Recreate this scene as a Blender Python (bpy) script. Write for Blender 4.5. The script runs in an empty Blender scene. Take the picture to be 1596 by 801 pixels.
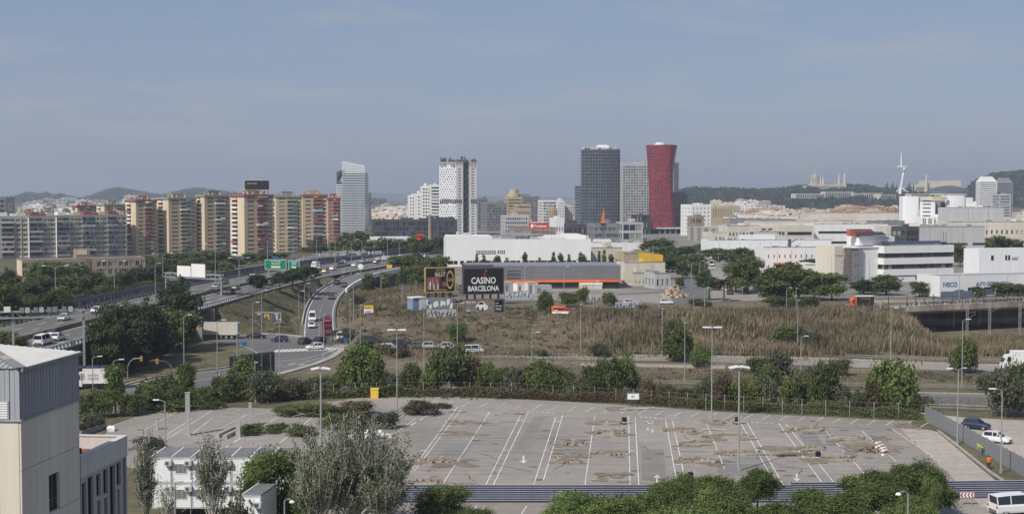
import bpy, math, random
import numpy as np
from mathutils import Vector, Matrix
rad = math.radians
scn = bpy.context.scene
COL = scn.collection
F, CX, CY, EYE, HOR = 2100.0, 798.0, 400.5, 34.0, 305.0
PITCH = math.atan((CY-HOR)/F)
cam = bpy.data.cameras.new('camera'); cam.sensor_width = 36; cam.lens = 36*F/1596
cam.clip_start = 1; cam.clip_end = 40000
co = bpy.data.objects.new('camera', cam); COL.objects.link(co)
co.location = (0, 0, EYE); co.rotation_euler = (math.pi/2-PITCH, 0, 0)
scn.camera = co
SUN_EL, SUN_AZ = rad(46), math.atan2(-0.64, -0.77)          # the sun stands behind the camera on the left
SUNDIR = Vector((-0.64*math.cos(SUN_EL), -0.77*math.cos(SUN_EL), math.sin(SUN_EL))).normalized()
sl = bpy.data.lights.new('sun', 'SUN'); sl.energy = 4.1; sl.angle = rad(0.6); sl.color = (1.0, 0.94, 0.84)
so = bpy.data.objects.new('sun', sl); COL.objects.link(so)
so.rotation_euler = SUNDIR.to_track_quat('Z', 'Y').to_euler(); so.location = (-50, -50, 120)
scn.view_settings.view_transform = 'Standard'; scn.view_settings.look = 'None'
scn.view_settings.exposure = 0.14; scn.view_settings.gamma = 1.0
world = bpy.data.worlds.new('World'); scn.world = world; world.use_nodes = True
nt = world.node_tree; nt.nodes.clear()
wo = nt.nodes.new('ShaderNodeOutputWorld'); bg = nt.nodes.new('ShaderNodeBackground'); bg.inputs[1].default_value = 0.066
sky = nt.nodes.new('ShaderNodeTexSky'); sky.sky_type = 'NISHITA'; sky.sun_disc = False
sky.sun_elevation = SUN_EL; sky.sun_rotation = math.atan2(SUNDIR.x, SUNDIR.y)
sky.air_density = 1.0; sky.dust_density = 1.0; sky.ozone_density = 1.6; sky.altitude = 20
tc = nt.nodes.new('ShaderNodeTexCoord'); mp = nt.nodes.new('ShaderNodeMapping'); mp.inputs['Scale'].default_value = (3.0, 3.0, 16)
nz = nt.nodes.new('ShaderNodeTexNoise'); nz.inputs['Scale'].default_value = 2.6; nz.inputs['Detail'].default_value = 7; nz.inputs['Roughness'].default_value = .62
rp = nt.nodes.new('ShaderNodeValToRGB'); rp.color_ramp.elements[0].position = .50; rp.color_ramp.elements[1].position = .74
rp.color_ramp.elements[0].color = (0, 0, 0, 1); rp.color_ramp.elements[1].color = (.5, .5, .5, 1)
hz = nt.nodes.new('ShaderNodeMixRGB'); hz.inputs[0].default_value = 0.55; hz.inputs[2].default_value = (3.95, 4.9, 7.7, 1)
mx = nt.nodes.new('ShaderNodeMixRGB'); mx.inputs[2].default_value = (6.0, 6.2, 6.6, 1)
nt.links.new(tc.outputs['Generated'], mp.inputs[0]); nt.links.new(mp.outputs[0], nz.inputs['Vector'])
nt.links.new(nz.outputs['Fac'], rp.inputs[0]); nt.links.new(rp.outputs[0], mx.inputs[0])
nt.links.new(sky.outputs[0], hz.inputs[1]); nt.links.new(hz.outputs[0], mx.inputs[1])
nt.links.new(mx.outputs[0], bg.inputs[0]); nt.links.new(bg.outputs[0], wo.inputs[0])
_c, _s = math.cos(PITCH), math.sin(PITCH)
def ray(px, py):
    u, v = (px-CX)/F, (CY-py)/F
    return Vector((u, _c+v*_s, -_s+v*_c))
def G(px, py, z=0.0):
    d = ray(px, py); t = (z-EYE)/d.z
    return Vector((d.x*t, d.y*t, z))
def P(px, py, y):
    d = ray(px, py); t = y/d.y
    return Vector((d.x*t, y, EYE+d.z*t))
def X(px, y, py=350): return P(px, py, y).x
def Z(py, y): return P(CX, py, y).z
HAZE = 0.00015
MATS = {}
def mat(name, col, rough=.75, var=.12, scale=.6, big=.05, bvar=.1, metal=0, bump=0, streak=False, spec=.3, tint=None, trans=0, orand=0):
    if name in MATS: return MATS[name]
    m = bpy.data.materials.new(name); m.use_nodes = True; n = m.node_tree; N = n.nodes; L = n.links
    b = N['Principled BSDF']; b.inputs['Roughness'].default_value = rough; b.inputs['Metallic'].default_value = metal
    b.inputs['Specular IOR Level'].default_value = spec
    t = N.new('ShaderNodeTexCoord'); mpn = N.new('ShaderNodeMapping')
    L.new(t.outputs['Object'], mpn.inputs[0])
    if streak: mpn.inputs['Scale'].default_value = (1, 1, .12)
    a = N.new('ShaderNodeTexNoise'); a.inputs['Scale'].default_value = scale; a.inputs['Detail'].default_value = 5; a.inputs['Roughness'].default_value = .65
    c = N.new('ShaderNodeTexNoise'); c.inputs['Scale'].default_value = big; c.inputs['Detail'].default_value = 4
    L.new(mpn.outputs[0], a.inputs['Vector']); L.new(mpn.outputs[0], c.inputs['Vector'])
    def rng(src, v):
        r = N.new('ShaderNodeMapRange'); r.inputs[1].default_value = .3; r.inputs[2].default_value = .7
        r.inputs[3].default_value = 1-v; r.inputs[4].default_value = 1+v; L.new(src, r.inputs[0]); return r.outputs[0]
    p = N.new('ShaderNodeMath'); p.operation = 'MULTIPLY'
    L.new(rng(a.outputs['Fac'], var), p.inputs[0]); L.new(rng(c.outputs['Fac'], bvar), p.inputs[1])
    out = p.outputs[0]
    if orand:
        oi = N.new('ShaderNodeObjectInfo'); r = N.new('ShaderNodeMapRange'); r.inputs[3].default_value = 1-orand; r.inputs[4].default_value = 1+orand
        L.new(oi.outputs['Random'], r.inputs[0]); q = N.new('ShaderNodeMath'); q.operation = 'MULTIPLY'; L.new(out, q.inputs[0]); L.new(r.outputs[0], q.inputs[1]); out = q.outputs[0]
    base = N.new('ShaderNodeMixRGB'); base.inputs[1].default_value = (*col, 1); base.inputs[2].default_value = (*(tint or col), 1)
    L.new(c.outputs['Fac'], base.inputs[0])
    mul = N.new('ShaderNodeVectorMath'); mul.operation = 'SCALE'; L.new(base.outputs[0], mul.inputs[0]); L.new(out, mul.inputs['Scale'])
    L.new(mul.outputs[0], b.inputs['Base Color'])
    if bump:
        bp = N.new('ShaderNodeBump'); bp.inputs['Strength'].default_value = bump; bp.inputs['Distance'].default_value = .1
        L.new(a.outputs['Fac'], bp.inputs['Height']); L.new(bp.outputs[0], b.inputs['Normal'])
    if trans:
        tr = N.new('ShaderNodeBsdfTranslucent'); ms = N.new('ShaderNodeMixShader'); ms.inputs[0].default_value = trans
        L.new(mul.outputs[0], tr.inputs[0]); L.new(b.outputs[0], ms.inputs[1]); L.new(tr.outputs[0], ms.inputs[2])
        L.new(ms.outputs[0], N['Material Output'].inputs[0])
    MATS[name] = m; return m
asphalt = mat('asphalt', (.13, .128, .125), .9, .12, .8, .03, .12)
asphalt_new = mat('new_asphalt', (.05, .052, .055), .85, .15, 1.0, .05, .15)
asphalt_old = mat('weathered_asphalt', (.29, .262, .232), .9, .12, .35, .03, .2, tint=(.24, .222, .202))
concrete = mat('concrete', (.36, .35, .33), .85, .15, .8, .1, .15, streak=True)
concrete_dirty = mat('dirty_concrete', (.30, .26, .21), .9, .3, .5, .1, .25, streak=True)
conc_floor = mat('pale_concrete_paving', (.40, .37, .33), .9, .18, .7, .06, .15, tint=(.33, .29, .25))
dirt = mat('dirt', (.245, .195, .142), .95, .3, .9, .15, .3, tint=(.17, .15, .12), bump=.5)
paint_white = mat('road_paint', (.62, .61, .58), .8, .28, 2.0, .2, .2)
white = mat('white_wall', (.74, .74, .73), .6, .03, .4, .05, .04, streak=True)
white_panel = mat('white_panel', (.78, .79, .80), .5, .05, .8, .1, .04, streak=True)
offwhite = mat('cream_wall', (.58, .54, .46), .8, .08, .5, .06, .1, streak=True)
beige = mat('beige_panel', (.64, .585, .50), .8, .07, .9, .15, .10, streak=True)
brick_b = mat('ochre_brick', (.53, .415, .28), .85, .12, .5, .08, .1, streak=True)
brick_c = mat('pale_sunlit_render', (.63, .53, .40), .85, .08, .5, .08, .08, streak=True)  # pale tone; on left side walls it also carries their sunlight
red_c = mat('faded_red_render', (.275, .095, .09), .8, .12, .5, .1, .1, streak=True)
green_c = mat('grey_green_render', (.26, .275, .22), .8, .12, .5, .1, .12, streak=True)
grey_c = mat('grey_render', (.36, .345, .30), .85, .12, .5, .1, .12, streak=True)
grey_w = mat('light_grey_wall', (.45, .455, .46), .7, .06, .5, .06, .08, streak=True)
grey_m = mat('mid_grey_metal', (.22, .225, .24), .5, .08, .5, .06, .08, streak=True)
grey_d = mat('dark_grey_cladding', (.07, .072, .08), .5, .1, .5, .06, .1, streak=True)
brown_w = mat('brown_brick', (.29, .235, .185), .85, .1, .6, .06, .1, streak=True)
tan_w = mat('tan_cladding', (.42, .34, .23), .8, .08, .6, .06, .1, streak=True)
orange = mat('orange_paint', (.72, .16, .045), .5, .08, .5)
red_p = mat('red_paint', (.50, .035, .03), .5, .08, .5)
yellow = mat('yellow_paint', (.70, .44, .035), .5, .08, .5)
green_p = mat('green_sign', (.005, .17, .115), .5, .06, .5)
blue_p = mat('blue_paint', (.03, .10, .30), .5, .06, .5)
red_tower_m = mat('crimson_cladding', (.215, .036, .052), .55, .12, .12, .02, .12)
glass = mat('dark_glass', (.025, .032, .045), .12, .3, .25, .1, .2, spec=.6)
glass_b = mat('blue_glass', (.065, .09, .13), .15, .3, .2, .08, .25, spec=.6)
blind = mat('window_blinds', (.27, .26, .235), .5, .25, .4)
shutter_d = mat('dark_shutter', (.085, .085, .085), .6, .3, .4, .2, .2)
steel = mat('galvanised_steel', (.34, .345, .35), .5, .1, 1, metal=.2)
steel_d = mat('dark_steel', (.09, .09, .09), .6, .15, 1)
rust = mat('weathered_steel', (.17, .14, .11), .8, .25, 1)
black = mat('black_print', (.012, .012, .014), .5, .1, 1)
bblack = mat('billboard_black', (.016, .016, .019), .45, .1, 1)
wprint = mat('white_print', (.78, .78, .77), .6, .03, 1)
gold = mat('gold_print', (.50, .36, .14), .6, .15, .8)
pink = mat('pink_print', (.40, .17, .17), .6, .3, 1.2)
tyre_m = mat('tyre_rubber', (.02, .02, .02), .9, .1, 2)
lamp_red = mat('tail_lamp', (.35, .01, .01), .3, .05, 1)
lamp_w = mat('head_lamp', (.75, .75, .72), .2, .05, 1)
bark = mat('bark', (.12, .09, .065), .9, .3, 2, bump=.4)
bark_p = mat('pale_bark', (.44, .42, .37), .9, .25, 2)
roof_r = mat('roof_tiles', (.33, .13, .08), .85, .2, .6)
roof_g = mat('roof_gravel', (.30, .29, .27), .95, .15, .6)
solar = mat('solar_panel', (.03, .035, .055), .25, .1, .5, spec=.5)
blue_fence = mat('blue_fence_slat', (.035, .042, .085), .35, .3, .25, .06, .3, spec=.5)
def leafm(name, col, v=.3): return mat(name, col, .6, v, .9, .25, .25, trans=.3, orand=.25, spec=.2)
LEAF = {
 'pine': [leafm('pine_needles', (.058, .080, .034)), leafm('pine_needles_deep', (.044, .062, .029)), leafm('pine_needles_fresh', (.080, .108, .040))],
 'broad': [leafm('broad_leaves', (.104, .130, .044)), leafm('broad_leaves_deep', (.074, .096, .036)), leafm('broad_leaves_fresh', (.142, .172, .058))],
 'bright': [leafm('bright_leaves', (.118, .165, .044)), leafm('bright_leaves_deep', (.082, .120, .036)), leafm('bright_leaves_fresh', (.155, .205, .060))],
 'olive': [leafm('grey_leaves', (.105, .118, .070)), leafm('grey_leaves_deep', (.070, .080, .048)), leafm('grey_leaves_pale', (.165, .175, .125))],
 'dry': [leafm('dry_leaves', (.145, .112, .070)), leafm('dry_leaves_deep', (.105, .080, .052)), leafm('dry_leaves_green', (.095, .105, .050))],
 'far': [leafm('wood_leaves', (.040, .058, .028)), leafm('wood_leaves_deep', (.030, .045, .024)), leafm('wood_leaves_fresh', (.055, .075, .032))]}
reed_m = [mat('reed_straw', (.265, .215, .138), .8, .2, .6, .05, .25, trans=.2), mat('reed_brown', (.172, .136, .088), .8, .2, .6, .05, .25, trans=.2), mat('reed_green', (.098, .108, .052), .8, .2, .6, .05, .25, trans=.2)]
class MB:
    def __init__(s): s.v = []; s.f = []; s.m = []
    def add(s, vs, fs, mi=0):
        o = len(s.v); s.v.extend(vs); s.f.extend([tuple(i+o for i in f) for f in fs])
        s.m.extend([mi]*len(fs)); return s
    def quad(s, a, b, c, d, mi=0): return s.add([a, b, c, d], [(0, 1, 2, 3)], mi)
    def box(s, x0, y0, z0, x1, y1, z1, mi=0):
        vs = [(x0,y0,z0),(x1,y0,z0),(x1,y1,z0),(x0,y1,z0),(x0,y0,z1),(x1,y0,z1),(x1,y1,z1),(x0,y1,z1)]
        return s.add(vs, [(0,3,2,1),(4,5,6,7),(0,1,5,4),(1,2,6,5),(2,3,7,6),(3,0,4,7)], mi)
    def cbox(s, c, sx, sy, sz, mi=0, rz=0, tilt=0):
        M = Matrix.Translation(c) @ Matrix.Rotation(rz, 4, 'Z') @ Matrix.Rotation(tilt, 4, 'Y')
        o = len(s.v); s.box(-sx/2,-sy/2,-sz/2,sx/2,sy/2,sz/2,mi)
        s.v[o:] = [tuple(M @ Vector(p)) for p in s.v[o:]]; return s
    def beam(s, a, b, w, h, mi=0):
        a = Vector(a); b = Vector(b); d = b-a
        if d.length < 1e-6: return s
        q = d.to_track_quat('X', 'Z').to_matrix().to_4x4(); q.translation = (a+b)/2
        o = len(s.v); L = d.length/2; s.box(-L,-w/2,-h/2,L,w/2,h/2,mi)
        s.v[o:] = [tuple(q @ Vector(p)) for p in s.v[o:]]; return s
    def prism(s, poly, z0, z1, mi=0, top=None):
        n = len(poly); vs = [(p[0],p[1],z0) for p in poly]+[(p[0],p[1],z1) for p in poly]
        s.add(vs, [(i,(i+1)%n,n+(i+1)%n,n+i) for i in range(n)], mi)
        return s.add([(p[0],p[1],z1) for p in poly], [tuple(range(n))], mi if top is None else top)
    def tube(s, a, b, r0, r1=None, n=6, mi=0, cap=True):
        a = Vector(a); b = Vector(b); r1 = r0 if r1 is None else r1; d = b-a
        if d.length < 1e-6: return s
        q = d.to_track_quat('Z', 'Y').to_matrix(); vs = []
        for p, r in ((a, r0), (b, r1)):
            for i in range(n):
                t = 2*math.pi*i/n; vs.append(tuple(p+q @ Vector((r*math.cos(t), r*math.sin(t), 0))))
        fs = [(i,(i+1)%n,n+(i+1)%n,n+i) for i in range(n)]
        if cap: fs += [tuple(range(n,2*n)), tuple(range(n-1,-1,-1))]
        return s.add(vs, fs, mi)
    def path(s, pts, rs, n=6, mi=0):
        for i in range(len(pts)-1): s.tube(pts[i], pts[i+1], rs[i], rs[i+1], n, mi)
        return s
    def loft(s, rings, mi=0, cap=True):
        n = len(rings[0]); vs = [tuple(p) for r in rings for p in r]; fs = []
        for k in range(len(rings)-1):
            for i in range(n): fs.append((k*n+i, k*n+(i+1)%n, (k+1)*n+(i+1)%n, (k+1)*n+i))
        if cap: fs += [tuple(range(n-1,-1,-1)), tuple((len(rings)-1)*n+i for i in range(n))]
        return s.add(vs, fs, mi)
    def lathe(s, prof, n=16, c=(0,0,0), mi=0):
        return s.loft([[(c[0]+r*math.cos(2*math.pi*i/n), c[1]+r*math.sin(2*math.pi*i/n), c[2]+z) for i in range(n)] for r, z in prof], mi)
    def mesh(s, name, mats, smooth=False):
        me = bpy.data.meshes.new(name); me.from_pydata(s.v, [], s.f)
        for m in (mats if isinstance(mats, (list, tuple)) else [mats]): me.materials.append(m)
        if any(s.m): me.polygons.foreach_set('material_index', s.m)
        if smooth: me.polygons.foreach_set('use_smooth', [True]*len(s.f))
        me.update(); return me
    def build(s, name, mats, parent=None, loc=None, rz=0, kind=None, smooth=False):
        o = link(name, s.mesh(name, mats, smooth), parent, loc, rz)
        if kind: o['kind'] = kind
        return o
def link(name, me, parent=None, loc=None, rz=0):
    o = bpy.data.objects.new(name, me); COL.objects.link(o)
    if parent is not None: o.parent = parent; KIDS.setdefault(parent.name, []).append(o)
    if loc is not None: o.location = loc
    if rz: o.rotation_euler.z = rz
    return o
KIDS = {}
REG = []
def tag(o, label, cat, group=None, px=None):
    o['category'] = cat; o['label'] = label
    if group: o['group'] = group
    REG.append((o, label, px)); return o
def thing(name, label, cat, loc=(0,0,0), rz=0, group=None, px=None):
    o = bpy.data.objects.new(name, None); COL.objects.link(o); o.location = loc; o.rotation_euler.z = rz
    o.empty_display_size = .5
    return tag(o, label, cat, group, px)
def dup(root, loc, rz=0, label=None, scale=None, group=None, px=None):
    def cp(o, par):
        c = o.copy(); COL.objects.link(c)
        if par is not None: c.parent = par; KIDS.setdefault(par.name, []).append(c)
        for k in KIDS.get(o.name, []): cp(k, c)
        return c
    r = cp(root, None); r.location = loc; r.rotation_euler.z = rz
    r.scale = scale or (1, 1, 1)
    if group: r['group'] = group
    if label: r['label'] = label
    REG.append((r, r['label'], px)); return r
ORD = ['first','second','third','fourth','fifth','sixth','seventh','eighth','ninth','tenth','eleventh','twelfth','thirteenth','fourteenth','fifteenth','sixteenth','seventeenth','eighteenth','nineteenth','twentieth']
SHARED = set()
def finish_labels():
    by = {}
    for o, l, px in REG:
        if l not in SHARED: by.setdefault(l, []).append((o, px))
    for l, it in by.items():
        if len(it) < 2: continue
        def k(e):
            if e[1] is not None: return e[1]
            w = e[0].location; return w.x/max(w.y, 1)
        it.sort(key=k); n = len(it)
        for i, (o, _) in enumerate(it):
            if n == 2: t = ('left', 'right')[i]+' one of two'
            elif i == 0: t = 'leftmost'
            elif i == n-1: t = 'rightmost'
            elif i < (n+1)//2: t = ORD[i]+' from left'
            else: t = ORD[n-1-i]+' from right'
            o['label'] = l+', '+t
def npmesh(name, V, Fq, mats, mi=None, k=4):
    me = bpy.data.meshes.new(name); n = len(Fq)
    me.vertices.add(len(V)); me.vertices.foreach_set('co', np.asarray(V, np.float32).ravel())
    me.loops.add(n*k); me.loops.foreach_set('vertex_index', np.asarray(Fq, np.int32).ravel())
    me.polygons.add(n); me.polygons.foreach_set('loop_start', np.arange(0, n*k, k, dtype=np.int32))
    for m in mats: me.materials.append(m)
    if mi is not None: me.polygons.foreach_set('material_index', np.asarray(mi, np.int32))
    me.update(calc_edges=True); return me
# text is turned into meshes while the scene is still empty
TXT = {}
def text_mesh(s, name='lettering', ext=.02):
    if s in TXT: return TXT[s]
    c = bpy.data.curves.new(name, 'FONT'); c.body = s; c.size = 1; c.extrude = ext; c.align_x = 'CENTER'; c.align_y = 'CENTER'; c.resolution_u = 2; c.offset = .018
    o = bpy.data.objects.new(name, c); COL.objects.link(o)
    dg = bpy.context.evaluated_depsgraph_get(); me = bpy.data.meshes.new_from_object(o.evaluated_get(dg))
    bpy.data.objects.remove(o); bpy.data.curves.remove(c); me.name = name
    n = len(me.vertices); a = np.empty(n*3, np.float32); me.vertices.foreach_get('co', a); a = a.reshape(-1, 3)
    mn, mxx = a.min(0), a.max(0); a = (a-(mn+mxx)/2)/np.array([mxx[0]-mn[0], mxx[1]-mn[1], 1])
    b = np.stack([a[:, 0], -a[:, 2], a[:, 1]], 1)                # stands upright, faces -y, one unit wide and high
    me.vertices.foreach_set('co', b.astype(np.float32).ravel()); me.update(); TXT[s] = me; return me
for t in ['CASINO', 'BARCELONA', 'BALUT', 'IVECO', 'AUTO DISTRIBUCION', 'PEUGEOT', 'G', 'H', 'A', 'D', 'C', 'Audi', 'Nuevo Audi', 'Prat Llobregat', 'samba', 'cause', 'Porcelanosa', 'Barcelona', 'Zona Franca', 'CONGRESS', 'CLUB', 'INDUSTRIA', 'P', 'GRAN CASINO', 'Q3', 'SC', 'Hospitalet', 'SCANIA', 'Fira', 'Puntos']: text_mesh(t)
def letters(s, parent, x, y, z, w, h, m, rz=0, name='lettering'):
    me = TXT[s]
    if not me.materials: me.materials.append(m)
    o = link(name, me, parent, (x, y, z), rz); o.scale = (w, 1, h)
    o.material_slots[0].link = 'OBJECT'; o.material_slots[0].material = m; return o
def fmap(face, W, D):
    return {'F': lambda u, d, z: (u, d, z), 'R': lambda u, d, z: (W-d, u, z), 'L': lambda u, d, z: (d, D-u, z), 'B': lambda u, d, z: (W-u, D-d, z)}[face]
def wall(mb, face, W, D, z0, z1, ops=(), rec=.25, mi=0, gl=None, gmi=0, u0=0, u1=None):
    """wall with real recessed openings; gl takes the glass faces at the back of the recess"""
    f = fmap(face, W, D); U = (W if face in 'FB' else D) if u1 is None else u1
    us = sorted({u0, U} | {round(o[i], 3) for o in ops for i in (0, 1)}); zs = sorted({z0, z1} | {round(o[i], 3) for o in ops for i in (2, 3)})
    us = [u for u in us if u0 <= u <= U]; zs = [z for z in zs if z0 <= z <= z1]
    op = {}
    for o in ops:
        for i in range(len(us)-1):
            if o[0]-1e-3 <= us[i] and us[i+1] <= o[1]+1e-3:
                for j in range(len(zs)-1):
                    if o[2]-1e-3 <= zs[j] and zs[j+1] <= o[3]+1e-3: op[i, j] = o[4] if len(o) > 4 else 0
    for i in range(len(us)-1):
        a, b = us[i], us[i+1]
        for j in range(len(zs)-1):
            c, d = zs[j], zs[j+1]
            if (i, j) not in op: mb.quad(f(a,0,c), f(b,0,c), f(b,0,d), f(a,0,d), mi); continue
            if gl is not None: gl.quad(f(a,rec,c), f(b,rec,c), f(b,rec,d), f(a,rec,d), gmi+op[i, j])
            if (i-1, j) not in op: mb.quad(f(a,0,c), f(a,rec,c), f(a,rec,d), f(a,0,d), mi)
            if (i+1, j) not in op: mb.quad(f(b,rec,c), f(b,0,c), f(b,0,d), f(b,rec,d), mi)
            if (i, j-1) not in op: mb.quad(f(a,0,c), f(b,0,c), f(b,rec,c), f(a,rec,c), mi)
            if (i, j+1) not in op: mb.quad(f(a,rec,d), f(b,rec,d), f(b,0,d), f(a,0,d), mi)
def roofslab(mb, W, D, z, mi=1, par=.6, t=.3, pmi=0):
    mb.quad((0,0,z), (W,0,z), (W,D,z), (0,D,z), mi)
    if par:
        for a in ((0,0,W,t), (0,D-t,W,D), (0,t,t,D-t), (W-t,t,W,D-t)): mb.box(a[0], a[1], z-.02, a[2], a[3], z+par, pmi)
def place(pxl, dl, pxr, dr, zb):
    a = Vector((X(pxl, dl), dl, zb)); b = Vector((X(pxr, dr), dr, zb)); d = b-a
    return a, d.length, math.atan2(d.y, d.x)
def grid_ops(u0, u1, nu, z0, z1, nz, fw=.6, fh=.5, rnd=None, sill=.28):
    du = (u1-u0)/nu; dz = (z1-z0)/nz; o = []
    for j in range(nz):
        for i in range(nu):
            a = u0+du*i+du*(1-fw)/2; c = z0+dz*j+dz*sill
            o.append((a, a+du*fw, c, c+dz*fh, rnd.choice((0, 0, 0, 1, 2)) if rnd else 0))
    return o
GM = [glass, blind, shutter_d]
def building(name, label, cat, pxl, dl, pxr, dr, D, ytop, zb, wm, floors, nf, nr=0, fw=.6, fh=.5, roof=None, par=.8, gm=None, rnd=None, group=None, rec=.3, nl=None):
    loc, W, rz = place(pxl, dl, pxr, dr, zb); H = Z(ytop, dl)-zb; D = min(D, max(9, dl*.022))
    t = thing(name, label, cat, loc, rz, group); w = MB(); g = MB(); rnd = rnd or random.Random(len(REG))
    wall(w, 'F', W, D, 0, H, grid_ops(.04*W, W*.96, nf, .3, H-.4, floors, fw, fh, rnd), rec, 0, g)
    side = lambda n: grid_ops(.05*D, D*.95, n, .3, H-.4, floors, fw, fh, rnd) if n else ()
    wall(w, 'R', W, D, 0, H, side(nr), rec, 0, g); wall(w, 'L', W, D, 0, H, side(nr if nl is None else nl), rec, 0, g); wall(w, 'B', W, D, 0, H)
    roofslab(w, W, D, H, 1, par)
    w.build('wall', [wm, roof or roof_g], t)
    if g.f: g.build('windows', gm or GM, t, kind='stuff')
    return t, W, D, H
# ================================================================ TERRAIN AND ROADS
HW = [(-100,190,6.5),(-96,225,6.5),(-92,290,6.5),(-88,346,6.5),(-84,400,6.5),(-77,462,6.5),(-66,515,6.5),(-53,573,6.5),(-38,640,6.3),(-20,720,6),(5,820,5.6),(40,930,5.2)]
RAMP = [(-45.2,316,0.02),(-46.2,323,.05),(-51,356,.9),(-55.1,389.6,1.9),(-57.2,421,3.2),(-56.6,448.7,4.4),(-53,477,5.6),(-45.4,500,6.3),(-37,535,6.5),(-30,585,6.5),(-24,640,6.3)]
BR = [(30,333,4.9),(62,334,5.1),(80,336,5.6),(97,340,6.0),(134,356,6.1),(200,392,6.0),(300,440,5.5)]
def smooth_poly(pts, step=6):
    P_ = [Vector(p) for p in pts]; out = []
    for i in range(len(P_)-1):
        p0 = P_[max(i-1,0)]; p1 = P_[i]; p2 = P_[i+1]; p3 = P_[min(i+2,len(P_)-1)]
        n = max(1, int((p2-p1).length/step))
        for k in range(n):
            t = k/n; out.append(.5*((2*p1)+(p2-p0)*t+(2*p0-5*p1+4*p2-p3)*t*t+(3*p1-p0-3*p2+p3)*t**3))
    out.append(P_[-1]); return out
HWs, RAMPs, BRs = smooth_poly(HW), smooth_poly(RAMP), smooth_poly(BR)
def sstep(a, b, x):
    t = np.clip((x-a)/(b-a), 0, 1); return t*t*(3-2*t)
def dist_poly(x, y, pts):
    best = np.full(x.shape, 1e9); z = np.zeros(x.shape)
    for a, b in zip(pts[:-1], pts[1:]):
        dx, dy = b.x-a.x, b.y-a.y; L = dx*dx+dy*dy
        t = np.clip(((x-a.x)*dx+(y-a.y)*dy)/L, 0, 1); d = np.hypot(x-a.x-t*dx, y-a.y-t*dy)
        m = d < best; best = np.where(m, d, best); z = np.where(m, a.z+(b.z-a.z)*t, z)
    return best, z
def lumps(x, y, s, k):
    return (np.sin(x/s+k)*np.cos(y/s*1.3-k*2)+np.sin(x/s*2.3+y/s*1.7+k*3)*.5+np.sin(x/s*5.1-y/s*4.3+k)*.25)/1.75
def terrain(x, y):
    x = np.asarray(x, float); y = np.asarray(y, float)
    mound = 5.0*sstep(286, 331, y)-.5*sstep(335, 350, y)
    mound = mound+sstep(286, 300, y)*(1-sstep(326, 336, y))*lumps(x, y, 7, 1.)*.5
    left = 4.5*sstep(345, 480, y)
    k = sstep(-49, -33, x); z = left*(1-k)+mound*k
    # railway cutting that runs below the road bridge on the right
    cut = sstep(92+(y-300)*.05, 99+(y-300)*.05, x)*(1-sstep(372, 380, y)); z = z*(1-cut)+(-.6*sstep(290, 300, y))*cut
    # hollow below the ramp viaduct
    hol = sstep(-52, -47, x)*(1-sstep(-32, -22, x))*sstep(428, 440, y)*(1-sstep(540, 560, y)); z = z*(1-hol)+.3*hol
    # left of the motorway
    far = sstep(-106, -120, x)*1.0; z = z*(1-far)+3.0*far*sstep(200, 280, y)+z*far*0
    for pts, hw, sl in ((HWs, 15.5, .5), (RAMPs, 4.9, .42), (BRs, 5.5, .55)):
        d, rz = dist_poly(x, y, pts); e = np.maximum(d-hw, 0)*sl
        if pts is RAMPs:
            via = (1-sstep(455, 465, y)); up = np.where(y < 462, rz-.35-e, z)
            z = np.where((rz-.35-e > z) & (y < 462), up, np.where((d < hw+1) & (y < 462), np.minimum(z, rz-.35), z))
            z = np.where((d < hw+1.5) & (y >= 462), np.minimum(z, rz-1.2), z)
        elif pts is BRs:
            w = rz-.35-e; z = np.where((w > z) & (x < 98), w, z); z = np.where((d < hw+.5) & (x < 98), rz-.35, z)
        else:
            w = rz-.4-e; z = np.where(w > z, w, z); z = np.where(d < hw, rz-.4, z)
    # underpass below the motorway and the slip road that leads to it
    d, rz = dist_poly(x, y, [Vector((-130,336,0)), Vector((-60,322,0)), Vector((-45,318,0))])
    z = np.where(d < 5.5, -.12, np.where(d < 9, np.minimum(z, -.12+(d-5.5)*1.3), z))
    # the flat ground of the car park, the lower roads and the junction
    z = np.where(y < 283, np.where(x > -82, np.minimum(z, -.06), z), z)
    jun = (x > -86) & (x < -36) & (y < 332) & (y >= 283) & ~((x < -78) & (y > 300)); z = np.where(jun, np.minimum(z, -.06), z)
    return z
def tz(x, y): return float(terrain(np.array([x]), np.array([y]))[0])
def GT(px, py):
    z = 0.0
    for _ in range(12):
        p = G(px, py, z); z = .5*z+.5*tz(p.x, p.y)
    p = G(px, py, z); return Vector((p.x, p.y, tz(p.x, p.y)))
def on(x, y): return Vector((x, y, tz(x, y)))
xs = np.concatenate([-np.geomspace(9000, 190, 22), np.arange(-180, 180.1, 2.5), np.geomspace(190, 9000, 22)])
ys = np.concatenate([np.array([-60., 0, 40, 70]), np.arange(80, 560, 2.5), np.geomspace(565, 16000, 40)])
gx, gy = np.meshgrid(xs, ys); gz = terrain(gx, gy); nx, ny = len(xs), len(ys)
gz = gz+np.where((gy > 120) & (gy < 420), lumps(gx, gy, 3.1, 2.)*.03, 0)
idx = np.arange(nx*ny).reshape(ny, nx)
Fq = np.stack([idx[:-1, :-1], idx[:-1, 1:], idx[1:, 1:], idx[1:, :-1]], -1).reshape(-1, 4)
cx_, cy_ = gx[:-1, :-1].ravel()+1, gy[:-1, :-1].ravel()+1
mi = np.where((cx_ > -55) & (cy_ < 400), 0, np.where((cy_ < 560), 1, 2))
mi = np.where((cx_ > -130) & (cy_ < 258) & (cx_ < 130) & (cx_ > -70), 3, mi)
mi = np.where((cy_ > 384) & (cx_ > -26) & (cx_ < 190), 2, mi); mi = np.where((cx_ < -100) & (cy_ > 240), 3, mi)
dry_grass = mat('dry_grass_ground', (.165, .132, .092), .95, .4, .5, .05, .3, tint=(.115, .098, .066), bump=.8)
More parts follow.
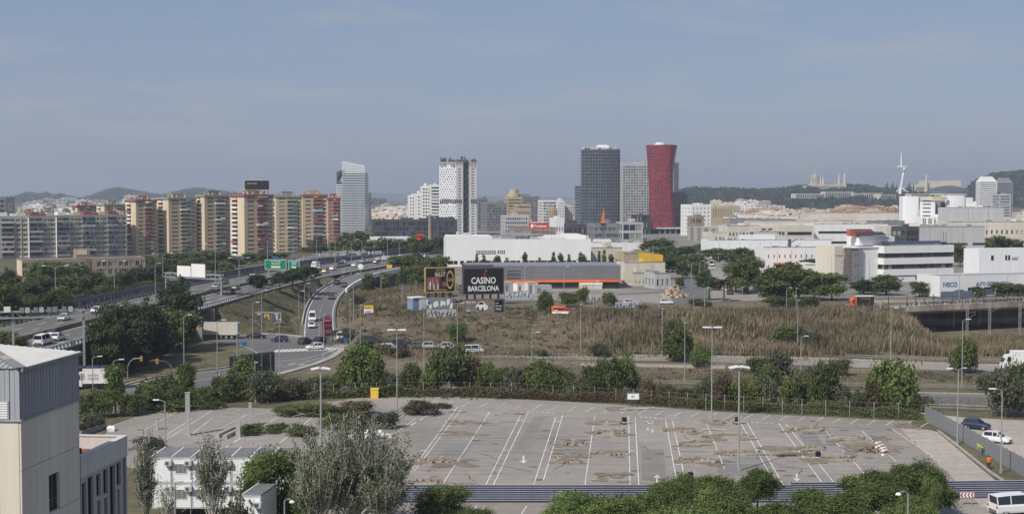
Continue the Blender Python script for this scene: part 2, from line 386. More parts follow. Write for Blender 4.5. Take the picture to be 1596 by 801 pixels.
green_grass = mat('rough_grass_ground', (.088, .094, .045), .95, .35, .5, .07, .3, tint=(.150, .120, .075), bump=.8)
city_ground = mat('city_ground', (.20, .19, .175), .95, .2, .05, .01, .2)
verge = mat('verge_ground', (.130, .112, .070), .95, .35, .5, .06, .25, tint=(.085, .085, .045), bump=.6)
gr = link('ground', npmesh('ground', np.stack([gx, gy, gz], -1).reshape(-1, 3), Fq, [dry_grass, green_grass, city_ground, verge], mi)); gr['kind'] = 'structure'
gr.data.polygons.foreach_set('use_smooth', [True]*len(gr.data.polygons))
def struct(mb, name, mats, **k):
    o = mb.build(name, mats, **k); o['kind'] = 'structure'; return o
def offset(pts, d):
    out = []
    for i, p in enumerate(pts):
        a = pts[max(i-1,0)]; b = pts[min(i+1,len(pts)-1)]; t = Vector((b.x-a.x, b.y-a.y, 0)).normalized()
        out.append(Vector((p.x+t.y*d, p.y-t.x*d, p.z)))          # positive: to the right of the travel direction
    return out
def ribbon(mb, pts, d0, d1, dz=0, mi=0, i0=0, i1=None):
    A, B = offset(pts, d0), offset(pts, d1)
    for i in range(i0, (len(pts)-1) if i1 is None else i1):
        mb.quad((*A[i].xy, A[i].z+dz), (*B[i].xy, B[i].z+dz), (*B[i+1].xy, B[i+1].z+dz), (*A[i+1].xy, A[i+1].z+dz), mi)
def solid(mb, pts, d0, d1, zb, zt, mi=0, i0=0, i1=None):
    A, B = offset(pts, d0), offset(pts, d1); i1 = len(pts) if i1 is None else i1
    mb.loft([[(*A[i].xy, A[i].z+zb), (*B[i].xy, B[i].z+zb), (*B[i].xy, B[i].z+zt), (*A[i].xy, A[i].z+zt)] for i in range(i0, i1)], mi)
def dashes(mb, pts, d, w, on_, off, dz, mi=0):
    A, B = offset(pts, d-w/2), offset(pts, d+w/2); s = 0
    for i in range(len(pts)-1):
        L = (pts[i+1]-pts[i]).length; n = max(1, int(L/1.5))
        for k in range(n):
            if (s % (on_+off)) < on_:
                q = lambda S, t: (*(S[i].lerp(S[i+1], t)).xy, S[i].z+(S[i+1].z-S[i].z)*t+dz)
                mb.quad(q(A,k/n), q(B,k/n), q(B,(k+1)/n), q(A,(k+1)/n), mi)
            s += L/n
m = MB(); solid(m, HWs, -14, 14, -.5, 0); mw = struct(m, 'motorway', [asphalt])
m = MB()
for d in (-13.2, -1.9, 1.9, 13.2): ribbon(m, HWs, d-.11, d+.11, .006)
for d in (-9.4, -5.6, 5.6, 9.4): dashes(m, HWs, d, .2, 4.5, 7.5, .006)
m.build('lane_markings', [paint_white], mw, kind='stuff')
m = MB(); solid(m, HWs, -.9, .9, .0, .85); solid(m, HWs, -1.15, 1.15, 0, .25)
o = m.build('median_barrier', [mat('dark_barrier', (.16, .145, .115), .9, .3, .5, .1, .3)]); o['kind'] = 'structure'
dull = mat('dull_rail', (.23, .215, .195), .7, .2, 1)
def rail(name, label, pts, d, h=.9, step=2, posts=True, mt=dull, group=None, i0=0, i1=None, cat='guard rail'):
    A = offset(pts, d)[i0:i1]; mb = MB(); pb = MB()
    for i in range(len(A)-1):
        a, b = A[i], A[i+1]
        for hh in (h, h*.55): mb.beam((a.x, a.y, a.z+hh), (b.x, b.y, b.z+hh), .07, .16)
        n = max(1, int((b-a).length/step))
        for k in range(n):
            p = a.lerp(b, k/n); pb.box(p.x-.07, p.y-.07, p.z-.4, p.x+.07, p.y+.07, p.z+h)
    t = mb.build(name, [mt]); tag(t, label, cat, group); pb.build('posts', [mt], t, kind='stuff'); return t
rail('guard_rail', 'low metal crash barrier on the right shoulder of the motorway', HWs, 13.8, i0=4, i1=42)
rail('guard_rail', 'low metal crash barrier on the far left shoulder of the motorway', HWs, -13.8, i0=4, i1=60)
# white slotted concrete parapet over the underpass and alongside the merging lanes
def slotted(label, pts, d, i0, i1):
    A = offset(pts, d); t = thing('slotted_parapet', label, 'parapet', A[i0]); pm = MB(); L = A[i0]
    for i in range(i0, i1):
        a, b = A[i]-L, A[i+1]-L; n = max(1, int((b-a).length/1.6))
        pm.beam((a.x,a.y,a.z+1.05), (b.x,b.y,b.z+1.05), .3, .2); pm.beam((a.x,a.y,a.z+.15), (b.x,b.y,b.z+.15), .34, .3)
        for k in range(n):
            p = a.lerp(b, (k+.5)/n); q = MB(); q.cbox((0, 0, 0), .3, .5, .7); ps = q.mesh('upright', [grey_w]) if (i, k) == (i0, 0) else ps
            link('upright', ps, t, (p.x, p.y, p.z+.62), math.atan2((b-a).y, (b-a).x)-math.pi/2)
    pm.build('rails', [grey_w], t)
slotted('white slotted concrete parapet on the motorway edge above the underpass', HWs, 14.3, 20, 26)
slotted('white slotted concrete parapet between the motorway and the merging ramp', HWs, 14.3, 46, 62)
rw = MB(); solid(rw, HWs, 13.0, 13.8, -6.6, -.5, i0=1, i1=18); o = rw.build('retaining_wall', [mat('brown_retaining_wall', (.20, .16, .12), .9, .2, .6, .1, .2, streak=True)]); tag(o, 'brown retaining wall below the motorway edge behind the metal roofed tower', 'retaining wall')
slotted('white slotted parapet by the metal roof at far left of the motorway', HWs, 14.3, 6, 11)
m = MB(); solid(m, RAMPs, -4.2, 4.2, -.45, 0); rp_ = struct(m, 'ramp_road', [asphalt])
k0 = next(i for i, p in enumerate(RAMPs) if p.y > 372 and p.z > 1)
m = MB(); ribbon(m, RAMPs, -3.75, -3.55, .006); ribbon(m, RAMPs, 3.35, 3.55, .006); dashes(m, RAMPs, -.1, .16, 3, 4.5, .006); dashes(m, RAMPs, -.1, .16, 3, 4.5, .006)
m.build('lane_markings', [paint_white], rp_, kind='stuff')
m = MB(); iv = next(i for i, p in enumerate(RAMPs) if p.y > 425); solid(m, RAMPs, 4.2, 4.75, -.6, .95, i0=iv, i1=len(RAMPs)-6)
o = m.build('viaduct_parapet', [white]); tag(o, 'white solid concrete parapet along the outer edge of the curving ramp', 'parapet')
m = MB(); solid(m, RAMPs, -4.6, -4.25, -.3, .55, i0=k0-4, i1=iv+8)
o = m.build('ramp_kerb_wall', [concrete]); tag(o, 'low concrete edge wall on the inner side of the curving ramp', 'low wall')
m = MB(); solid(m, RAMPs, -3.4, 3.4, -1.6, -.5, i0=iv, i1=len(RAMPs)-5)
vd = m.build('ramp_viaduct', [concrete]); tag(vd, 'concrete deck carrying the curving ramp over the railway hollow', 'viaduct')
for yv in (462, 482, 502, 522):
    p = min(RAMPs, key=lambda q: abs(q.y-yv)); q = MB(); q.box(-2.6, -.5, -1.0, 2.6, .5, p.z-1.6); q.build('pier', [concrete], vd, (p.x, p.y, 0))
rail('guard_rail', 'low metal crash barrier on the left edge of the lower ramp', RAMPs, -4.4, i0=6, i1=k0-2)
for lab, y0, y1 in (('shaded concrete abutment on the near side of the motorway underpass', 312.5, 321.), ('concrete abutment on the far side of the motorway underpass behind the trailer', 332.5, 341.)):
    q = MB(); xa = -72.5
    if y0 < 320: q.prism([(-106, y0+8.0), (xa, y0+1.5), (xa, y0+3), (-106, y0+9.5)], -.3, 6.0)
    else: q.prism([(-106, y0+9), (xa-1, y0-1.5), (xa-1, y0), (-106, y0+10.5)], -.3, 6.0)
    o = q.build('abutment_wall', [concrete_dirty]); tag(o, lab, 'retaining wall')
ib = next(i for i, p in enumerate(BRs) if p.x > 94)
m = MB(); solid(m, BRs, -5, 5, -.3, 0, i1=ib+1); ribbon(m, BRs, -5, 5, .004, i0=0, i1=len(BRs)-1); o = struct(m, 'embankment_road', [asphalt_old])
m = MB(); solid(m, BRs, -4.6, 4.6, -1.5, -.31, i0=ib); br = m.build('road_bridge', [concrete_dirty]); tag(br, 'stained concrete road bridge over the railway cutting at right', 'bridge')
m = MB(); solid(m, BRs, 4.6, 5.4, -.9, .55, i0=ib); m.build('edge_beam', [concrete_dirty], br)
m = MB(); solid(m, BRs, -5.4, -4.6, -.9, .55, i0=ib); m.build('edge_beam', [concrete_dirty], br)
q = MB(); q.prism([(94, 334), (98.5, 334), (99.5, 345), (94, 345)], -.8, 5.4); q.build('abutment', [concrete_dirty], br)
q = MB(); q.prism([(98, 369), (260, 369), (260, 371), (98, 371)], -.8, 4.3); q.prism([(97, 346), (104, 347.5), (134, 362), (150, 371.5), (97, 371.5)], 4.32, 5.3); q.build('back_wall_and_shade_slab', [concrete_dirty], br)  # cover slab behind the deck is added to keep sunlight out of the void
for px in (1470, 1536, 1586):
    p = G(px, 527, -.6); q = MB(); q.box(-.3, -3, 0, .3, 3, 4.85); q.build('pier', [concrete_dirty], br, (p.x, 349+(p.x-97)*.4, -.6), .4)
fe = thing('road_fence', 'tall black railing along the road bridge and its embankment', 'fence', BRs[0]); mb_, up = MB(), None
A = offset(BRs, 5.0); B0 = BRs[0]
for i in range(0, len(A)-1):
    a, b = A[i]-B0, A[i+1]-B0
    if not (76 < A[i].x < 190): continue
    for hh in (.95, 2.6): mb_.beam((a.x,a.y,a.z+hh), (b.x,b.y,b.z+hh), .06, .08)
    nb = int((b-a).length/.3)
    for k in range(nb): p = a.lerp(b, k/nb); mb_.box(p.x-.015, p.y-.015, p.z+.95, p.x+.015, p.y+.015, p.z+2.6)
    if up is None: q = MB(); q.box(-.09, -.09, 0, .09, .09, 2.9); up = q.mesh('post', [steel_d])
    for k in range(2): link('post', up, fe, a.lerp(b, k/2)+Vector((0,0,.3)))
mb_.build('railing_bars', [steel_d], fe, kind='stuff')
# graffiti on the bridge parapet: flat sprayed tags
gm_ = MB(); g0 = offset(BRs, 4.97); rr = random.Random(4)
pw = MB(); solid(pw, BRs, 4.55, 4.9, 0, 1.25, i0=ib, i1=len(BRs)-2); o = pw.build('graffiti_wall', [grey_m]); tag(o, 'low grey wall covered with white graffiti along the bridge', 'graffiti wall')
for i in range(ib, len(g0)-3):
    a, b = g0[i], g0[i+1]
    if i % 5 == 4: continue
    for k in range(7):
        p = a.lerp(b, (k+.2)/7); h = .5+rr.random()*.45; dx = (b-a).normalized(); w = .22+rr.random()*.3
        for s in range(3):
            z = p.z+.35+s*h/3; j = (rr.random()-.5)*.4; c = p+dx*j
            gm_.quad((c.x,c.y-.03,z), (c.x+dx.x*w,c.y+dx.y*w-.03,z+rr.random()*.1), (c.x+dx.x*(w+j),c.y+dx.y*(w+j)-.03,z+h/3), (c.x+dx.x*j,c.y+dx.y*j-.03,z+h/3+.05))
gm_.build('graffiti', [wprint], o, kind='stuff')
def sheet(name, pts, z, mt):
    W_ = [G(*p, z) for p in pts]
    if sum(a.x*b.y-b.x*a.y for a, b in zip(W_, W_[1:]+W_[:1])) < 0: W_.reverse()
    m = MB(); m.add([(p.x, p.y, z) for p in W_], [tuple(range(len(W_)))]); o = m.build(name, [mt]); o['kind'] = 'structure'; return o
def lines(mb, segs, w, z, mi=0):
    for a, b in segs:
        p, q = G(*a), G(*b); d = (q-p)
        if d.length < .05: continue
        n = Vector((-d.y, d.x, 0)).normalized()*w/2
        mb.quad((p.x-n.x,p.y-n.y,z), (q.x-n.x,q.y-n.y,z), (q.x+n.x,q.y+n.y,z), (p.x+n.x,p.y+n.y,z), mi)
def up_normals(mb):
    for i, f in enumerate(mb.f):
        a, b, c = (Vector(mb.v[j]) for j in f[:3])
        if (b-a).cross(c-a).z < 0: mb.f[i] = tuple(reversed(f))
    return mb
j1 = sheet('junction_road', [(345,520),(395,521),(440,523),(475,527),(475,530),(517,529),(533,538),(530,546),(515,556),(490,566),(455,576),(420,586),(395,594),(340,604),(290,612),(180,622),(165,616),(190,602),(235,590),(300,580),(345,575),(390,566),(402,558),(398,548),(375,538),(345,533),(318,531),(318,521)], .012, asphalt)
sheet('junction_road', [(318,521),(318,531),(200,537),(200,526)], .008, asphalt)
sheet('new_asphalt_patch', [(477,527),(480,501),(517,502),(519,527),(505,532),(497,540),(478,536)], .03, asphalt_new)
lower = sheet('lower_road', [(110,622),(230,606),(330,603),(420,601),(520,601),(700,602),(900,602),(1100,604),(1300,610),(1440,613),(1600,616),(1760,622),(1760,643),(1600,637),(1440,630),(1300,624),(1100,616),(900,612),(700,610),(520,609),(420,612),(330,618),(110,636)], .006, asphalt)
upper = sheet('upper_road', [(525,534),(560,539),(640,547),(790,551),(900,554),(1115,557),(1290,560),(1440,566),(1560,570),(1770,577),(1770,590),(1560,580),(1440,576),(1290,571),(1115,564),(900,560),(780,557),(640,552),(560,546),(533,542)], .01, asphalt_old)
m = MB()
def poly(pts, w=.18, z=.022): lines(m, list(zip(pts[:-1], pts[1:])), w, z)
poly([(400,553),(399,548),(376,538),(346,533)], .15); poly([(530,546),(512,556),(488,566),(452,576),(415,586)], .18)
poly([(430,563),(470,560),(500,553),(515,547)], .16); poly([(440,572),(480,563),(505,556)], .14); poly([(345,521),(440,524),(470,527)], .15)
poly([(180,611),(240,601),(330,590),(392,579),(440,568)], .15); poly([(190,604),(235,592),(300,582),(345,577),(392,568)], .16)
for k in range(14):                                                              # zebra crossing at the junction
    a = 428+k*7; lines(m, [((a, 549-k*.32), (a+7, 545-k*.32))], 1.1, .022)
for k in range(6): lines(m, [((512+k*2, 547-k*2.0), (519+k*2.5, 548-k*2.2))], .7, .022)
for px, py in ((470,568),(455,566),(222,600),(340,584)): lines(m, [((px-5, py+1.5), (px+5, py-1))], .35, .022)
poly([(1300,612.5),(1440,615.5),(1600,618.5),(1750,624)], .18, .016); poly([(1300,622),(1440,628),(1600,635)], .18, .016); poly([(900,604),(1100,606),(1300,612.5)], .18, .016); poly([(330,605),(520,603),(900,604)], .16, .016)
poly([(1290,561.5),(1440,567.5),(1560,571.5),(1750,578)], .2, .02); poly([(790,552),(900,555),(1115,558),(1290,561.5)], .2, .02)
mk = struct(up_normals(m), 'road_markings', [paint_white])
def gpoly(pts, z=0): return [G(px, py, z) for px, py in pts]
def wallrun(name, label, pts, h, w, mt, cat, z=-.05, tilt=0):
    pts = gpoly(pts); m = MB(); solid(m, pts, -w/2, w/2, z, h); o = m.build(name, [mt]); tag(o, label, cat); return o
sheet('avenue_road', [(1046,474),(1112,474),(1098,440),(1090,415),(1086,392),(1070,392),(1066,420),(1056,450)], 4.53, asphalt); sheet('side_street', [(1108,470),(1200,468),(1190,455),(1165,448),(1130,415),(1100,400),(1096,402),(1112,440)], 4.56, asphalt_old)
sheet('store_yard', [(790,468),(960,468),(1044,474),(1050,455),(960,450),(790,450)], 4.53, asphalt_old)
wallrun('kerb_wall', 'long pale concrete kerb wall in the dry grass between the two roads', [(905,570),(1000,571),(1130,574)], .55, .5, conc_floor, 'kerb wall')
wallrun('kerb_wall', 'pale concrete edge along the far side of the upper road', [(640,546),(790,550),(900,553),(1115,556),(1290,559.5),(1440,565.5),(1560,569.5),(1750,576)], .25, .5, conc_floor, 'kerb')
wallrun('kerb_wall', 'pale pavement edge on the far side of the slip road by the junction', [(345,518.5),(400,519.5),(440,521.5),(474,525)], .16, 1.2, conc_floor, 'kerb')
wallrun('kerb_wall', 'red and white painted kerb beside the junction road under the pines', [(190,601),(235,588.5),(300,578.5),(345,573.5),(392,564)], .16, .6, conc_floor, 'kerb')
wallrun('kerb_wall', 'pale kerb along the lower road by the car park fence', [(1300,610),(1440,612.5),(1600,615.5),(1760,621.5)], .16, .5, conc_floor, 'kerb')
wallrun('kerb_wall', 'pale kerb on the outer curve of the junction below the ramp', [(533,539),(531,547),(516,557.5),(491,567.5),(456,577.5),(421,587.5)], .16, 1.4, conc_floor, 'kerb')
for lab, pts in (('long metal crash barrier on the far side of the upper road at right', [(1318,558),(1440,562.5),(1560,566),(1750,572)]), ('metal crash barrier on the upper road below the reed bank', [(960,552),(1040,553),(1130,554),(1190,555)]),
                 ('metal crash barrier along the far side of the lower road', [(1300,603),(1440,605.5),(1600,609),(1750,613)]), ('metal crash barrier on the near side of the lower road behind the mesh fence', [(1100,622),(1300,631),(1440,637),(1600,644)]),
                 ('rusty metal crash barrier along the lower road in the middle of the scrub', [(430,597),(600,597),(800,598),(1000,599),(1100,601)])):
    rail('guard_rail', lab, gpoly(pts), 0, h=.8, step=4)
LOT = [(640,801),(520,801),(380,801),(180,720),(150,690),(180,660),(260,632),(330,634),(420,636),(500,627),(560,620),(700,618),(820,622),(960,630),(1100,640),(1250,648),(1400,655),(1440,657),(1600,801),(1700,860),(900,860),(400,860)]
lot = sheet('car_park', LOT, .004, asphalt_old)
sheet('concrete_apron', [(1400,662),(1460,672),(1560,755),(1585,790),(1530,790),(1505,762),(1443,706),(1422,688)], .014, conc_floor)
sheet('concrete_lane', [(1432,642),(1500,650),(1600,655),(1760,668),(1760,745),(1596,725)], .009, conc_floor)
sheet('grass_strip', [(1404,660),(1441,654),(1596,752),(1640,790),(1610,790),(1500,702),(1462,672)], .02, verge)
m = MB()
def L(*pts, w=.12): lines(m, list(zip(pts[:-1], pts[1:])), w, .03)
# long bay-row lines and driving lanes, read off the photograph as places on the ground
ROWS = [((714,633),(640,735)), ((718,639),(645,735)), ((764,641),(688,757)), ((814,642),(753,764)), ((824,641),(765,764)), ((866,650),(829,764)), ((877,647),(847,748)), ((927,648),(911,760)), ((980,649),(982,763)), ((990,650),(996,763)), ((1037,653),(1057,763)), ((1048,655),(1068,748)), ((1100,656),(1129,730)), ((1155,660),(1212,760)), ((1164,658),(1224,760)), ((1213,659),(1290,764)), ((1225,661),(1310,764)), ((1282,666),(1354,745)), ((1343,671),(1400,722)), ((1391,669),(1455,712))]
for a, b in ROWS: L(a, b)
def rowx(i, y):
    (x0, y0), (x1, y1) = ROWS[i]; return x0+(x1-x0)*(y-y0)/(y1-y0)
def bays(i, j, ys):
    for y in ys: L((rowx(i, y), y), (rowx(j, y), y), w=.085)
def ys_bay(y0, n, step=2.5):
    d = 71400/(y0-HOR); return [HOR+71400/(d-step*k) for k in range(n)]
bays(1, 2, [y for y in ys_bay(648, 19) if y < 757]); bays(2, 3, [y for y in ys_bay(648, 19) if y < 759])
bays(6, 7, [y for y in ys_bay(655, 15)]); bays(7, 8, [y for y in ys_bay(655, 18) if y < 748])
bays(11, 12, [y for y in ys_bay(658, 13)]); bays(12, 13, [y for y in ys_bay(660, 13)])
bays(16, 17, [y for y in ys_bay(670, 14)]); bays(17, 18, [y for y in ys_bay(675, 12)])
for k in range(30):                                                               # slanted bays along the far fence
    x = 642+k*27.5; y = 621+(x-642)*.0445; L((x+9, y+1), (x-5, y+9), w=.12)
L((700,644),(830,646),(1000,655),(1150,662),(1290,668),(1330,670), w=.12)
for x0, x1, y in ((827,868,641.5),(997,1035,650),(1171,1208,658),(690,712,636)):
    for k in range(5): a = x0+(x1-x0)*k/5; L((a, y+k*.4), (a+(x1-x0)/5*.55, y+.2+k*.4), w=.45)
for x0, dx in ((640,-14),(610,-22),(585,-26)):
    pass
for (a, b) in (((690,636),(640,662)), ((660,650),(640,664)), ((648,652),(596,690)), ((640,640),(560,690)), ((500,640),(436,690)), ((437,648),(350,698)), ((385,646),(335,672)), ((380,678),(352,698)), ((330,652),(300,676)), ((330,640),(235,700)), ((270,645),(215,675)), ((300,652),(240,690)), ((420,640),(390,650))): L(a, b, w=.14)
for y, x0, x1 in ((656,214,246),(662,206,232),(668,200,222),(664,268,300),(672,258,288),(680,246,276),(688,238,262),(650,340,372),(657,330,356),(684,388,420),(690,372,410),(697,360,470),(652,430,470),(660,420,452)): L((x0, y), (x1, y-.4), w=.12)
def arrow(px, py, up=True, s=1.0):
    d = 1 if up else -1; s *= .75; L((px, py+8*s*d), (px, py-3*s*d), w=.2)
    c = G(px, py-8*s*d); b = G(px, py-2*s*d); dx = .6*s
    m.add([(c.x, c.y, .03), (b.x-dx, b.y, .03), (b.x+dx, b.y, .03)], [(0, 1, 2)])
arrow(816, 716, False); arrow(1024, 746); arrow(1242, 744, False); L((1017,674),(1017,669),(1008,668.5), w=.2); L((1008,668.5),(1011,666.5), w=.2); L((1008,668.5),(1011,670.5), w=.2)
for (x, y) in ((811,656),(789,702),(836,761),(868,657),(853,702),(985,657),(986,703),(988,762),(1056,724),(1158,658),(1183,701),(1216,760),(697,656),(660,703)): L((x-3, y), (x, y-1.5), (x+3, y), w=.18)
L((1007,656),(1020,656),(1013.5,661),(1007,656), w=.2)
for k in range(4): L((1036,650+k*2.2-2),(1056,646+k*2.2+1), w=.2)
for x in (660,672,740,752,818): L((x+3, 788), (x-5, 801), w=.14)
L((1478,786),(1496,801)); L((1534,786),(1556,801)); L((1497,752),(1502,757)); L((1558,795),(1566,801))
bm_ = up_normals(m).build('bay_markings', [paint_white]); bm_['kind'] = 'structure'
rr = random.Random(21); q = MB()
for i in range(46):
    p = G(rr.uniform(660, 1400), rr.uniform(640, 755)); a = rr.uniform(-.5, .5)+(1.57 if i % 3 == 0 else 0)
    for k in range(rr.randint(4, 9)):
        a += rr.uniform(-.5, .5); e = p+Vector((math.cos(a), math.sin(a), 0))*rr.uniform(.6, 1.4); n = Vector((-math.sin(a), math.cos(a), 0))*.05; q.quad((p.x-n.x,p.y-n.y,.018),(e.x-n.x,e.y-n.y,.018),(e.x+n.x,e.y+n.y,.018),(p.x+n.x,p.y+n.y,.018)); p = e
o = up_normals(q).build('asphalt_cracks', [asphalt_new]); o['kind'] = 'stuff'; q = MB()
for i in range(60):
    p = G(rr.uniform(660, 1400), rr.uniform(638, 758)); r0 = rr.uniform(.15, .6); q.add([(p.x+r0*(.7+.5*rr.random())*math.cos(a)*1.4, p.y+r0*(.7+.5*rr.random())*math.sin(a), .0155) for a in [math.tau*j/9 for j in range(9)]], [tuple(range(9))])
o = q.build('oil_stains', [asphalt]); o['kind'] = 'stuff'
pm_ = mat('patched_asphalt', (.21, .20, .185), .9, .12, .5, .1, .12)
for i, s in enumerate(([(832,650),(850,650),(822,700),(800,700)], [(1000,700),(1034,700),(1040,748),(1000,748)], [(1110,715),(1196,712),(1206,738),(1124,742)], [(880,690),(922,690),(918,705),(874,705)], [(700,690),(738,690),(722,712),(680,712)], [(1236,664),(1262,664),(1290,700),(1262,702)], [(560,640),(640,636),(600,690),(530,690)])): sheet('asphalt_repair', s, .009+.0008*i, pm_)
# dirt patches where kerbed islands were torn out, each island a thing of its own
rr = random.Random(11)
def blob(px, py, wpx, hpx, z=.036, n=34):
    c = G(px, py); sx = wpx/F*c.y/2; top = G(px, py-hpx/2); bot = G(px, py+hpx/2); sy = (top.y-bot.y)/2; m = MB()
    pts = []
    for i in range(n):
        t = 2*math.pi*i/n; k = .72+.12*math.sin(3*t+px)+.1*math.sin(5*t+py)+.16*rr.random(); pts.append((c.x+sx*k*math.cos(t)*abs(math.cos(t))**-.3 if abs(math.cos(t)) > .1 else c.x+sx*k*math.cos(t), c.y+sy*k*math.sin(t), z))
    m.add(pts, [tuple(range(n))]); return m
ISL = [(732,658,96,7,0),(725,675,110,8,0),(683,719,70,14,1),(720,722,110,16,0),(662,752,60,9,1),(725,758,58,6,1),(890,692,46,8,1),(945,659,60,6,1),(900,707,88,16,0),(884,719,50,7,1),(950,674,60,10,1),(955,707,60,8,1),(960,745,90,18,0),(1060,671,64,10,1),(1128,658,52,10,1),(1130,680,84,9,1),(1085,691,62,8,1),(1090,718,66,12,1),(1150,707,80,10,1),(1218,697,44,14,0),(1260,670,70,8,1),(1262,699,60,7,1),(1300,716,76,12,1),(1316,684,66,8,1),(1370,692,80,30,0),(1345,704,70,26,0),(1240,705,120,22,0),(1420,664,60,12,0),(975,637,60,8,0),(800,645,40,4,0)]
kerb_parts = {}
for i, (px, py, w, h, isl) in enumerate(ISL):
    z = .0365+.0007*i
    if not isl:
        m_ = MB(); [m_.add(b_.v, b_.f) for b_ in (blob(px+rr.uniform(-.36, .36)*w, py+rr.uniform(-.4, .4)*h, w*rr.uniform(.2, .5), h*rr.uniform(.12, .4), z+.0001*k) for k in range(9))]; o = m_.build('dirt_patch', [dirt]); o['kind'] = 'stuff'; continue
    c = G(px, py); sx = w/F*c.y/2*.8; m = MB(); n = 12
    sp = .8
    t = thing('torn_out_island', 'kerbed bed of bare earth in the '+('left' if px < 800 else 'middle left' if px < 980 else 'middle right' if px < 1190 else 'right')+' block of bays', 'planting island', (c.x, c.y, 0), px=px)
    ring = [(-sx,-sp),(sx,-sp),(sx,sp),(-sx,sp)]
    q = MB(); q.loft([[(x*1.0, y*1.0, .02) for x, y in ring], [(x*.85, y*.7, .16+.1*rr.random()) for x, y in ring]]); q.build('earth', [dirt], t)
    L_ = sx*(.5+.5*rr.random()); o_ = (rr.random()-.5)*sx*.6
    for ys_ in (-1, 1):
        q = MB(); q.box(-L_+o_, ys_*sp-.1, .01, L_+o_, ys_*sp+.1, .22+.06*ys_); q.build('kerb', [concrete_dirty], t)
    for e in (-1, 1): q = MB(); q.box(e*L_+o_-.1, -sp+.1, .01, e*L_+o_+.1, sp-.1, .2); q.build('kerb', [concrete_dirty], t)
    if i % 2 == 0:
        q = MB(); q.cbox((sx*.2, .1, .4), .45, .5, .55, 0, .3); q.build('concrete_stub', [conc_floor], t)
    q = MB()
    for k in range(14): q.cbox((rr.uniform(-sx, sx)*1.1, rr.uniform(-1.2, 1.2), .15), rr.uniform(.2, .7), rr.uniform(.15, .4), rr.uniform(.1, .3), rr.choice((0, 0, 1)), rr.random()*3, rr.random())
    q.build('rubble', [dirt, conc_floor], t, kind='stuff')
    m_ = MB(); [m_.add(b_.v, b_.f) for b_ in (blob(px+rr.uniform(-.5, .5)*w, py+rr.uniform(-.1, .6)*h, w*rr.uniform(.25, .55), h*rr.uniform(.2, .5), z+.0001*k) for k in range(6))]; o = m_.build('dirt_patch', [dirt]); o['kind'] = 'stuff'
# ================================================================ HILLS AND FAR CITY
def hill(name, prof, d0, d1, mt, zb=3, nx_=120, ny_=14, rough=6, seed=1):
    rr_ = np.random.RandomState(seed); pxs = np.linspace(prof[0][0], prof[-1][0], nx_); top = np.interp(pxs, [p[0] for p in prof], [p[1] for p in prof])
    V = []; 
    for j in range(ny_+6):
        f = j/ny_
        for i, px in enumerate(pxs):
            d = d0+(d1-d0)*f; zt = EYE+(HOR-top[i])*d1/F
            k = math.sin(min(f, 1)*math.pi/2)**1.2 if f <= 1 else 1-(f-1)*1.2
            z = zb+(zt-zb)*k+(rough*lumps(np.array(px*1.0), np.array(f*300+d0), 9., seed)*(.35+.65*min(f, 1)) if f < 1 else 0)*min(1, (zt-zb)/60)
            V.append((X(px, d), d, float(z)))
    idx = np.arange(nx_*(ny_+6)).reshape(ny_+6, nx_); Q = np.stack([idx[:-1,:-1], idx[:-1,1:], idx[1:,1:], idx[1:,:-1]], -1).reshape(-1, 4)
    o = link(name, npmesh(name, V, Q, [mt])); o['kind'] = 'structure'; o.data.polygons.foreach_set('use_smooth', [True]*len(Q)); return o
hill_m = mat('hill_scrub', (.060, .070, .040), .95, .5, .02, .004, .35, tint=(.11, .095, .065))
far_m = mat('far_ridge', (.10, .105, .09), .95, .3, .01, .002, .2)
LH = [(-120,318),(-40,316),(0,314),(24,311),(34,306),(46,304),(60,306),(74,304),(84,308),(96,306),(108,310),(128,313),(148,307),(166,300),(180,296.5),(196,298),(212,301),(232,305),(252,308),(272,303),(290,299),(310,297),(335,300),(360,304),(390,307),(430,309),(480,311),(540,313),(600,314)]
hill('wooded_hills', LH, 4200, 5200, hill_m, seed=3)
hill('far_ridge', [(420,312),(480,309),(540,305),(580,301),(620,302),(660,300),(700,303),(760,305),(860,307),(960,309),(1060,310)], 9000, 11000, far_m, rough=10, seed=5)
MJ = [(990,308),(1040,302),(1062,301),(1085,298),(1110,300),(1140,299),(1180,301),(1215,300),(1240,296),(1262,294),(1300,295),(1340,294),(1380,301),(1420,302),(1450,301),(1480,303),(1504,302),(1520,287),(1545,277),(1570,274),(1596,272),(1640,268),(1720,262),(1820,270)]
hill('castle_hill', MJ, 2500, 3250, hill_m, rough=5, seed=8)
# woods that cover the hill on the right, one mass
def scatter_wood(name, prof, d0, d1, n, size, mt, y0, lab=None):
    r_ = np.random.RandomState(5); px = r_.uniform(prof[0][0], prof[-1][0], n); f = r_.uniform(0.05, 1.0, n)**.9
    top = np.interp(px, [p[0] for p in prof], [p[1] for p in prof]); d = d0+(d1-d0)*f
    zt = EYE+(HOR-top)*d1/F; k = np.sin(f*math.pi/2)**1.2; z = 3+(zt-3)*k+r_.uniform(0, 1, n)*7
    x = (px-CX)/F*d; c = np.stack([x, d, z], 1)
    keep = lumps(px, f*60, 4., 2.)+r_.normal(0, .35, n) > -.55; c = c[keep]; n = len(c)
    u = r_.normal(size=(n, 3)); u /= np.linalg.norm(u, axis=1)[:, None]; w = np.cross(u, r_.normal(size=(n, 3))); w /= np.linalg.norm(w, axis=1)[:, None]
    s = size*r_.uniform(.5, 1.2, n)[:, None]; V = np.stack([c-u*s, c-w*s*.7, c+u*s, c+w*s*.7], 1).reshape(-1, 3)
    o = link(name, npmesh(name, V, np.arange(n*4).reshape(-1, 4), LEAF['far'], r_.randint(0, 3, n))); o['kind'] = 'stuff'
    return o
scatter_wood('wood', MJ, 2520, 3250, 26000, 8, None, 0)
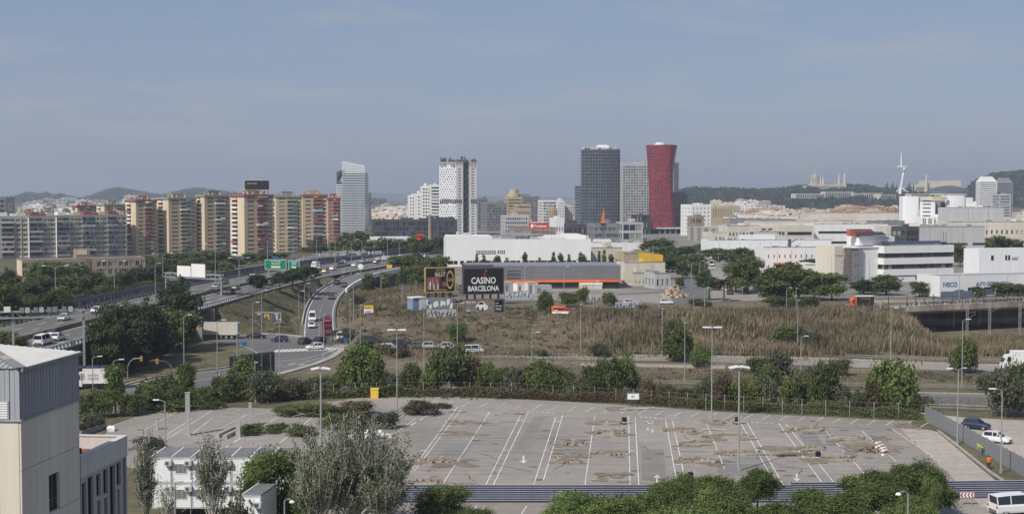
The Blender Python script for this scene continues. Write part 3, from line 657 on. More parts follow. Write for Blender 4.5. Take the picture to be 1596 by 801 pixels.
scatter_wood('hill_scrub', LH, 4300, 5200, 12000, 11, None, 0)
far_walls = [mat('far_wall_'+n, c, .85, .06, .1, .02, .1, orand=.12) for n, c in (('cream', (.64,.58,.49)), ('white', (.72,.71,.69)), ('ochre', (.50,.41,.31)), ('brick', (.36,.20,.13)), ('grey', (.36,.35,.34)), ('sand', (.60,.52,.42)), ('dark', (.17,.16,.16)))]
def far_proto(k, wm):
    w = MB(); g = MB(); r_ = random.Random(k); W, D, H = 1.0, 1.0, 1.0; nf = r_.randint(4, 8); nc = r_.randint(4, 8)
    wall(w, 'F', W, D, 0, H, grid_ops(.03, .97, nc, .02, .95, nf, r_.uniform(.4, .7), r_.uniform(.4, .55), r_), .02, 0, g); wall(w, 'R', W, D, 0, H, grid_ops(.03, .97, 4, .02, .95, nf, .5, .45, r_), .02, 0, g)
    wall(w, 'L', W, D, 0, H, grid_ops(.03, .97, 4, .02, .95, nf, .5, .45, r_), .02, 0, g); wall(w, 'B', W, D, 0, H); w.quad((0,0,1), (1,0,1), (1,1,1), (0,1,1), 1)
    w.box(.2, .3, 1, .45, .6, 1.12, 0); w.box(.6, .5, 1, .75, .7, 1.09, 0)
    o = len(w.f); w.f += [tuple(i+len(w.v) for i in f) for f in g.f]; w.v += g.v; w.m += [2+mm for mm in g.m]
    return w.mesh('city_block', [wm, roof_r if k % 5 == 0 else mat('pale_flat_roof', (.40,.37,.33))]+GM)
FP = [far_proto(k, far_walls[k % 7]) for k in range(21)]
def far_blocks(lab, group, n, px0, px1, y0, y1, d0, d1, wr, hr, pal, seed, cat='building'):
    """city blocks between two distances; nothing in the photo tells them apart, so they share one label"""
    r_ = random.Random(seed); noun = lab.split(' ', 1)[1] if lab.split()[0] in ('small', 'cream', 'pale', 'low', 'orange') else lab; noun = noun.replace('in the hazy quarter left of the perforated tower', 'left of the perforated tower')
    for i in range(n):
        f = (i+.5)/n; d = d1+(d0-d1)*f+r_.uniform(-40, 40); px = r_.uniform(px0, px1)
        top = y0+(y1-y0)*f+r_.uniform(-3, 3); zt = Z(top, d); W = r_.uniform(*wr); H = r_.uniform(*hr)
        k = r_.choice([q for q in range(21) if q % 7 in pal]); o = link('city_block', FP[k], None, (X(px, d), d, zt-H), r_.uniform(-.5, .5)); o.scale = (W, r_.uniform(.6, 1)*W, H)
        sz_ = 'tall' if H > hr[0]*.35+hr[1]*.65 and W < wr[1]*.6 else 'wide' if W > wr[0]*.4+wr[1]*.6 else 'small'
        tag(o, '%s %s %s' % (sz_, ('cream','white','ochre','brick','grey','sandy','dark')[k % 7], noun), cat, group)
far_blocks('small city block in the hazy quarter left of the perforated tower', 'pale city blocks behind the motorway', 70, 572, 690, 318, 345, 1350, 2300, (14, 34), (16, 30), (0, 1, 2, 5), 1)
far_blocks('small building at the foot of the left hills', 'houses at the foot of the left hills', 60, 28, 200, 313, 330, 1500, 3800, (18, 46), (14, 26), (0, 1, 4), 2)
far_blocks('house high on the left hills', 'houses on the left hills', 26, 30, 330, 306, 318, 4000, 4600, (20, 44), (12, 24), (0, 1, 5), 3)
far_blocks('small block in the dense quarter below the right hill', 'city blocks below the wooded hill', 80, 1128, 1420, 324, 338, 1500, 2350, (16, 42), (14, 22), (0, 5, 2, 3, 0), 4)
far_blocks('pale house on the lower slope of the right hill', 'terraces on the lower slope', 34, 1090, 1190, 312, 325, 2100, 2600, (16, 40), (9, 16), (0, 1, 5), 5)
far_blocks('orange block in the row below the hill palace', 'brick blocks below the museum', 18, 1300, 1372, 322, 331, 1500, 1700, (16, 26), (10, 16), (3, 3, 2), 6)
far_blocks('block between the perforated and dark towers', 'city blocks between the towers', 30, 790, 900, 318, 345, 1300, 1900, (16, 34), (20, 34), (0, 4, 5, 1), 7)
far_blocks('small block behind the crimson tower', 'city blocks right of the red tower', 22, 1060, 1130, 322, 350, 1300, 1900, (14, 30), (18, 28), (0, 1, 5), 8)
far_blocks('shed in the industrial strip at right', 'far industrial sheds', 40, 1110, 1596, 340, 356, 820, 1350, (30, 80), (6, 10), (0, 1, 4), 9, 'shed')
far_blocks('small building among trees at the right edge', 'houses at the right edge', 12, 1560, 1640, 330, 350, 900, 1300, (14, 30), (9, 14), (0, 1), 10)
# ================================================================ TOWERS
def slanted_tower():
    d = 1150; loc, W, rz = place(534, d, 568.5, d-2, 3); H1, H2 = Z(252, d)-3, Z(259, d)-3; Hs = Z(270, d)-3
    t = thing('louvred_tower', 'white louvred tower with a slanted open lattice top behind the red roofed blocks', 'tower', loc, rz)
    q = MB(); q.box(.3, .3, 0, W-.3, 15, Hs); q.build('glass_core', [glass], t)
    sl_ = MB(); sl_.box(0, -.35, 0, W, .3, .58); me = sl_.mesh('louvre', [mat('pale_blue_louvre', (.60,.65,.72), .5, .04)]); sd = MB(); sd.box(0, 0, 0, .65, 15, .8); me2 = sd.mesh('side_louvre', [white_panel])
    n = int(Hs/1.42)
    for i in range(n): link('louvre', me, t, (0, 0, i*1.42)); link('side_louvre', me2, t, (W-.3, 0.32, i*1.42)); 
    q = MB(); nb = 14
    for i in range(nb+1):
        x = W*i/nb; q.box(x-.14, -.3, Hs-1, x+.14, 0, H1+(H2-H1)*i/nb)
    z = Hs
    while z < H1:
        xe = W if z < H2 else W*(H1-z)/(H1-H2); q.box(0, -.36, z, xe, .06, z+.32); z += 1.4
    q.beam((0,-.15,H1), (W,-.15,H2), .5, .4); q.build('lattice_crown', [white_panel], t)
    a = X(525.5, d+8)-loc.x; q = MB(); Hl0, Hl1 = Z(279, d)-3, Z(270, d)-3
    q.loft([[(a,3,0),(-.1,3,0),(-.1,13,0),(a,13,0)], [(a,3,Hl0),(-.1,3,Hl0-8),(-.1,13,Hl0-8),(a,13,Hl0)]]); q.build('side_wing', [glass_b], t)
    q = MB(); n = int(Hl0/1.42)
    sl2 = MB(); sl2.box(a-.2, 2.6, 0, -.1, 3.0, .58); me = sl2.mesh('louvre', [white_panel])
    for i in range(n-2): link('louvre', me, t, (0, 0, i*1.42))
    q.loft([[(a,3,Hl0-.2),(a+.9,3,Hl0-.2),(a+.9,13,Hl0-.2),(a,13,Hl0-.2)], [(a,3,Hl1+1),(-.4,3,Hl1+3),(-.4,13,Hl1+3),(a,13,Hl1+1)]]); q.build('slanted_cap', [grey_d], t)
slanted_tower()
def perforated_tower():
    d = 1000; x0, x1, x2, x3, x4 = (X(p, d) for p in (685, 711, 722, 731, 743)); zb = 3; loc = Vector((x0, d, zb)); H = Z(253, d)-zb; r_ = random.Random(3)
    t = thing('perforated_tower', 'tall white tower with a pattern of small square windows and a dark braced slot', 'tower', loc, .06)
    a, b, c, e = x1-x0, x2-x0, x3-x0, x4-x0; w = MB(); g = MB(); D = 22
    nr = 27; ops = []
    for j in range(nr):
        z = 2+(H-6)*j/nr
        if .43 < j/nr < .50: continue
        for i in range(7):
            u = a*(i+.35+.5*(j % 2)*.9)/7.3; s = r_.choice((.42, .55, .68)); ops.append((round(u, 2), round(min(u+s, a-.05), 2), round(z, 2), round(z+s*1.35, 2)))
    # punched windows set into the white face: each row has its own strip of wall
    for j in range(nr):
        z0, z1 = 2+(H-6)*j/nr-.2, 2+(H-6)*(j+1)/nr-.2
        wall(w, 'F', a, D, z0, z1, [o for o in ops if z0 <= o[2] < z1-.05], .4, 0, g, 0)
    wall(w, 'F', a, D, -.0, 1.8, (), .3); wall(w, 'F', a, D, H-4.2, H, (), .3); wall(w, 'L', a, D, 0, H, grid_ops(1, D-1, 8, 2, H-4, 27, .35, .4, r_), .3, 0, g)
    w.quad((0,0,H), (e,0,H), (e,D,H), (0,D,H), 0); w.build('perforated_wall', [white_panel], t); g.build('windows', GM, t, kind='stuff')
    q = MB(); g = MB()
    for lo, hi in ((a, b), (c, e)):
        ops = [(lo+.32*(hi-lo), lo+.68*(hi-lo), 2+(H-6)*j/24+.5, 2+(H-6)*j/24+1.25) for j in range(24)]
        wall(q, 'F', e, D, 0, H, ops, .3, 0, g, 0, lo, hi)
    q.quad((b,0,0),(b,3,0),(b,3,H),(b,0,H)); q.quad((c,3,0),(c,0,0),(c,0,H),(c,3,H)); wall(q, 'R', e, D, 0, H, (), .3); wall(q, 'B', e, D, 0, H, (), .3)
    q.build('slit_wall', [grey_w], t); g.build('slit_windows', [glass], t, kind='stuff')
    q = MB(); q.quad((b,3,0),(c,3,0),(c,3,H),(b,3,H)); q.build('slot_glass', [glass], t)
    q = MB(); n = 12
    for i in range(n): z0, z1 = H*i/n, H*(i+1)/n; q.beam((b+.2,2.2,z0), (c-.2,2.2,z1), .16, .16)
    q.build('stair_bracing', [steel], t)
    q = MB(); zc = H*.455
    for i in range(18): x = e*(i+.2)/18; q.box(x, -.22, zc+r_.uniform(-.6, .3), x+e/18*.7, -.02, zc+2.6+r_.uniform(-.5, .8)) if not (b-.6 < x < c) else None
    q.build('service_band', [grey_d], t)
    q = MB()
    for i in range(46):
        x = r_.uniform(0, e-1.2); s = r_.uniform(.6, 2.0); y = r_.uniform(0, 8); q.box(x, y, H, x+s, y+s, H+r_.uniform(.6, 2.6) if i % 6 else H+r_.uniform(2, 4.5))
    for i in range(10): x = r_.uniform(0, e); q.tube((x, .5, H), (x, .5, H+r_.uniform(2, 4.5)), .1, n=4)
    q.build('roof_plant', [steel_d], t, kind='stuff')
    q = MB()
    for i in range(30): x = e*(i+.1)/30; q.box(x, -.25, H-r_.uniform(1, 4.2), x+e/30*r_.uniform(.4, .8), -.03, H-.2) if not (b-.4 < x < c) else None
    q.build('crown_louvres', [grey_m], t)
perforated_tower()
def dark_tower():
    d = 1050; x0, x1 = X(906.5, d), X(966.5, d); zb = 3; W = x1-x0; H = Z(232, d)-zb
    t = thing('dark_glass_tower', 'tall dark glass tower with pale floor lines and a bowed front', 'tower', (x0, d, zb), 0)
    pts = [(0, 3)]+[(W*i/14, 3-4.2*math.sin(math.pi*(.12+.76*i/14))+1.3) for i in range(1, 14)]+[(W, 3.5), (W, 24), (0, 22)]
    q = MB(); q.prism(pts, 0, H-.5); q.build('curtain_wall', [mat('navy_glass', (.035,.048,.068), .12, .3, .2, .08, .2, spec=.6)], t)
    front = pts[:15]; nf = 27
    fb = MB()
    for a, b in zip(front[:-1], front[1:]): fb.beam((a[0], a[1]-.1, 0), (b[0], b[1]-.1, 0), .26, .17)
    fb.beam((W+.05, 3.5, 0), (W+.05, 24, 0), .3, .4); fb.beam((-.05, 22, 0), (-.05, 3, 0), .3, .4)
    me = fb.mesh('floor_band', [steel]); fb2 = MB()
    for a, b in zip(front[:-1], front[1:]): fb2.beam((a[0], a[1]-.05, 0), (b[0], b[1]-.05, 0), .3, 1.1)
    me2 = fb2.mesh('spandrel', [mat('navy_spandrel', (.05,.058,.072), .4)])
    for i in range(nf):
        z = H*(i+.5)/nf; link('floor_band', me, t, (0, 0, z)); link('spandrel', me2, t, (0, 0, z-.8)) if i % 1 == 0 else None
    q = MB(); r_ = random.Random(4)
    for i, (a, b) in enumerate(zip(front[:-1], front[1:])): q.box(a[0]-.07, a[1]-.2, 0, a[0]+.07, a[1]+.1, H)
    q.build('mullions', [steel], t, kind='stuff')
    q = MB(); lit = 0
    for k in range(110):
        i = r_.randint(0, 13); a, b = front[i], front[i+1]; z = H*(r_.randint(0, nf-1)+.55)/nf; q.quad((a[0]+.1, a[1]-.13, z), (b[0]-.1, b[1]-.13, z), (b[0]-.1, b[1]-.13, z+1.7), (a[0]+.1, a[1]-.13, z+1.7))
    q.build('pale_blinds', [glass_b], t, kind='stuff')
    q = MB(); q.prism([(x*.98+W*.01, y+.6) for x, y in pts], H-.5, H+1.0); q.build('parapet', [grey_w], t)
    q = MB(); q.box(W*.4, 6, H+1, W*.72, 14, H+2.6); q.box(W*.44, 8, H+2.6, W*.68, 12, H+3.2); q.tube((W*.9, 8, H), (W*.9, 8, H+4), .12); q.build('roof_plant', [white], t, kind='stuff')
    a = X(897, d)-x0; h2 = Z(290, d)-zb; q = MB(); q.box(a, 6, 0, -.1, 20, h2); q.build('lower_wing', [glass_b], t); q = MB()
    for i in range(17): q.box(a-.2, 5.8, h2*i/17, -.1, 6, h2*i/17+.5)
    q.build('wing_bands', [steel], t)
dark_tower()
def red_tower():
    d = 1050; zb = 3; ctr = X(1033, d); H = Z(226, d)-zb
    t = thing('crimson_tower', 'crimson twisted tower that flares towards its top, dotted with small dark windows', 'tower', (ctr, d+10, zb), 0)
    prof = [(0, 1015.5, 1054), (.1, 1014.5, 1053.5), (.25, 1013.5, 1052.5), (.4, 1013, 1051.8), (.55, 1012.5, 1051.5), (.7, 1011.2, 1052.3), (.82, 1009.8, 1054), (.92, 1008.6, 1056.3), (1.0, 1007.6, 1058)]
    rings = []; n = 40
    def ring(f, grow=0):
        a = np.interp(f, [p[0] for p in prof], [p[1] for p in prof]); b = np.interp(f, [p[0] for p in prof], [p[2] for p in prof])
        xc, hw = X((a+b)/2, d)-ctr, (X(b, d)-X(a, d))/2+grow; tw = .10-.42*f; out = []
        hd = 9.5-1.0*math.sin(math.pi*f)+2*f+grow
        for i in range(n):
            th = 2*math.pi*i/n; c_, s_ = math.cos(th), math.sin(th); k = 1/max((abs(c_)**5+abs(s_)**5)**(1/5), .01)
            x, y = c_*k, s_*k; x, y = x*math.cos(tw)-y*math.sin(tw), x*math.sin(tw)+y*math.cos(tw)
            out.append(Vector((x, y, 0)))
        m_ = max(p.x for p in out); return [Vector((xc+p.x/m_*hw, p.y/m_*hd, f*H)) for p in out]
    rings = [ring(i/28) for i in range(29)]; q = MB(); q.loft(rings); q.build('shell', [red_tower_m], t, smooth=False)
    g = MB(); r_ = random.Random(2); rows = 31
    for j in range(rows):
        f0 = (j+.8)/(rows+1.2); f1 = f0+.0125; A, B = ring(f0, .09), ring(f1, .09)
        for i in range(n):
            if r_.random() < .42 + (.2 if j % 2 else 0): continue
            k = (i+1) % n; p, q1, r1, s1 = A[i], A[k], B[k], B[i]; L = (q1-p).length
            if L < 1.0: continue
            u0 = .5+r_.uniform(-.12, .12); hw = min(.55/L, .4)
            g.quad(tuple(p.lerp(q1, u0-hw)), tuple(p.lerp(q1, u0+hw)), tuple(s1.lerp(r1, u0+hw)), tuple(s1.lerp(r1, u0-hw)))
    g.build('windows', [glass], t, kind='stuff')
    q = MB(); q.lathe([(0,0),(5,0),(5,1.2),(3.6,1.4),(3.6,2.0),(0,2.0)], 20, (-1, 0, H)); q.build('roof_drum', [white], t)
    q = MB(); q.box(-16, -14, 0, 16, 12, 1.0); q.box(-17, -15, 5.2, 19, 12, 6.2)
    for i in range(9): q.tube((-15+i*4.1, -13.5, 1), (-15+i*4.1, -13.5, 5.2), .3)
    q.build('entrance_canopy', [grey_w], t); q = MB(); q.box(-14.5, -11, 1, 15, 10, 5.2); q.build('lobby_glass', [glass], t)
red_tower()
def gridded(name, label, pxl, pxr, ytop, d, D, mt, nf, nc, fw, fh, skew=10, extra=None, gm=None, cat='tower', zb=3, par=1):
    t, W, D, H = building(name, label, cat, pxl, d, pxr, d+skew*.5, D, ytop, zb, mt, nf, nc, max(3, nc//2), fw, fh, par=par, gm=gm)
    if extra:
        r_ = random.Random(len(label)); q = MB()
        for i in range(extra):
            s = r_.uniform(1.5, W*.3); x = r_.uniform(0, W-s); q.box(x, r_.uniform(1, D*.5), H, x+s, D*.7, H+r_.uniform(1, 3.5))
        q.build('roof_plant', [mt], t, kind='stuff')
    if cat in ('hall', 'shed', 'workshop', 'factory'):
        r_ = random.Random(len(label)); q = MB(); n_ = max(3, int(W/5)); [q.box(W*i/n_-.05, -.03, .1, W*i/n_+.05, -.004, H-.2) for i in range(1, n_)]; q.box(-.1, -.12, H+par-.02, W+.1, .3, H+par+.14); q.build('panel_joints', [grey_m], t, kind='stuff'); q = MB()
        for i in range(n_): s = r_.uniform(.8, 2.2); x = r_.uniform(0, W-s); y = r_.uniform(1, D-2); q.box(x, y, H+.01, x+s, y+s*.7, H+r_.uniform(.9, 2.0)); q.tube((x+s+.4, y, H), (x+s+.4, y, H+r_.uniform(1, 2.2)), .12, n=5)
        q.build('roof_units', [steel], t, kind='stuff')
    return t, W, D, H
GB = [glass_b, glass, blind]
gridded('office_tower', 'pale gridded glass tower between the dark tower and the crimson tower', 969, 1013, 258, 1120, 24, grey_w, 25, 10, .72, .56, 8, 6, GB)
gridded('office_tower', 'narrow glass tower just behind the right edge of the crimson tower', 1050, 1057.5, 255, 1200, 18, grey_m, 24, 3, .8, .6, 5, 1, GB)
gridded('office_block', 'grey glass block at the foot of the crimson tower on its right', 1053, 1071, 303, 1080, 20, grey_m, 15, 6, .7, .6, 5, 2, GB, 'office')
gridded('office_block', 'dark glass pavilion between the pale gridded tower and the crimson tower', 995, 1014, 337, 1030, 24, grey_d, 3, 8, .9, .8, 3, 1, None, 'office')
gridded('apartment_block', 'white banded block with dark strips directly left of the perforated tower', 671, 686, 290, 1080, 18, white, 15, 1, .86, .5, 2, 1, None, 'apartment block')
gridded('apartment_block', 'white block with long balconies second left of the perforated tower', 658, 671.5, 292, 1090, 18, white, 14, 3, .7, .5, 2, 2, GB, 'apartment block')
gridded('apartment_block', 'white block with dark end wall among the pale group left of the perforated tower', 651, 659, 304, 1100, 18, white, 11, 2, .6, .5, 2, 1, None, 'apartment block')
gridded('apartment_block', 'leftmost small white block of the pale group left of the perforated tower', 638, 650.5, 306, 1120, 18, white, 11, 3, .5, .5, 2, 1, None, 'apartment block')
gridded('office_block', 'long low black glass block in front of the pale quarter', 579, 713, 345, 880, 20, grey_d, 4, 26, .8, .7, 10, 6, [glass, glass_b, grey_d], 'office')
gridded('office_block', 'narrow dark tower sliver right of the white louvred tower', 569, 579, 302, 1350, 16, grey_m, 16, 3, .8, .7, 4, 1, GB)
gridded('office_block', 'grey brown block directly right of the perforated tower', 745, 760, 311, 1150, 20, grey_m, 13, 4, .6, .5, 6, 2, None, 'office')
gridded('office_block', 'dark grey twin block with stepped roof right of the perforated tower', 758, 790, 318, 1130, 22, grey_m, 10, 9, .7, .55, 8, 4, None, 'office')
gridded('hotel_block', 'tan stepped hotel with banded floors and a roof drum', 791, 814, 309, 1250, 26, tan_w, 10, 1, .95, .42, 4, 2, None, 'hotel')
gridded('hotel_block', 'lower tan wing of the stepped hotel', 806, 827, 320, 1210, 20, tan_w, 8, 1, .95, .42, 4, 0, None, 'hotel')
q = MB(); dd = 1255; q.lathe([(0,0),(6,0),(6,4),(4.2,4.4),(4.2,8),(0,8.4)], 16, (X(801, dd), dd+8, Z(309, dd))); o = q.build('roof_drum', [tan_w]); tag(o, 'round drum on top of the tan stepped hotel', 'roof drum')
gridded('office_block', 'plain dark grey office tower behind the tan hotel', 812, 841, 307, 1330, 24, grey_m, 13, 12, .8, .5, 6, 2, [grey_d, glass, grey_m], 'office')
gridded('office_block', 'blue glass block with white top edge right of the tan hotel', 846, 868, 314, 1180, 20, white, 10, 5, .92, .62, 5, 2, GB, 'office')
gridded('office_block', 'white narrow block with dark windows beside the blue glass block', 869, 880, 315, 1260, 18, white, 10, 4, .5, .5, 3, 2, None, 'office')
gridded('office_block', 'tall white stair shaped block just left of the dark glass tower', 880, 893, 322, 1270, 18, offwhite, 9, 4, .5, .5, 3, 2, None, 'office')
gridded('office_block', 'ochre slot fronted block in front of the blue glass block', 862, 869, 327, 1100, 14, tan_w, 9, 2, .5, .5, 2, 1, None, 'office')
gridded('office_block', 'brown glass block below the tan stepped hotel', 802, 826, 329, 1080, 20, tan_w, 7, 7, .6, .55, 5, 1, None, 'office')
gridded('office_block', 'grey glass block with white end below the tan hotel', 786, 824, 338, 1000, 22, grey_w, 5, 10, .7, .6, 5, 2, GB, 'office')
gridded('apartment_block', 'white slab with one big blank wall right of the crimson tower', 1077, 1108, 321, 980, 20, white, 8, 5, .3, .4, 8, 2, None, 'apartment block')
gridded('apartment_block', 'tan apartment slab with two window bays beyond the white slab', 1109, 1143, 325, 1300, 20, tan_w, 8, 8, .5, .5, 6, 2, None, 'apartment block')
gridded('warehouse', 'brown faced hall below the white slab right of the avenue', 1084, 1097, 339, 950, 16, brown_w, 3, 3, .7, .6, 3, 1, None, 'hall')
gridded('warehouse', 'long ochre hall with rounded roof beyond the avenue', 1125, 1160, 343, 1050, 30, tan_w, 1, 1, .2, .2, 8, 0, None, 'hall')
# podium buildings below the towers
gridded('exhibition_hall', 'pale hall with curved dark glass front left of the crimson tower', 970, 1002, 349, 900, 26, grey_w, 2, 3, .9, .7, 4, 1, None, 'hall')
gridded('warehouse', 'brown ribbed hall behind the long white building', 800, 867, 358, 720, 30, brown_w, 1, 30, .3, .7, 6, 1, [grey_d, grey_d, brown_w], 'hall', zb=4)
gridded('warehouse', 'grey factory block with small windows below the dark glass tower', 926, 965, 351, 800, 24, grey_m, 3, 14, .7, .5, 6, 1, None, 'factory', zb=4)
gridded('warehouse', 'dark low hall in front of the dark glass tower', 868, 928, 352, 820, 24, grey_d, 2, 14, .7, .5, 6, 1, None, 'hall', zb=4)
gridded('warehouse', 'white block beside the red rooftop sign', 866, 879, 343, 740, 14, white, 2, 3, .4, .3, 2, 1, None, 'office', zb=4)
def sign(name, label, cat, pxl, pxr, yt, yb, d, face, back=steel_d, legs=2, zb=None, th=.5, skew=0, frame=None, leglen=None, group=None):
    loc, W, rz = place(pxl, d, pxr, d+skew, 0); z0, z1 = Z(yb, d), Z(yt, d); H = z1-z0
    g0 = tz(loc.x+W/2, d) if zb is None else zb
    t = thing(name, label, cat, (loc.x, loc.y, g0), rz, group); q = MB(); q.box(0, 0, z0-g0, W, th, z1-g0); q.build('panel', [face], t)
    q = MB()
    for i in range(legs):
        x = W*(i+.5)/legs; L_ = MB(); r_ = max(.06, min(.25, H*.04)); L_.box(x-r_, th+.02, 0, x+r_, th+.02+2*r_, z1-g0-.1); L_.build('leg', [back], t)
    if frame:
        b = min(.25, H*.06); q = MB(); q.box(-b,-.08,z0-g0-b,W+b,th*.9,z0-g0); q.box(-b,-.08,z1-g0,W+b,th*.9,z1-g0+b); q.box(-b,-.08,z0-g0,0,th*.9,z1-g0); q.box(W,-.08,z0-g0,W+b,th*.9,z1-g0); q.build('frame', [frame], t)
    return t, W, H, z0-g0
t, W, H, z = sign('rooftop_sign', 'red rooftop sign with white lettering behind the long white building', 'sign', 824, 855, 348, 356.5, 715, red_p, th=.8); letters('Porcelanosa', t, W*.6, -.06, z+H*.5, W*.6, H*.5, wprint)
q = MB(); q.quad((W*.1,-.05,z+H*.2),(W*.22,-.05,z+H*.2),(W*.25,-.05,z+H*.8),(W*.1,-.05,z+H*.8)); q.build('emblem', [wprint], t)
t, W, H, z = sign('hanging_sail', 'small pointed orange sail standing in front of the dark glass tower', 'sail', 936, 942, 348, 349, 800, orange, th=.5)
q = MB(); a = Z(349, 800)-t.location.z; hh = Z(325, 800)-t.location.z; q.loft([[(0,0,a),(2.2,0,a),(2.2,.4,a),(0,.4,a)], [(1.9,0,hh),(2.2,0,hh),(2.2,.4,hh),(1.9,.4,hh)]]); q.build('sail', [orange], t)
t = thing('chimney', 'thin brown brick chimney left of the perforated tower', 'chimney', (X(670, 860), 860, 3)); q = MB(); q.lathe([(1.3,0),(.9,Z(336,860)-3),(1.05,Z(335,860)-3),(0,Z(334.5,860)-3)], 10); q.build('shaft', [brown_w], t)
for a, b, y0, y1, l in ((651, 660, 364, 368.5, 'upper'), (649, 656, 370, 374, 'lower')): sign('shop_sign', l+' of two small red signs above the trees left of the white building', 'sign', a, b, y0, y1, 640, red_p, legs=1, th=.4)
q = MB(); loc, W, rz = place(577, 800, 640, 806, 4); q.box(0, 0, 0, W, 14, Z(370, 800)-4); o = q.build('shed', [white], None, loc, rz); tag(o, 'low white shed roof in the trees in front of the black glass block', 'shed')
# ================================================================ HILL LANDMARKS
def museum():
    d = 3000; zb = Z(296, d); t = thing('hill_museum', 'domed palace with corner towers on the wooded hill', 'palace', (X(1272, d), d, zb-5), 0); k = d/F
    s = mat('museum_stone', (.60, .52, .40), .85, .06, .05)
    q = MB(); q.box(-9*k, 0, 0, 46*k, 30, 17); q.box(-16*k, 6, 0, 48*k, 40, 14); q.build('wall', [s], t)
    q = MB()
    for i in range(40): x = (-8+53*i/40)*k; q.box(x, -.3, 4, x+.5*k, 0, 14)
    q.build('windows', [glass], t, kind='stuff')
    q = MB(); q.lathe([(9*k,14),(9*k,22),(6.6*k,23),(6.6*k,29),(6*k,33),(4.4*k,38),(2.2*k,41),(1.4*k,41.3),(1.4*k,45),(.4*k,47),(.05,52)], 20, (0, 14, 0)); q.build('dome', [mat('dome_tiles', (.36,.36,.29), .7, .1)], t)
    for x in (-7, 7): q = MB(); q.lathe([(1.4*k,12),(1.4*k,27),(1.0*k,28),(.2,36)], 8, (x*k, 6, 0)); q.build('turret', [s], t)
    for x, h in ((36, 1), (44.5, 1.05), (11, .8)): q = MB(); q.lathe([(2.2*k,0),(2.2*k,27*h),(1.5*k,28*h),(1.5*k,33*h),(.9*k,37*h),(.1,45*h)], 8, (x*k, 4, 0)); q.build('tower', [s], t)
museum()
def comm_tower():
    d = 2900; k = d/F; zb = Z(301, d); t = thing('communications_tower', 'slender white sculptural communications tower with leaning shaft, ring and needle', 'tower', (X(1405, d), d, zb), 0)
    w = mat('tower_white', (.84, .84, .84), .5, .03); H = lambda y: (301-y)*k; xx = lambda px: (px-1405)*k
    q = MB(); q.path([(xx(1402), 0, -2), (xx(1403.5), 0, H(292)), (xx(1405.5), 0, H(280)), (xx(1408), 0, H(266)), (xx(1408.8), 0, H(262))], [2.8*k, 1.9*k, 1.8*k, 1.9*k, 2.4*k], 10); q.build('shaft', [w], t)
    q = MB(); q.path([(xx(1396.5), 0, H(299)), (xx(1401), 0, H(296)), (xx(1404), 0, H(292))], [.8*k, 1.4*k, 1.2*k], 8); q.path([(xx(1415), 0, H(300)), (xx(1409), 0, H(297)), (xx(1403), 0, H(290))], [.8*k, 1.5*k, 1.1*k], 8); q.build('base_legs', [w], t)
    q = MB(); pts = [(xx(1405)+7.2*k*math.cos(a), 7*k*math.sin(a), H(260.5)) for a in [math.pi*2*i/22+.5 for i in range(20)]]; q.path(pts, [1.15*k]*20, 6); q.cbox((xx(1411), 0, H(260.5)), 4*k, 5*k, 2.6*k); q.build('ring', [w], t)
    q = MB(); q.path([(xx(1403.6), 0, H(261)), (xx(1403.4), 0, H(250)), (xx(1403.2), 0, H(236.5))], [1.4*k, 1.0*k, .35*k], 8); q.build('needle', [w], t)
comm_tower()
def arena():
    d = 2850; k = d/F; zb = Z(304, d); t = thing('sports_arena', 'arena with a wide dark domed roof on the hill behind the white complex', 'arena', (X(1487, d), d, zb-4), 0)
    q = MB(); rings = []
    for f, z in ((1, 5*k), (.97, 8*k), (.8, 12*k), (.55, 15*k), (.3, 17*k), (.04, 17.6*k)): rings.append([(36*k*f*math.cos(2*math.pi*i/28), 40+22*k*f*math.sin(2*math.pi*i/28), z) for i in range(28)])
    q.loft(rings); q.build('roof', [grey_d], t); q = MB(); q.loft([[(36.5*k*math.cos(2*math.pi*i/28), 40+23*k*math.sin(2*math.pi*i/28), z) for i in range(28)] for z in (0, 5*k)]); q.build('wall', [offwhite], t)
    q = MB()
    for i in range(9): a = math.pi+math.pi*(i+.5)/9; q.beam((36*k*math.cos(a), 40+22*k*math.sin(a), 5.4*k), (18*k*math.cos(a), 40+11*k*math.sin(a), 15.6*k), .6*k, .5*k)
    q.build('roof_ribs', [grey_w], t)
arena()
def stadium():
    d = 3000; k = d/F; t = thing('stadium_gate', 'cream stadium facade with a slim tower on the hill crest', 'stadium', (X(1425, d), d, Z(298, d)-4), 0); s = mat('stadium_stone', (.60,.54,.43), .85, .05)
    q = MB(); q.box(0, 0, 0, 26*k, 30, 13*k); q.box(14*k, 10, 0, 74*k, 40, 19*k); q.build('wall', [s], t); q = MB(); q.lathe([(2.4*k,0),(2.4*k,20*k),(1.7*k,20.4*k),(1.7*k,25*k),(1.0*k,26*k),(.2,31*k)], 10, (17*k, -4, 0)); q.build('tower', [s], t)
    q = MB()
    for i in range(14): q.box(1.5*k+i*1.7*k, -.4, 3*k, 2.3*k+i*1.7*k, 0, 9*k)
    q.build('arches', [glass], t, kind='stuff')
stadium()
def terraces():
    for i, (a, b, y0, y1, d) in enumerate(((1286,1330,299,306,2750),(1330,1375,301,307,2760),(1372,1396,303,309,2740),(1240,1286,302,307,2720),(1420,1450,302,307,2740))):
        loc, W, rz = place(a, d, b, d+20, Z(y1, d)-3); t = thing('hill_pavilion', 'long cream pavilion on the hillside between museum and stadium', 'pavilion', loc, rz, px=a); q = MB(); q.box(0, 0, 0, W, 20, Z(y0, d)-loc.z); q.build('wall', [offwhite], t)
        g = MB(); n = int(W/5)
        for k in range(n): g.box(k*5+1, -.3, 2, k*5+3.4, 0, Z(y0, d)-loc.z-2)
        g.build('windows', [glass], t, kind='stuff')
terraces()
d = 2950
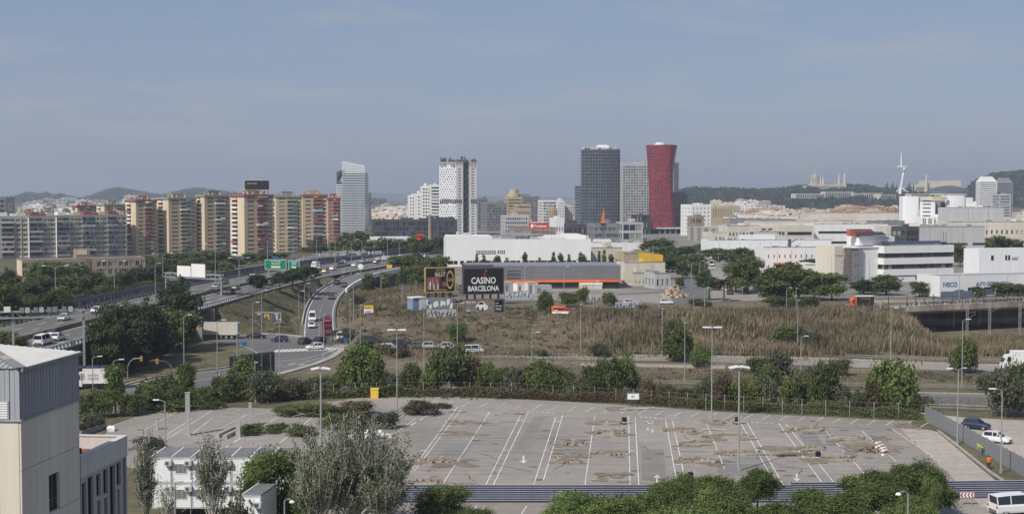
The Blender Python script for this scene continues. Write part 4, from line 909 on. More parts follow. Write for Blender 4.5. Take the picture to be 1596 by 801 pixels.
for i in range(17):
    px = 1376+i*2.9+(.6 if i % 3 else 0); 
    if 1398 < px < 1412: continue
    q = MB(); h = 12+4*(i % 3); q.lathe([(1.3,0),(1.9,h*.3),(1.8,h*.8),(.4,h*1.3)], 6, (0, 0, 0)); o = q.build('cypress_tree', [LEAF['far'][1]], None, (X(px, d), d, Z(302, d)))
    tag(o, 'dark narrow tree in the planted row beside the white communications tower', 'tree', 'row of narrow trees on the hill')
# right: white complex and the two towers at the hill foot
def tower_hotel(name, label, pxl, pxr, yt, d, mt, cap, gm=None, nf=17):
    t, W, D, H = gridded(name, label, pxl, pxr, yt+8, d, 10, mt, nf, 9, .9, .45, 4, 0, gm, par=0); q = MB(); h = (8*d/F)
    q.loft([[(0,0,H),(W,0,H),(W,D,H),(0,D,H)], [(W*.2,2,H+h*.8),(W*.8,2,H+h*.8),(W*.8,D-2,H+h*.8),(W*.2,D-2,H+h*.8)], [(W*.22,2,H+h),(W*.78,2,H+h),(W*.78,D-2,H+h),(W*.22,D-2,H+h)]]); q.build('sloped_roof', [cap], t); return t
tower_hotel('hotel_tower', 'white gridded hotel tower with tapered top at the foot of the hill', 1524.5, 1553, 275, 1900, white, white, GB)
t = tower_hotel('hotel_tower', 'dark grey tower with tapered top at the foot of the hill', 1553.5, 1578, 277, 1920, grey_m, grey_m, [glass_b, glass, grey_d], 19)
gridded('office_block', 'pale blue banded block in front of the dark tapered tower', 1557, 1575, 304, 1700, 20, grey_w, 9, 1, .9, .5, 3, 1, GB, 'office')
def complex_white():
    d = 900; zb = 4; x0 = X(1409, d); t = thing('white_complex', 'large white complex with round corner, gold roof lettering and a dark recess', 'office complex', (x0, d, zb), 0); k = d/F
    xx = lambda px: (px-1409)*k; hz = lambda y: Z(y, d)-zb
    q = MB(); H = hz(307); arc = [(xx(1409), 12)]+[(xx(1421.5)-12.5*k*math.cos(a), 3-.7*math.sin(a)) for a in [math.pi*i/10 for i in range(11)]]+[(xx(1434), 12)]
    q.prism(arc, 0, hz(306)); q.build('round_corner', [white_panel], t)
    q = MB(); g = MB(); W = xx(1458)-xx(1434); o = [(2, W-3, hz(y)+.2, hz(y)+1.0) for y in (338, 332, 326, 320, 314.5)]; wall(q, 'F', W, 20, 0, hz(309), o, .3, 0, g, 0); q.quad((0,0,hz(309)),(W,0,hz(309)),(W,20,hz(309)),(0,20,hz(309)))
    wl = q.build('banded_wall', [white], t, (xx(1434), 1, 0)); g.build('strip_windows', [glass], t, (xx(1434), 1, 0))
    q = MB(); q.box(xx(1458), 6, 0, xx(1477), 20, hz(309)); q.build('dark_recess', [grey_m], t); q = MB(); q.box(xx(1470), 5, hz(345), xx(1476), 5.9, hz(315)); q.build('recess_glass', [glass], t)
    q = MB(); q.box(xx(1434), 0.2, hz(312.5), xx(1477), 1.0, hz(306.5)); q.build('sign_band', [offwhite], t); letters('CONGRESS', t, xx(1464), .1, hz(309.3), 21*k, 3.2*k, gold)
    arc = [(xx(1476), 12)]+[(xx(1491.5)-14.5*k*math.cos(a), 3-.8*math.sin(a)) for a in [math.pi*i/10 for i in range(11)]]+[(xx(1506), 12)]
    q = MB(); q.prism(arc, 0, hz(305)); q.build('round_wing', [white_panel], t)
    q = MB(); q.box(xx(1507), 3, 0, xx(1518), 16, hz(308)); q.box(xx(1507), 3.2, 0, xx(1524), 16, hz(314)); q.box(xx(1507), 2, 0, xx(1533), 16, hz(320.5)); q.build('stepped_wing', [white], t)
    q = MB(); q.box(xx(1428), -10, 0, xx(1464), -.2, hz(337.5)); q.box(xx(1456), -10.2, 0, xx(1464), -.4, hz(334)); q.build('front_block', [white], t)
    q = MB()
    for px in (1431, 1434, 1440, 1443, 1449): q.box(xx(px), -10.3, hz(349), xx(px+1.2), -10, hz(340))
    q.build('slot_windows', [glass], t)
    return t
complex_white()
t, W, D, H = gridded('hall', 'large plain pale grey box hall with three panels beside the white complex', 1480, 1564.5, 326, 860, 40, grey_w, 1, 1, .001, .001, 6, 0, None, 'hall', zb=4)
q = MB()
for f in (.345, .71): q.box(W*f-.12, -.08, 0, W*f+.12, -.005, H)
q.build('panel_joints', [grey_m], t)
gridded('hall', 'long low cream exhibition hall at the far right below the grey box', 1478, 1700, 349, 720, 40, offwhite, 2, 26, .35, .3, 14, 0, None, 'hall', zb=4)
gridded('hall', 'long cream hall with flat roof below the brick quarter at right', 1262, 1409, 334, 1250, 40, offwhite, 1, 1, .9, .1, 10, 0, None, 'hall', zb=4)
gridded('hall', 'long pale hall roof left of the white complex', 1170, 1410, 347.5, 900, 40, offwhite, 2, 30, .7, .3, 10, 0, None, 'hall', zb=4)
gridded('hall', 'long grey shed roof between the white sheds and the brick quarter', 1150, 1240, 344, 1000, 60, grey_m, 1, 10, .7, .5, 10, 0, None, 'shed', zb=4)
# ================================================================ HOUSING BLOCKS ON THE LEFT
_wm = {}
def win_part(w, h, gi, fm):
    k = (round(w, 1), round(h, 1), gi, fm.name)
    if k not in _wm:
        q = MB(); q.box(0, 0, 0, w, .04, h, 0); f = .07
        for b in ((0,-.05,0,w,0,f),(0,-.05,h-f,w,0,h),(0,-.05,f,f,0,h-f),(w-f,-.05,f,w,0,h-f),(w/2-f/2,-.05,f,w/2+f/2,0,h-f)): q.box(*b, 1)
        _wm[k] = q.mesh('window', [GM[gi], fm])
    return _wm[k]
FACE_RZ = {'F': 0, 'R': math.pi/2, 'L': -math.pi/2, 'B': math.pi}
def put_windows(t, face, W, D, ops, rec, fm=white):
    f = fmap(face, W, D)
    for o in ops: link('window', win_part(o[1]-o[0], o[3]-o[2], o[4] if len(o) > 4 else 0, fm), t, f(o[0], rec-.06, o[2]), FACE_RZ[face])
_bal = {}
def balcony_mesh(w, dep, h, m):
    k = (round(w, 1), dep, h, m.name)
    if k not in _bal:
        q = MB(); q.box(0, -dep, -.12, w, 0, .04, 1); q.box(0, -dep, .04, w, -dep+.1, h, 0); q.box(0, -dep+.1, .04, .1, 0, h, 0); q.box(w-.1, -dep+.1, .04, w, 0, h, 0); _bal[k] = q.mesh('balcony', [m, concrete])
    return _bal[k]
AWN = [mat('awning_'+n, c, .8) for n, c in (('green', (.06,.20,.15)), ('orange', (.45,.22,.08)), ('white', (.62,.60,.55)), ('blue', (.10,.20,.32)), ('brown', (.22,.15,.10)))]
def housing(label, px0, pxc, px1, yt, d, accent, zb=2.5, floors=14, th=40, seed=1, wallm=None, roofbox=True, group=None, sidecol=None):
    """slab tower seen over its corner: lit narrow side on the left, main front on the right"""
    r_ = random.Random(seed); th = rad(th); c = Vector((X(pxc, d), d, zb)); u0, u1 = (px0-CX)/F, (px1-CX)/F
    D = (c.x-u0*d)/(math.sin(th)+u0*math.cos(th)); W = (u1*d-c.x)/(math.cos(th)-u1*math.sin(th)); H = Z(yt, d)-zb
    t = thing('apartment_tower', label, 'apartment block', c, th, group); wm = wallm or brick_b; fh = (H-.8)/floors
    w = MB(); bx0, bx1 = W*.43, W*.80; ops = []; bays_ = []
    for j in range(floors):
        z = .4+fh*j
        for a, b in ((.12, .34), (.83, .97)): ops.append((round(W*a, 2), round(W*b, 2), round(z+fh*.38, 2), round(z+fh*.80, 2), r_.choice((0, 1, 2, 2))))
        bays_.append((round(bx0, 2), round(bx1, 2), round(z+.12, 2), round(z+fh-.18, 2), 0))
    wall(w, 'F', W, D, 0, H, ops, .3, 0); w2 = MB(); w = MB(); g = MB()
    wall(w, 'F', W, D, 0, H, ops+bays_, .3, 0)
    sops = []; sb0, sb1 = D*.14, D*.52
    for j in range(floors):
        z = .4+fh*j; sops.append((round(sb0, 2), round(sb1, 2), round(z+.15, 2), round(z+fh-.2, 2), 0))
    wall(w, 'L', W, D, 0, H, sops, .3, 2); wall(w, 'R', W, D, 0, H, (), .3, 0); wall(w, 'B', W, D, 0, H, (), .3, 0)  # left side gets a paler colour, part of its sunlight put into it
    w.quad((0,0,H-.02),(W,0,H-.02),(W,D,H-.02),(0,D,H-.02), 1); w.build('wall', [wm, roof_g, brick_c], t)
    put_windows(t, 'F', W, D, ops, .3)
    # loggias: dark backs, rails, blinds, balconies
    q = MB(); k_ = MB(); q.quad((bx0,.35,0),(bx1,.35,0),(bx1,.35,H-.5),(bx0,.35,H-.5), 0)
    for j in range(floors):
        z = .4+fh*j; n = 4
        for i in range(n):
            a = bx0+(bx1-bx0)*i/n
            if r_.random() < .7: k_.quad((a+.1,.3,z+.9),(a+(bx1-bx0)/n-.1,.3,z+.9),(a+(bx1-bx0)/n-.1,.3,z+fh-.3-r_.random()*.6),(a+.1,.3,z+fh-.3-r_.random()*.6), r_.choice((0, 1, 1, 2, 3)))
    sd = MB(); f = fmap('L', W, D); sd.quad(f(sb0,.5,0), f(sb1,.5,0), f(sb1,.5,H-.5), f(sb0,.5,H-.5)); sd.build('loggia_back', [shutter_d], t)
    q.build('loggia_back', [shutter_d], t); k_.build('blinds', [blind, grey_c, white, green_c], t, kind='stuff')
    wb = bx1-bx0; ws = sb1-sb0
    for j in range(floors):
        z = .4+fh*j+.12; m = accent if r_.random() < .78 else r_.choice((white, accent, grey_c)); link('balcony', balcony_mesh(wb, .9, 1.0, m), t, (bx0, .02, z))
        m = r_.choice((white, accent, white, brick_c)); link('balcony', balcony_mesh(ws, .8, 1.0, m), t, fmap('L', W, D)(sb0, -.0, z), -math.pi/2)
    for _ in range(9):
        j = r_.randrange(floors); z = .4+fh*j+fh-.25; n = r_.choice((0, 1)); w_ = wb/2-.2; c_ = r_.choice(AWN); q = MB(); q.loft([[(0,-.02,0),(w_,-.02,0),(w_,-.02,.05),(0,-.02,.05)], [(0,-1.15,-.75),(w_,-1.15,-.75),(w_,-1.15,-.7),(0,-1.15,-.7)]]); q.build('awning', [c_], t, (bx0+wb/2*n+.1, 0, z))
    q = MB()
    if accent is red_c: q.box(-.4, -.4, H-1.0, W+.4, D+.4, H+.3)
    else: q.box(-.4, -.4, H-.7, W+.4, D+.4, H+.3)
    q.build('eaves_band', [accent], t)
    if roofbox:
        q = MB(); q.box(W*.3, D*.35, H+.3, W*.7, D*.7, H+2.3); q.box(W*.27, D*.33, H+2.3, W*.73, D*.72, H+2.6); q.build('roof_box', [accent if r_.random() < .5 else wm], t)
        q = MB(); 
        for i in range(4): x = W*(.2+.2*i); q.tube((x, D*.5, H+.4), (x, D*.5, H+r_.uniform(4, 6)), .06, n=4)
        for i in range(3): q.cbox((W*(.1+.3*i), D*.15, H+1.0), 1.4, 1.2, 1.4)
        q.build('chimneys', [grey_c], t, kind='stuff')
    return t, W, D, H
housing('red banded tower block, leftmost of the tall tan blocks', 196, 212, 244.5, 312, 705, red_c, seed=1)
housing('green topped tower block right of the leftmost red banded tower', 244.5, 263, 306, 309, 715, green_c, seed=2)
housing('second green topped tower block left of the rooftop billboard', 306, 319, 358.5, 305, 725, green_c, seed=3, wallm=brick_b)
housing('large red banded tower block carrying the black rooftop billboard', 359, 381, 426, 304, 690, red_c, seed=4)
housing('green topped tower block directly right of the billboard tower', 425.5, 430.5, 471, 306, 735, green_c, seed=5, th=24)
housing('tall red roofed tower block right of the green topped one', 468, 472, 510, 304, 760, red_c, seed=6, th=22)
housing('red brown end tower block nearest the white louvred tower', 508, 511, 531, 309, 790, red_c, seed=7, th=15, wallm=mat('pinkish_brick', (.36,.22,.16), .85, .1))
housing('distant red roofed block just left of the leftmost tall red banded tower', 113, 121, 151, 321, 850, red_c, seed=8, floors=13)
housing('distant green topped block between two red roofed blocks at left', 151, 163, 196, 319, 830, green_c, seed=9, floors=13)
housing('distant green topped block behind the grey front row', 55, 64, 92, 330, 880, green_c, seed=10, floors=12)
housing('distant red roofed block at the left behind the grey front row', 30, 38, 58, 332, 900, red_c, seed=11, floors=12)
housing('small distant green topped block second behind the grey front row', 92, 98, 114, 331, 900, green_c, seed=12, floors=12)
# grey eight storey front row: five joined blocks
def front_row():
    fl = 9; zb = 0.8; mods = [(-14, 45, 660, 668), (44, 87.5, 668, 676), (87, 129, 676, 684), (128, 168.5, 684, 692), (168, 197.5, 692, 698)]
    names = ['far left', 'second', 'middle', 'fourth', 'rightmost']
    for i, (a, b, d0, d1) in enumerate(mods):
        loc, W, rz = place(a, d0, b, d1, zb); H = Z(340-i*.8, d0)-zb; r_ = random.Random(20+i); fh = (H-.6)/fl
        t = thing('apartment_block', '%s block of the grey nine storey row with dark glazed balconies' % names[i], 'apartment block', loc, rz, px=a); D = 13
        w = MB(); b0, b1 = (W*.28, W*.60) if i == 0 else (.02*W, W*.50); ops = []; bay = []
        for j in range(fl):
            z = .3+fh*j
            for u in ((.05,.16),(.66,.78),(.85,.96)) if i == 0 else ((.57,.67),(.72,.79),(.85,.96)): ops.append((round(W*u[0], 2), round(W*u[1], 2), round(z+.8, 2), round(z+fh-.5, 2), r_.choice((0, 1, 2, 2))))
            bay.append((round(b0, 2), round(b1, 2), round(z+.1, 2), round(z+fh-.2, 2)))
        wall(w, 'F', W, D, 0, H, ops+bay, .35, 0); wall(w, 'L', W, D, 0, H); wall(w, 'R', W, D, 0, H, (), .2, 0); wall(w, 'B', W, D, 0, H); roofslab(w, W, D, H, 1, .9)
        w.build('wall', [grey_c, roof_g], t); put_windows(t, 'F', W, D, ops, .35)
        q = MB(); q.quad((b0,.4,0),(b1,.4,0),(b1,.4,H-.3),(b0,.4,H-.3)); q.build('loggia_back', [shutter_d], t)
        g = MB()
        for j in range(fl):
            z = .3+fh*j; link('balcony', balcony_mesh(b1-b0, 1.1, .95, glass_b if r_.random() < .45 else r_.choice((grey_m, grey_w, grey_c))), t, (b0, .02, z+.1))
            if r_.random() < .75:                                            # glazed-in balconies
                n = 7
                for k in range(n):
                    a_ = b0+(b1-b0)*k/n
                    if r_.random() < .8: g.box(a_+.06, -1.05, z+1.15, a_+(b1-b0)/n-.06, -1.0, z+fh-.15, r_.choice((0, 0, 1, 2)))
        g.build('balcony_glazing', [glass_b, glass, grey_m], t, kind='stuff')
        q = MB(); [q.box(W*.62 if i == 0 else W*.515, -.06, .3+fh*j-.25, W*.998, -.004, .3+fh*j+.7) for j in range(fl)]; q.build('spandrels', [mat('pale_spandrel', (.46,.44,.385), .85, .1, .6, .1, .15)], t, kind='stuff')
        if i in (1, 2): q = MB(); q.box(b0-.3, -1.2, 0, b0-.08, .0, H-.1); q.build('pale_fin', [white], t)
        q = MB(); q.box(W*.81, -.12, 0, W*.83, -.005, H-.3); q.build('downpipe', [rust if i in (1, 2) else steel_d], t)
        q = MB(); q.box(W*.15, 3, H+.02, W*.45, 9, H+2.6); q.box(W*.55, 3, H+.02, W*.70, 8, H+2.0); q.build('roof_shed', [red_c if i in (1, 3, 4) else white], t)
        q = MB(); q.box(W*.72, 2.5, H+.02, W*.95, 7, H+2.4); q.build('roof_shed', [offwhite], t)
front_row()
t, W, D, H = building('sign_building', 'grey block with vertical lettering at the far left edge', 'building', -30, 760, 23.5, 772, 18, 309, 2, grey_c, 11, 7, 0, .8, .4)
q = MB(); x = W*.72; q.box(x, -.5, H*.2, W-.2, -.01, H+.5); q.build('sign_pylon', [grey_m], t)
for i, ch in enumerate(('G', 'H', 'A', 'D')): letters(ch, t, (x+W-.2)/2, -.56, H-5-i*3.4-(2 if i else 0), 2.6 if i == 0 else 1.8, 4.2 if i == 0 else 2.2, grey_w)
q = MB()
for i in range(6): q.box(.2, -.9, H*.35+i*2.9, W*.5, -.02, H*.35+i*2.9+1.1)
q.build('balconies', [red_c], t)
# low brown school building
def school():
    d = 520; loc, W, rz = place(33, d, 226, d+22, 2); H = Z(417.5, d)-2; t = thing('school', 'long low brown building with rows of large windows in front of the grey blocks', 'school', loc, rz); w = MB(); D = 14; r_ = random.Random(3)
    H = Z(407, d)-2; ops = []
    for j in range(3):
        for i in range(22):
            if i in (11, 12): continue
            a = W*(i+.18)/22; ops.append((round(a, 2), round(a+W/22*.72, 2), round(.9+j*3.1, 2), round(2.8+j*3.1, 2), r_.choice((0, 2, 0, 1))))
    ops = [o for o in ops if o[3] < H-.3]
    wall(w, 'F', W, D, 0, H, ops, .25, 0); wall(w, 'L', W, D, 0, H, (), .2, 2); wall(w, 'R', W, D, 0, H); wall(w, 'B', W, D, 0, H); roofslab(w, W, D, H, 1, .5)  # left end in the paler tone, its sunlit look put into the colour
    w.build('wall', [brown_w, roof_g, brick_c], t); put_windows(t, 'F', W, D, ops, .25, grey_w)
    q = MB(); q.box(W*.43, .1, H+.02, W*.54, 6, H+4.2); q.build('stair_block', [brown_w], t); q = MB(); q.box(W*.435, -.05, H+2, W*.52, .08, H+3.9); q.build('pale_panel', [brick_c], t)
    q = MB(); q.box(W*.505, -.25, 0, W*.545, .0, H+.3); q.build('stair_glazing', [rust], t)
school()
# rooftop billboard
c0 = Z(304, 690)
t, W, H, z = sign('rooftop_billboard', 'black billboard on the roof of the tallest red banded tower', 'billboard', 382, 420, 281.5, 296, 700, bblack, zb=c0+.6, legs=7, th=1.0, frame=grey_w); letters('GRAN CASINO', t, W*.3, -.05, z+H*.68, W*.42, H*.12, grey_w)
# ================================================================ MIDDLE: LONG WHITE BUILDING, GREY STORE, BILLBOARDS
def long_white():
    d = 560; zb = 4.3; loc, W, rz = place(695.5, d, 921, d+5, zb); hz = lambda y: Z(y, d)-zb; H = hz(374); D = 34
    t = thing('white_building', 'long white building with a taller left part and a strip of small windows', 'building', loc, rz); k = W/222.5; xx = lambda px: (px-695.5)*k
    w = MB(); g = MB(); xs_ = xx(765); ops = []; rr_ = random.Random(2)
    for i in range(9):
        for j in range(3): a = xx(741)+xx(695.5+31/9)*i; ops.append((round(a+.05, 2), round(a+xx(695.5+31/9)-.12, 2), round(hz(397)+.1+.55*j, 2), round(hz(397)+.5+.55*j, 2)))
    for i in range(4): a = xx(774)+i*.85; ops.append((round(a, 2), round(a+.5, 2), round(hz(396.5), 2), round(hz(390.5), 2)))
    zg0, zg1 = hz(412.5), hz(406.5); n = 23
    for i in range(n):
        a, b = xx(697)+(W-xx(697))*i/n, xx(697)+(W-xx(697))*(i+1)/n
        if i == 1 or i % 3 == 2: ops.append((round(a+.1, 2), round(b-.9, 2), round(zg0, 2), round(zg1, 2)))
        else: ops.append((round(a+.1, 2), round(b-.1, 2), round(zg0, 2), round(zg1, 2)))
    wall(w, 'F', W, D, 0, H, ops, .5, 0, g); wall(w, 'R', W, D, 0, H, grid_ops(.5, D-.5, 22, 1, H-1.2, 1, .45, .9), .3, 0, g); wall(w, 'L', W, D, 0, H); wall(w, 'B', W, D, 0, H); roofslab(w, W, D, H, 1, .25)
    q = MB(); Ht = hz(368); q.box(0, 0.003, H+.26, xs_, D*.6, Ht)
    w.build('wall', [white, grey_w], t); q.build('upper_wall', [white], t); g.build('strip_windows', [glass], t)
    q = MB(); 
    for i in range(24):
        x = rr_.uniform(xs_+1, W*.6); s = rr_.uniform(1, 3.4); y = rr_.uniform(6, 26); q.box(x, y, H, x+s, y+s, H+rr_.uniform(.8, 3.0))
    for i in range(6): x = xs_+2+i*2.4; q.tube((x, 8, H+1.5), (x+9, 12, H+1.8), .35)
    q.build('roof_machines', [steel], t); q = MB()
    for i in range(22): q.box(W*.72+i*.8, 10, H, W*.72+i*.8+.5, 32, H+.7+.5*(i % 2))
    q.box(W*.85, 8, H, W*.985, 40, H+1.5); q.build('roof_lights', [white], t)
    q = MB(); q.box(xx(722), 8, Ht, xx(735), 14, Ht+1.0); q.box(xx(712), 6, Ht, xx(716), 9, Ht+1.6); q.build('roof_boxes', [grey_w], t)
long_white()
def store():
    d = 425; zb = 4.2; loc, W, rz = place(724, d, 967.5, d+4, zb); hz = lambda y: Z(y, d)-zb; H = hz(414); D = 20
    t = thing('grey_store', 'low dark grey metal store with an orange stripe above its entrance wall', 'shop', loc, rz); k = W/243.5; xx = lambda px: (px-724)*k
    q = MB(); q.box(xx(769), 0, hz(437.5), W, D, H); n = 60
    q.build('upper_wall', [grey_m], t)
    q = MB()
    for i in range(9): z = hz(436)+(H-hz(436))*i/9; q.box(xx(769), -.06, z, W+.05, -.004, z+.06)
    q.build('cladding_ribs', [grey_d], t)
    q = MB(); q.box(xx(769), -.55, hz(440.5), W+.15, 0.0, hz(436.8)); q.build('orange_stripe', [orange], t)
    q = MB(); q.box(xx(772), .5, 0, W-.4, D-1, hz(440.6)); q.build('lower_wall', [grey_d], t)
    q = MB(); q.box(0, 2, 0, xx(768.8), D, H); q.build('dark_wing', [grey_d], t); q = MB(); q.box(.1, 2, H+.004, xx(768), 10, H+.4); q.build('wing_parapet', [grey_m], t)
    q = MB()
    for i in range(4): q.box(xx(790), -.05, hz(435)+i*.75, xx(811), .0, hz(435)+i*.75+.3)
    q.build('vent_louvres', [glass], t)
    q = MB(); q.box(xx(902), -3, 0, xx(936.5), .4, hz(441.2)); q.build('white_porch', [offwhite], t); q = MB(); q.box(xx(901.5), -3.1, hz(444), xx(937), -3, hz(441)); q.build('porch_canopy', [white], t)
    q = MB()
    for i in range(12): a = xx(938)+i*.48; q.box(a, .3, .3, a+.36, .45, hz(442))
    q.build('glass_bays', [glass], t); q = MB()
    for i in range(8): q.box(xx(775)+i*1.9, -.02, .2, xx(775)+i*1.9+1.5, .44, hz(443)) if i % 3 else None
    q.build('grey_doors', [grey_m], t)
    # clutter in the yard
    for (lab, a, b, yt, yb, m) in (('pale grey container beside the black casino billboard', 786, 801, 441, 452, grey_w), ('white shed with small vents in the store yard', 806, 822, 442, 454, white), ('white site cabin with an air unit in the store yard', 823, 839, 441, 455, offwhite), ('low grey container in the middle of the store yard', 833, 860, 445.5, 455.5, grey_w)):
        dd = 405; l2, W2, r2 = place(a, dd, b, dd+2, 4.2); o = thing('container', lab, 'container', l2, r2); q = MB(); h2 = Z(yt, dd)-4.2; q.box(0, 0, 0, W2, 3, h2)
        nn = int(W2/.5)
        for i in range(nn): q.box(i*.5+.1, -.05, .1, i*.5+.3, -.003, h2-.15)
        q.build('body', [m], o); q = MB(); q.box(W2*.15, -.08, .1, W2*.35, -.055, h2*.8); q.build('door', [grey_m], o); q = MB(); q.box(-.05, -.06, h2, W2+.05, 3.05, h2+.12); q.build('roof', [grey_w], o)
store()
# white low buildings and the yellow building right of the store
gridded('low_building', 'low white workshop with small openings behind the graffiti wall', 987, 1037, 430.5, 440, 20, offwhite, 1, 8, .3, .3, 6, 2, None, 'workshop', zb=4.2)
gridded('low_building', 'pale block with roller door beside the rubble heap', 1021, 1046, 431, 425, 12, grey_w, 1, 3, .4, .6, 3, 1, None, 'workshop', zb=4.2)
t, W, D, H = gridded('low_building', 'cream two level hall with a yellow curved corner', 974, 1037, 413.5, 470, 30, offwhite, 1, 1, .001, .001, 6, 0, None, 'hall', zb=4.2)
q = MB(); a, b = W*.46, W*.97; hh = 4.4; q.loft([[(a,1,H),(b,1,H),(b,6,H),(a,6,H)], [(a+.3,1,H+hh*.5),(b,1,H+hh*.5),(b,6,H+hh*.5),(a+.3,6,H+hh*.5)], [(a-.2,1,H+hh),(b,1,H+hh*.8),(b,6,H+hh*.8),(a-.2,6,H+hh)]]); q.build('yellow_corner', [yellow], t); q = MB(); q.box(a+3, .9, H+.8, b-.5, .99, H+1.3); q.build('shutter', [mat('ochre_shutter', (.42,.25,.03))], t)
gridded('low_building', 'brown and tan banded hall behind the store', 973, 997, 399, 500, 24, tan_w, 2, 1, .9, .3, 3, 1, None, 'hall', zb=4.2)
gridded('low_building', 'dark sloped roof hall beside the tan banded hall', 996, 1019, 397, 510, 24, brown_w, 1, 1, .001, .001, 3, 1, None, 'hall', zb=4.2)
gridded('low_building', 'long white flat shed behind the store and the tan hall', 922, 1011, 381, 640, 30, white, 1, 10, .1, .2, 8, 1, None, 'shed', zb=4.2)
gridded('low_building', 'pale low shed with ribbed front right of the long white building', 923, 970, 390, 600, 20, offwhite, 1, 8, .12, .4, 6, 1, None, 'shed', zb=4.2)
# billboards
t, W, H, z = sign('billboard', 'black billboard with white lettering and a small red star', 'billboard', 722.5, 784.3, 419.3, 458.2, 362, bblack, legs=5, th=.7, frame=steel_d, skew=3)
letters('CASINO', t, W*.5, -.06, z+H*.53, W*.62, H*.27, wprint); letters('BARCELONA', t, W*.5, -.06, z+H*.21, W*.78, H*.22, wprint)
q = MB(); cx_0, cz_0 = W*.53, z+H*.80
for a in range(4): t0 = a*math.pi/2; q.add([(cx_0, -.05, cz_0), (cx_0+.38*math.cos(t0)-.13*math.sin(t0), -.05, cz_0+.55*math.sin(t0)+.13*math.cos(t0)), (cx_0+.62*math.cos(t0), -.05, cz_0+.9*math.sin(t0)), (cx_0+.38*math.cos(t0)+.13*math.sin(t0), -.05, cz_0+.55*math.sin(t0)-.13*math.cos(t0))], [(0, 1, 2, 3)])
q.build('red_star', [red_p], t); q = MB(); q.box(cx_0+.35, -.05, cz_0+.7, cx_0+.6, -.01, cz_0+.95); q.build('white_spark', [grey_w], t)
t, W, H, z = sign('billboard', 'billboard with gold frame, pink figures and a gold ring', 'billboard', 663.5, 708.5, 418.5, 455, 366, bblack, legs=4, th=.6, frame=gold, skew=3)
letters('BALUT', t, W*.50, -.05, z+H*.74, W*.36, H*.2, mat('pale_gold_print', (.62,.53,.33), .6)); letters('CLUB', t, W*.835, -.09, z+H*.5, W*.17, H*.13, gold); letters('GRAN CASINO', t, W*.5, -.05, z+H*.92, W*.3, H*.07, gold); letters('INDUSTRIA', t, W*.5, -.05, z+H*.07, W*.45, H*.07, gold)
q = MB()
for i in range(40):
    a, b = 2*math.pi*i/40, 2*math.pi*(i+1)/40; cx0, cz0, r0, r1 = W*.835, z+H*.5, W*.095, W*.125; ez = H*.40/(W*.125)
    q.quad((cx0+r0*math.cos(a),-.06,cz0+r0*ez*math.sin(a)), (cx0+r0*math.cos(b),-.06,cz0+r0*ez*math.sin(b)), (cx0+r1*math.cos(b),-.06,cz0+r1*ez*math.sin(b)), (cx0+r1*math.cos(a),-.06,cz0+r1*ez*math.sin(a)))
q.build('gold_ring', [gold], t)
q = MB(); q.box(W*.03, -.03, z+H*.06, W*.5, -.005, z+H*.62); q.box(W*.56, -.03, z+H*.2, W*.72, -.005, z+H*.42); q.build('warm_print', [mat('warm_print', (.22, .10, .075), .6, .5, .9)], t)
r_ = random.Random(9); q = MB()
for i in range(9):
    x = W*(.07+.045*i); h = H*r_.uniform(.3, .62); q.add([(x,-.04,z+H*.12), (x+W*.07,-.04,z+H*.1), (x+W*.06,-.04,z+h*.8), (x+W*.035,-.04,z+h+H*.05), (x+W*.01,-.04,z+h*.85)], [(0,1,2,3,4)], i % 3)
q.build('figures', [pink, wprint, mat('dark_red_print', (.16,.03,.04), .6)], t)
t, W, H, z = sign('billboard', 'low wide billboard picturing a white car on a grey road', 'billboard', 724, 785.5, 467.5, 488, 333, mat('print_road', (.20,.19,.18), .6, .3, .5), legs=5, th=.5, frame=rust, skew=3)
q = MB(); q.box(W*.76, -.04, z+H*.03, W*.985, -.005, z+H*.93); q.build('dark_panel', [black], t); q = MB(); q.add([(0,-.02,z+H*.62),(W*.76,-.02,z+H*.42),(W*.76,-.02,z+H),(0,-.02,z+H)], [(0,1,2,3)]); q.build('print_hill', [mat('print_hill', (.24,.18,.13), .6, .4, .6)], t)
q = MB(); q.add([(W*.27,-.05,z+H*.42),(W*.30,-.05,z+H*.62),(W*.38,-.05,z+H*.85),(W*.46,-.05,z+H*.88),(W*.53,-.05,z+H*.66),(W*.585,-.05,z+H*.5),(W*.58,-.05,z+H*.25),(W*.50,-.05,z+H*.18),(W*.33,-.05,z+H*.30)], [tuple(range(9))]); q.build('printed_car', [wprint], t)
q = MB(); q.add([(W*.33,-.06,z+H*.64),(W*.385,-.06,z+H*.8),(W*.45,-.06,z+H*.82),(W*.49,-.06,z+H*.64)], [(0,1,2,3)])
for cx0, cz0 in ((.335,.36),(.455,.27)): q.add([(W*cx0+W*.025*math.cos(2*math.pi*i/12), -.06, z+H*cz0+H*.13*math.sin(2*math.pi*i/12)) for i in range(12)], [tuple(range(12))])
q.build('printed_car_details', [black], t)
letters('Nuevo Audi', t, W*.15, -.05, z+H*.83, W*.24, H*.16, wprint); letters('Audi', t, W*.09, -.05, z+H*.2, W*.1, H*.16, wprint); letters('Q3', t, W*.82, -.07, z+H*.7, W*.07, H*.09, wprint); letters('Barcelona', t, W*.87, -.07, z+H*.5, W*.17, H*.09, wprint)
q = MB(); [q.box(W*.785, -.06, z+H*(.2+.09*i), W*.93, -.042, z+H*(.23+.09*i)) for i in range(2)]; q.build('print_lines', [wprint], t)
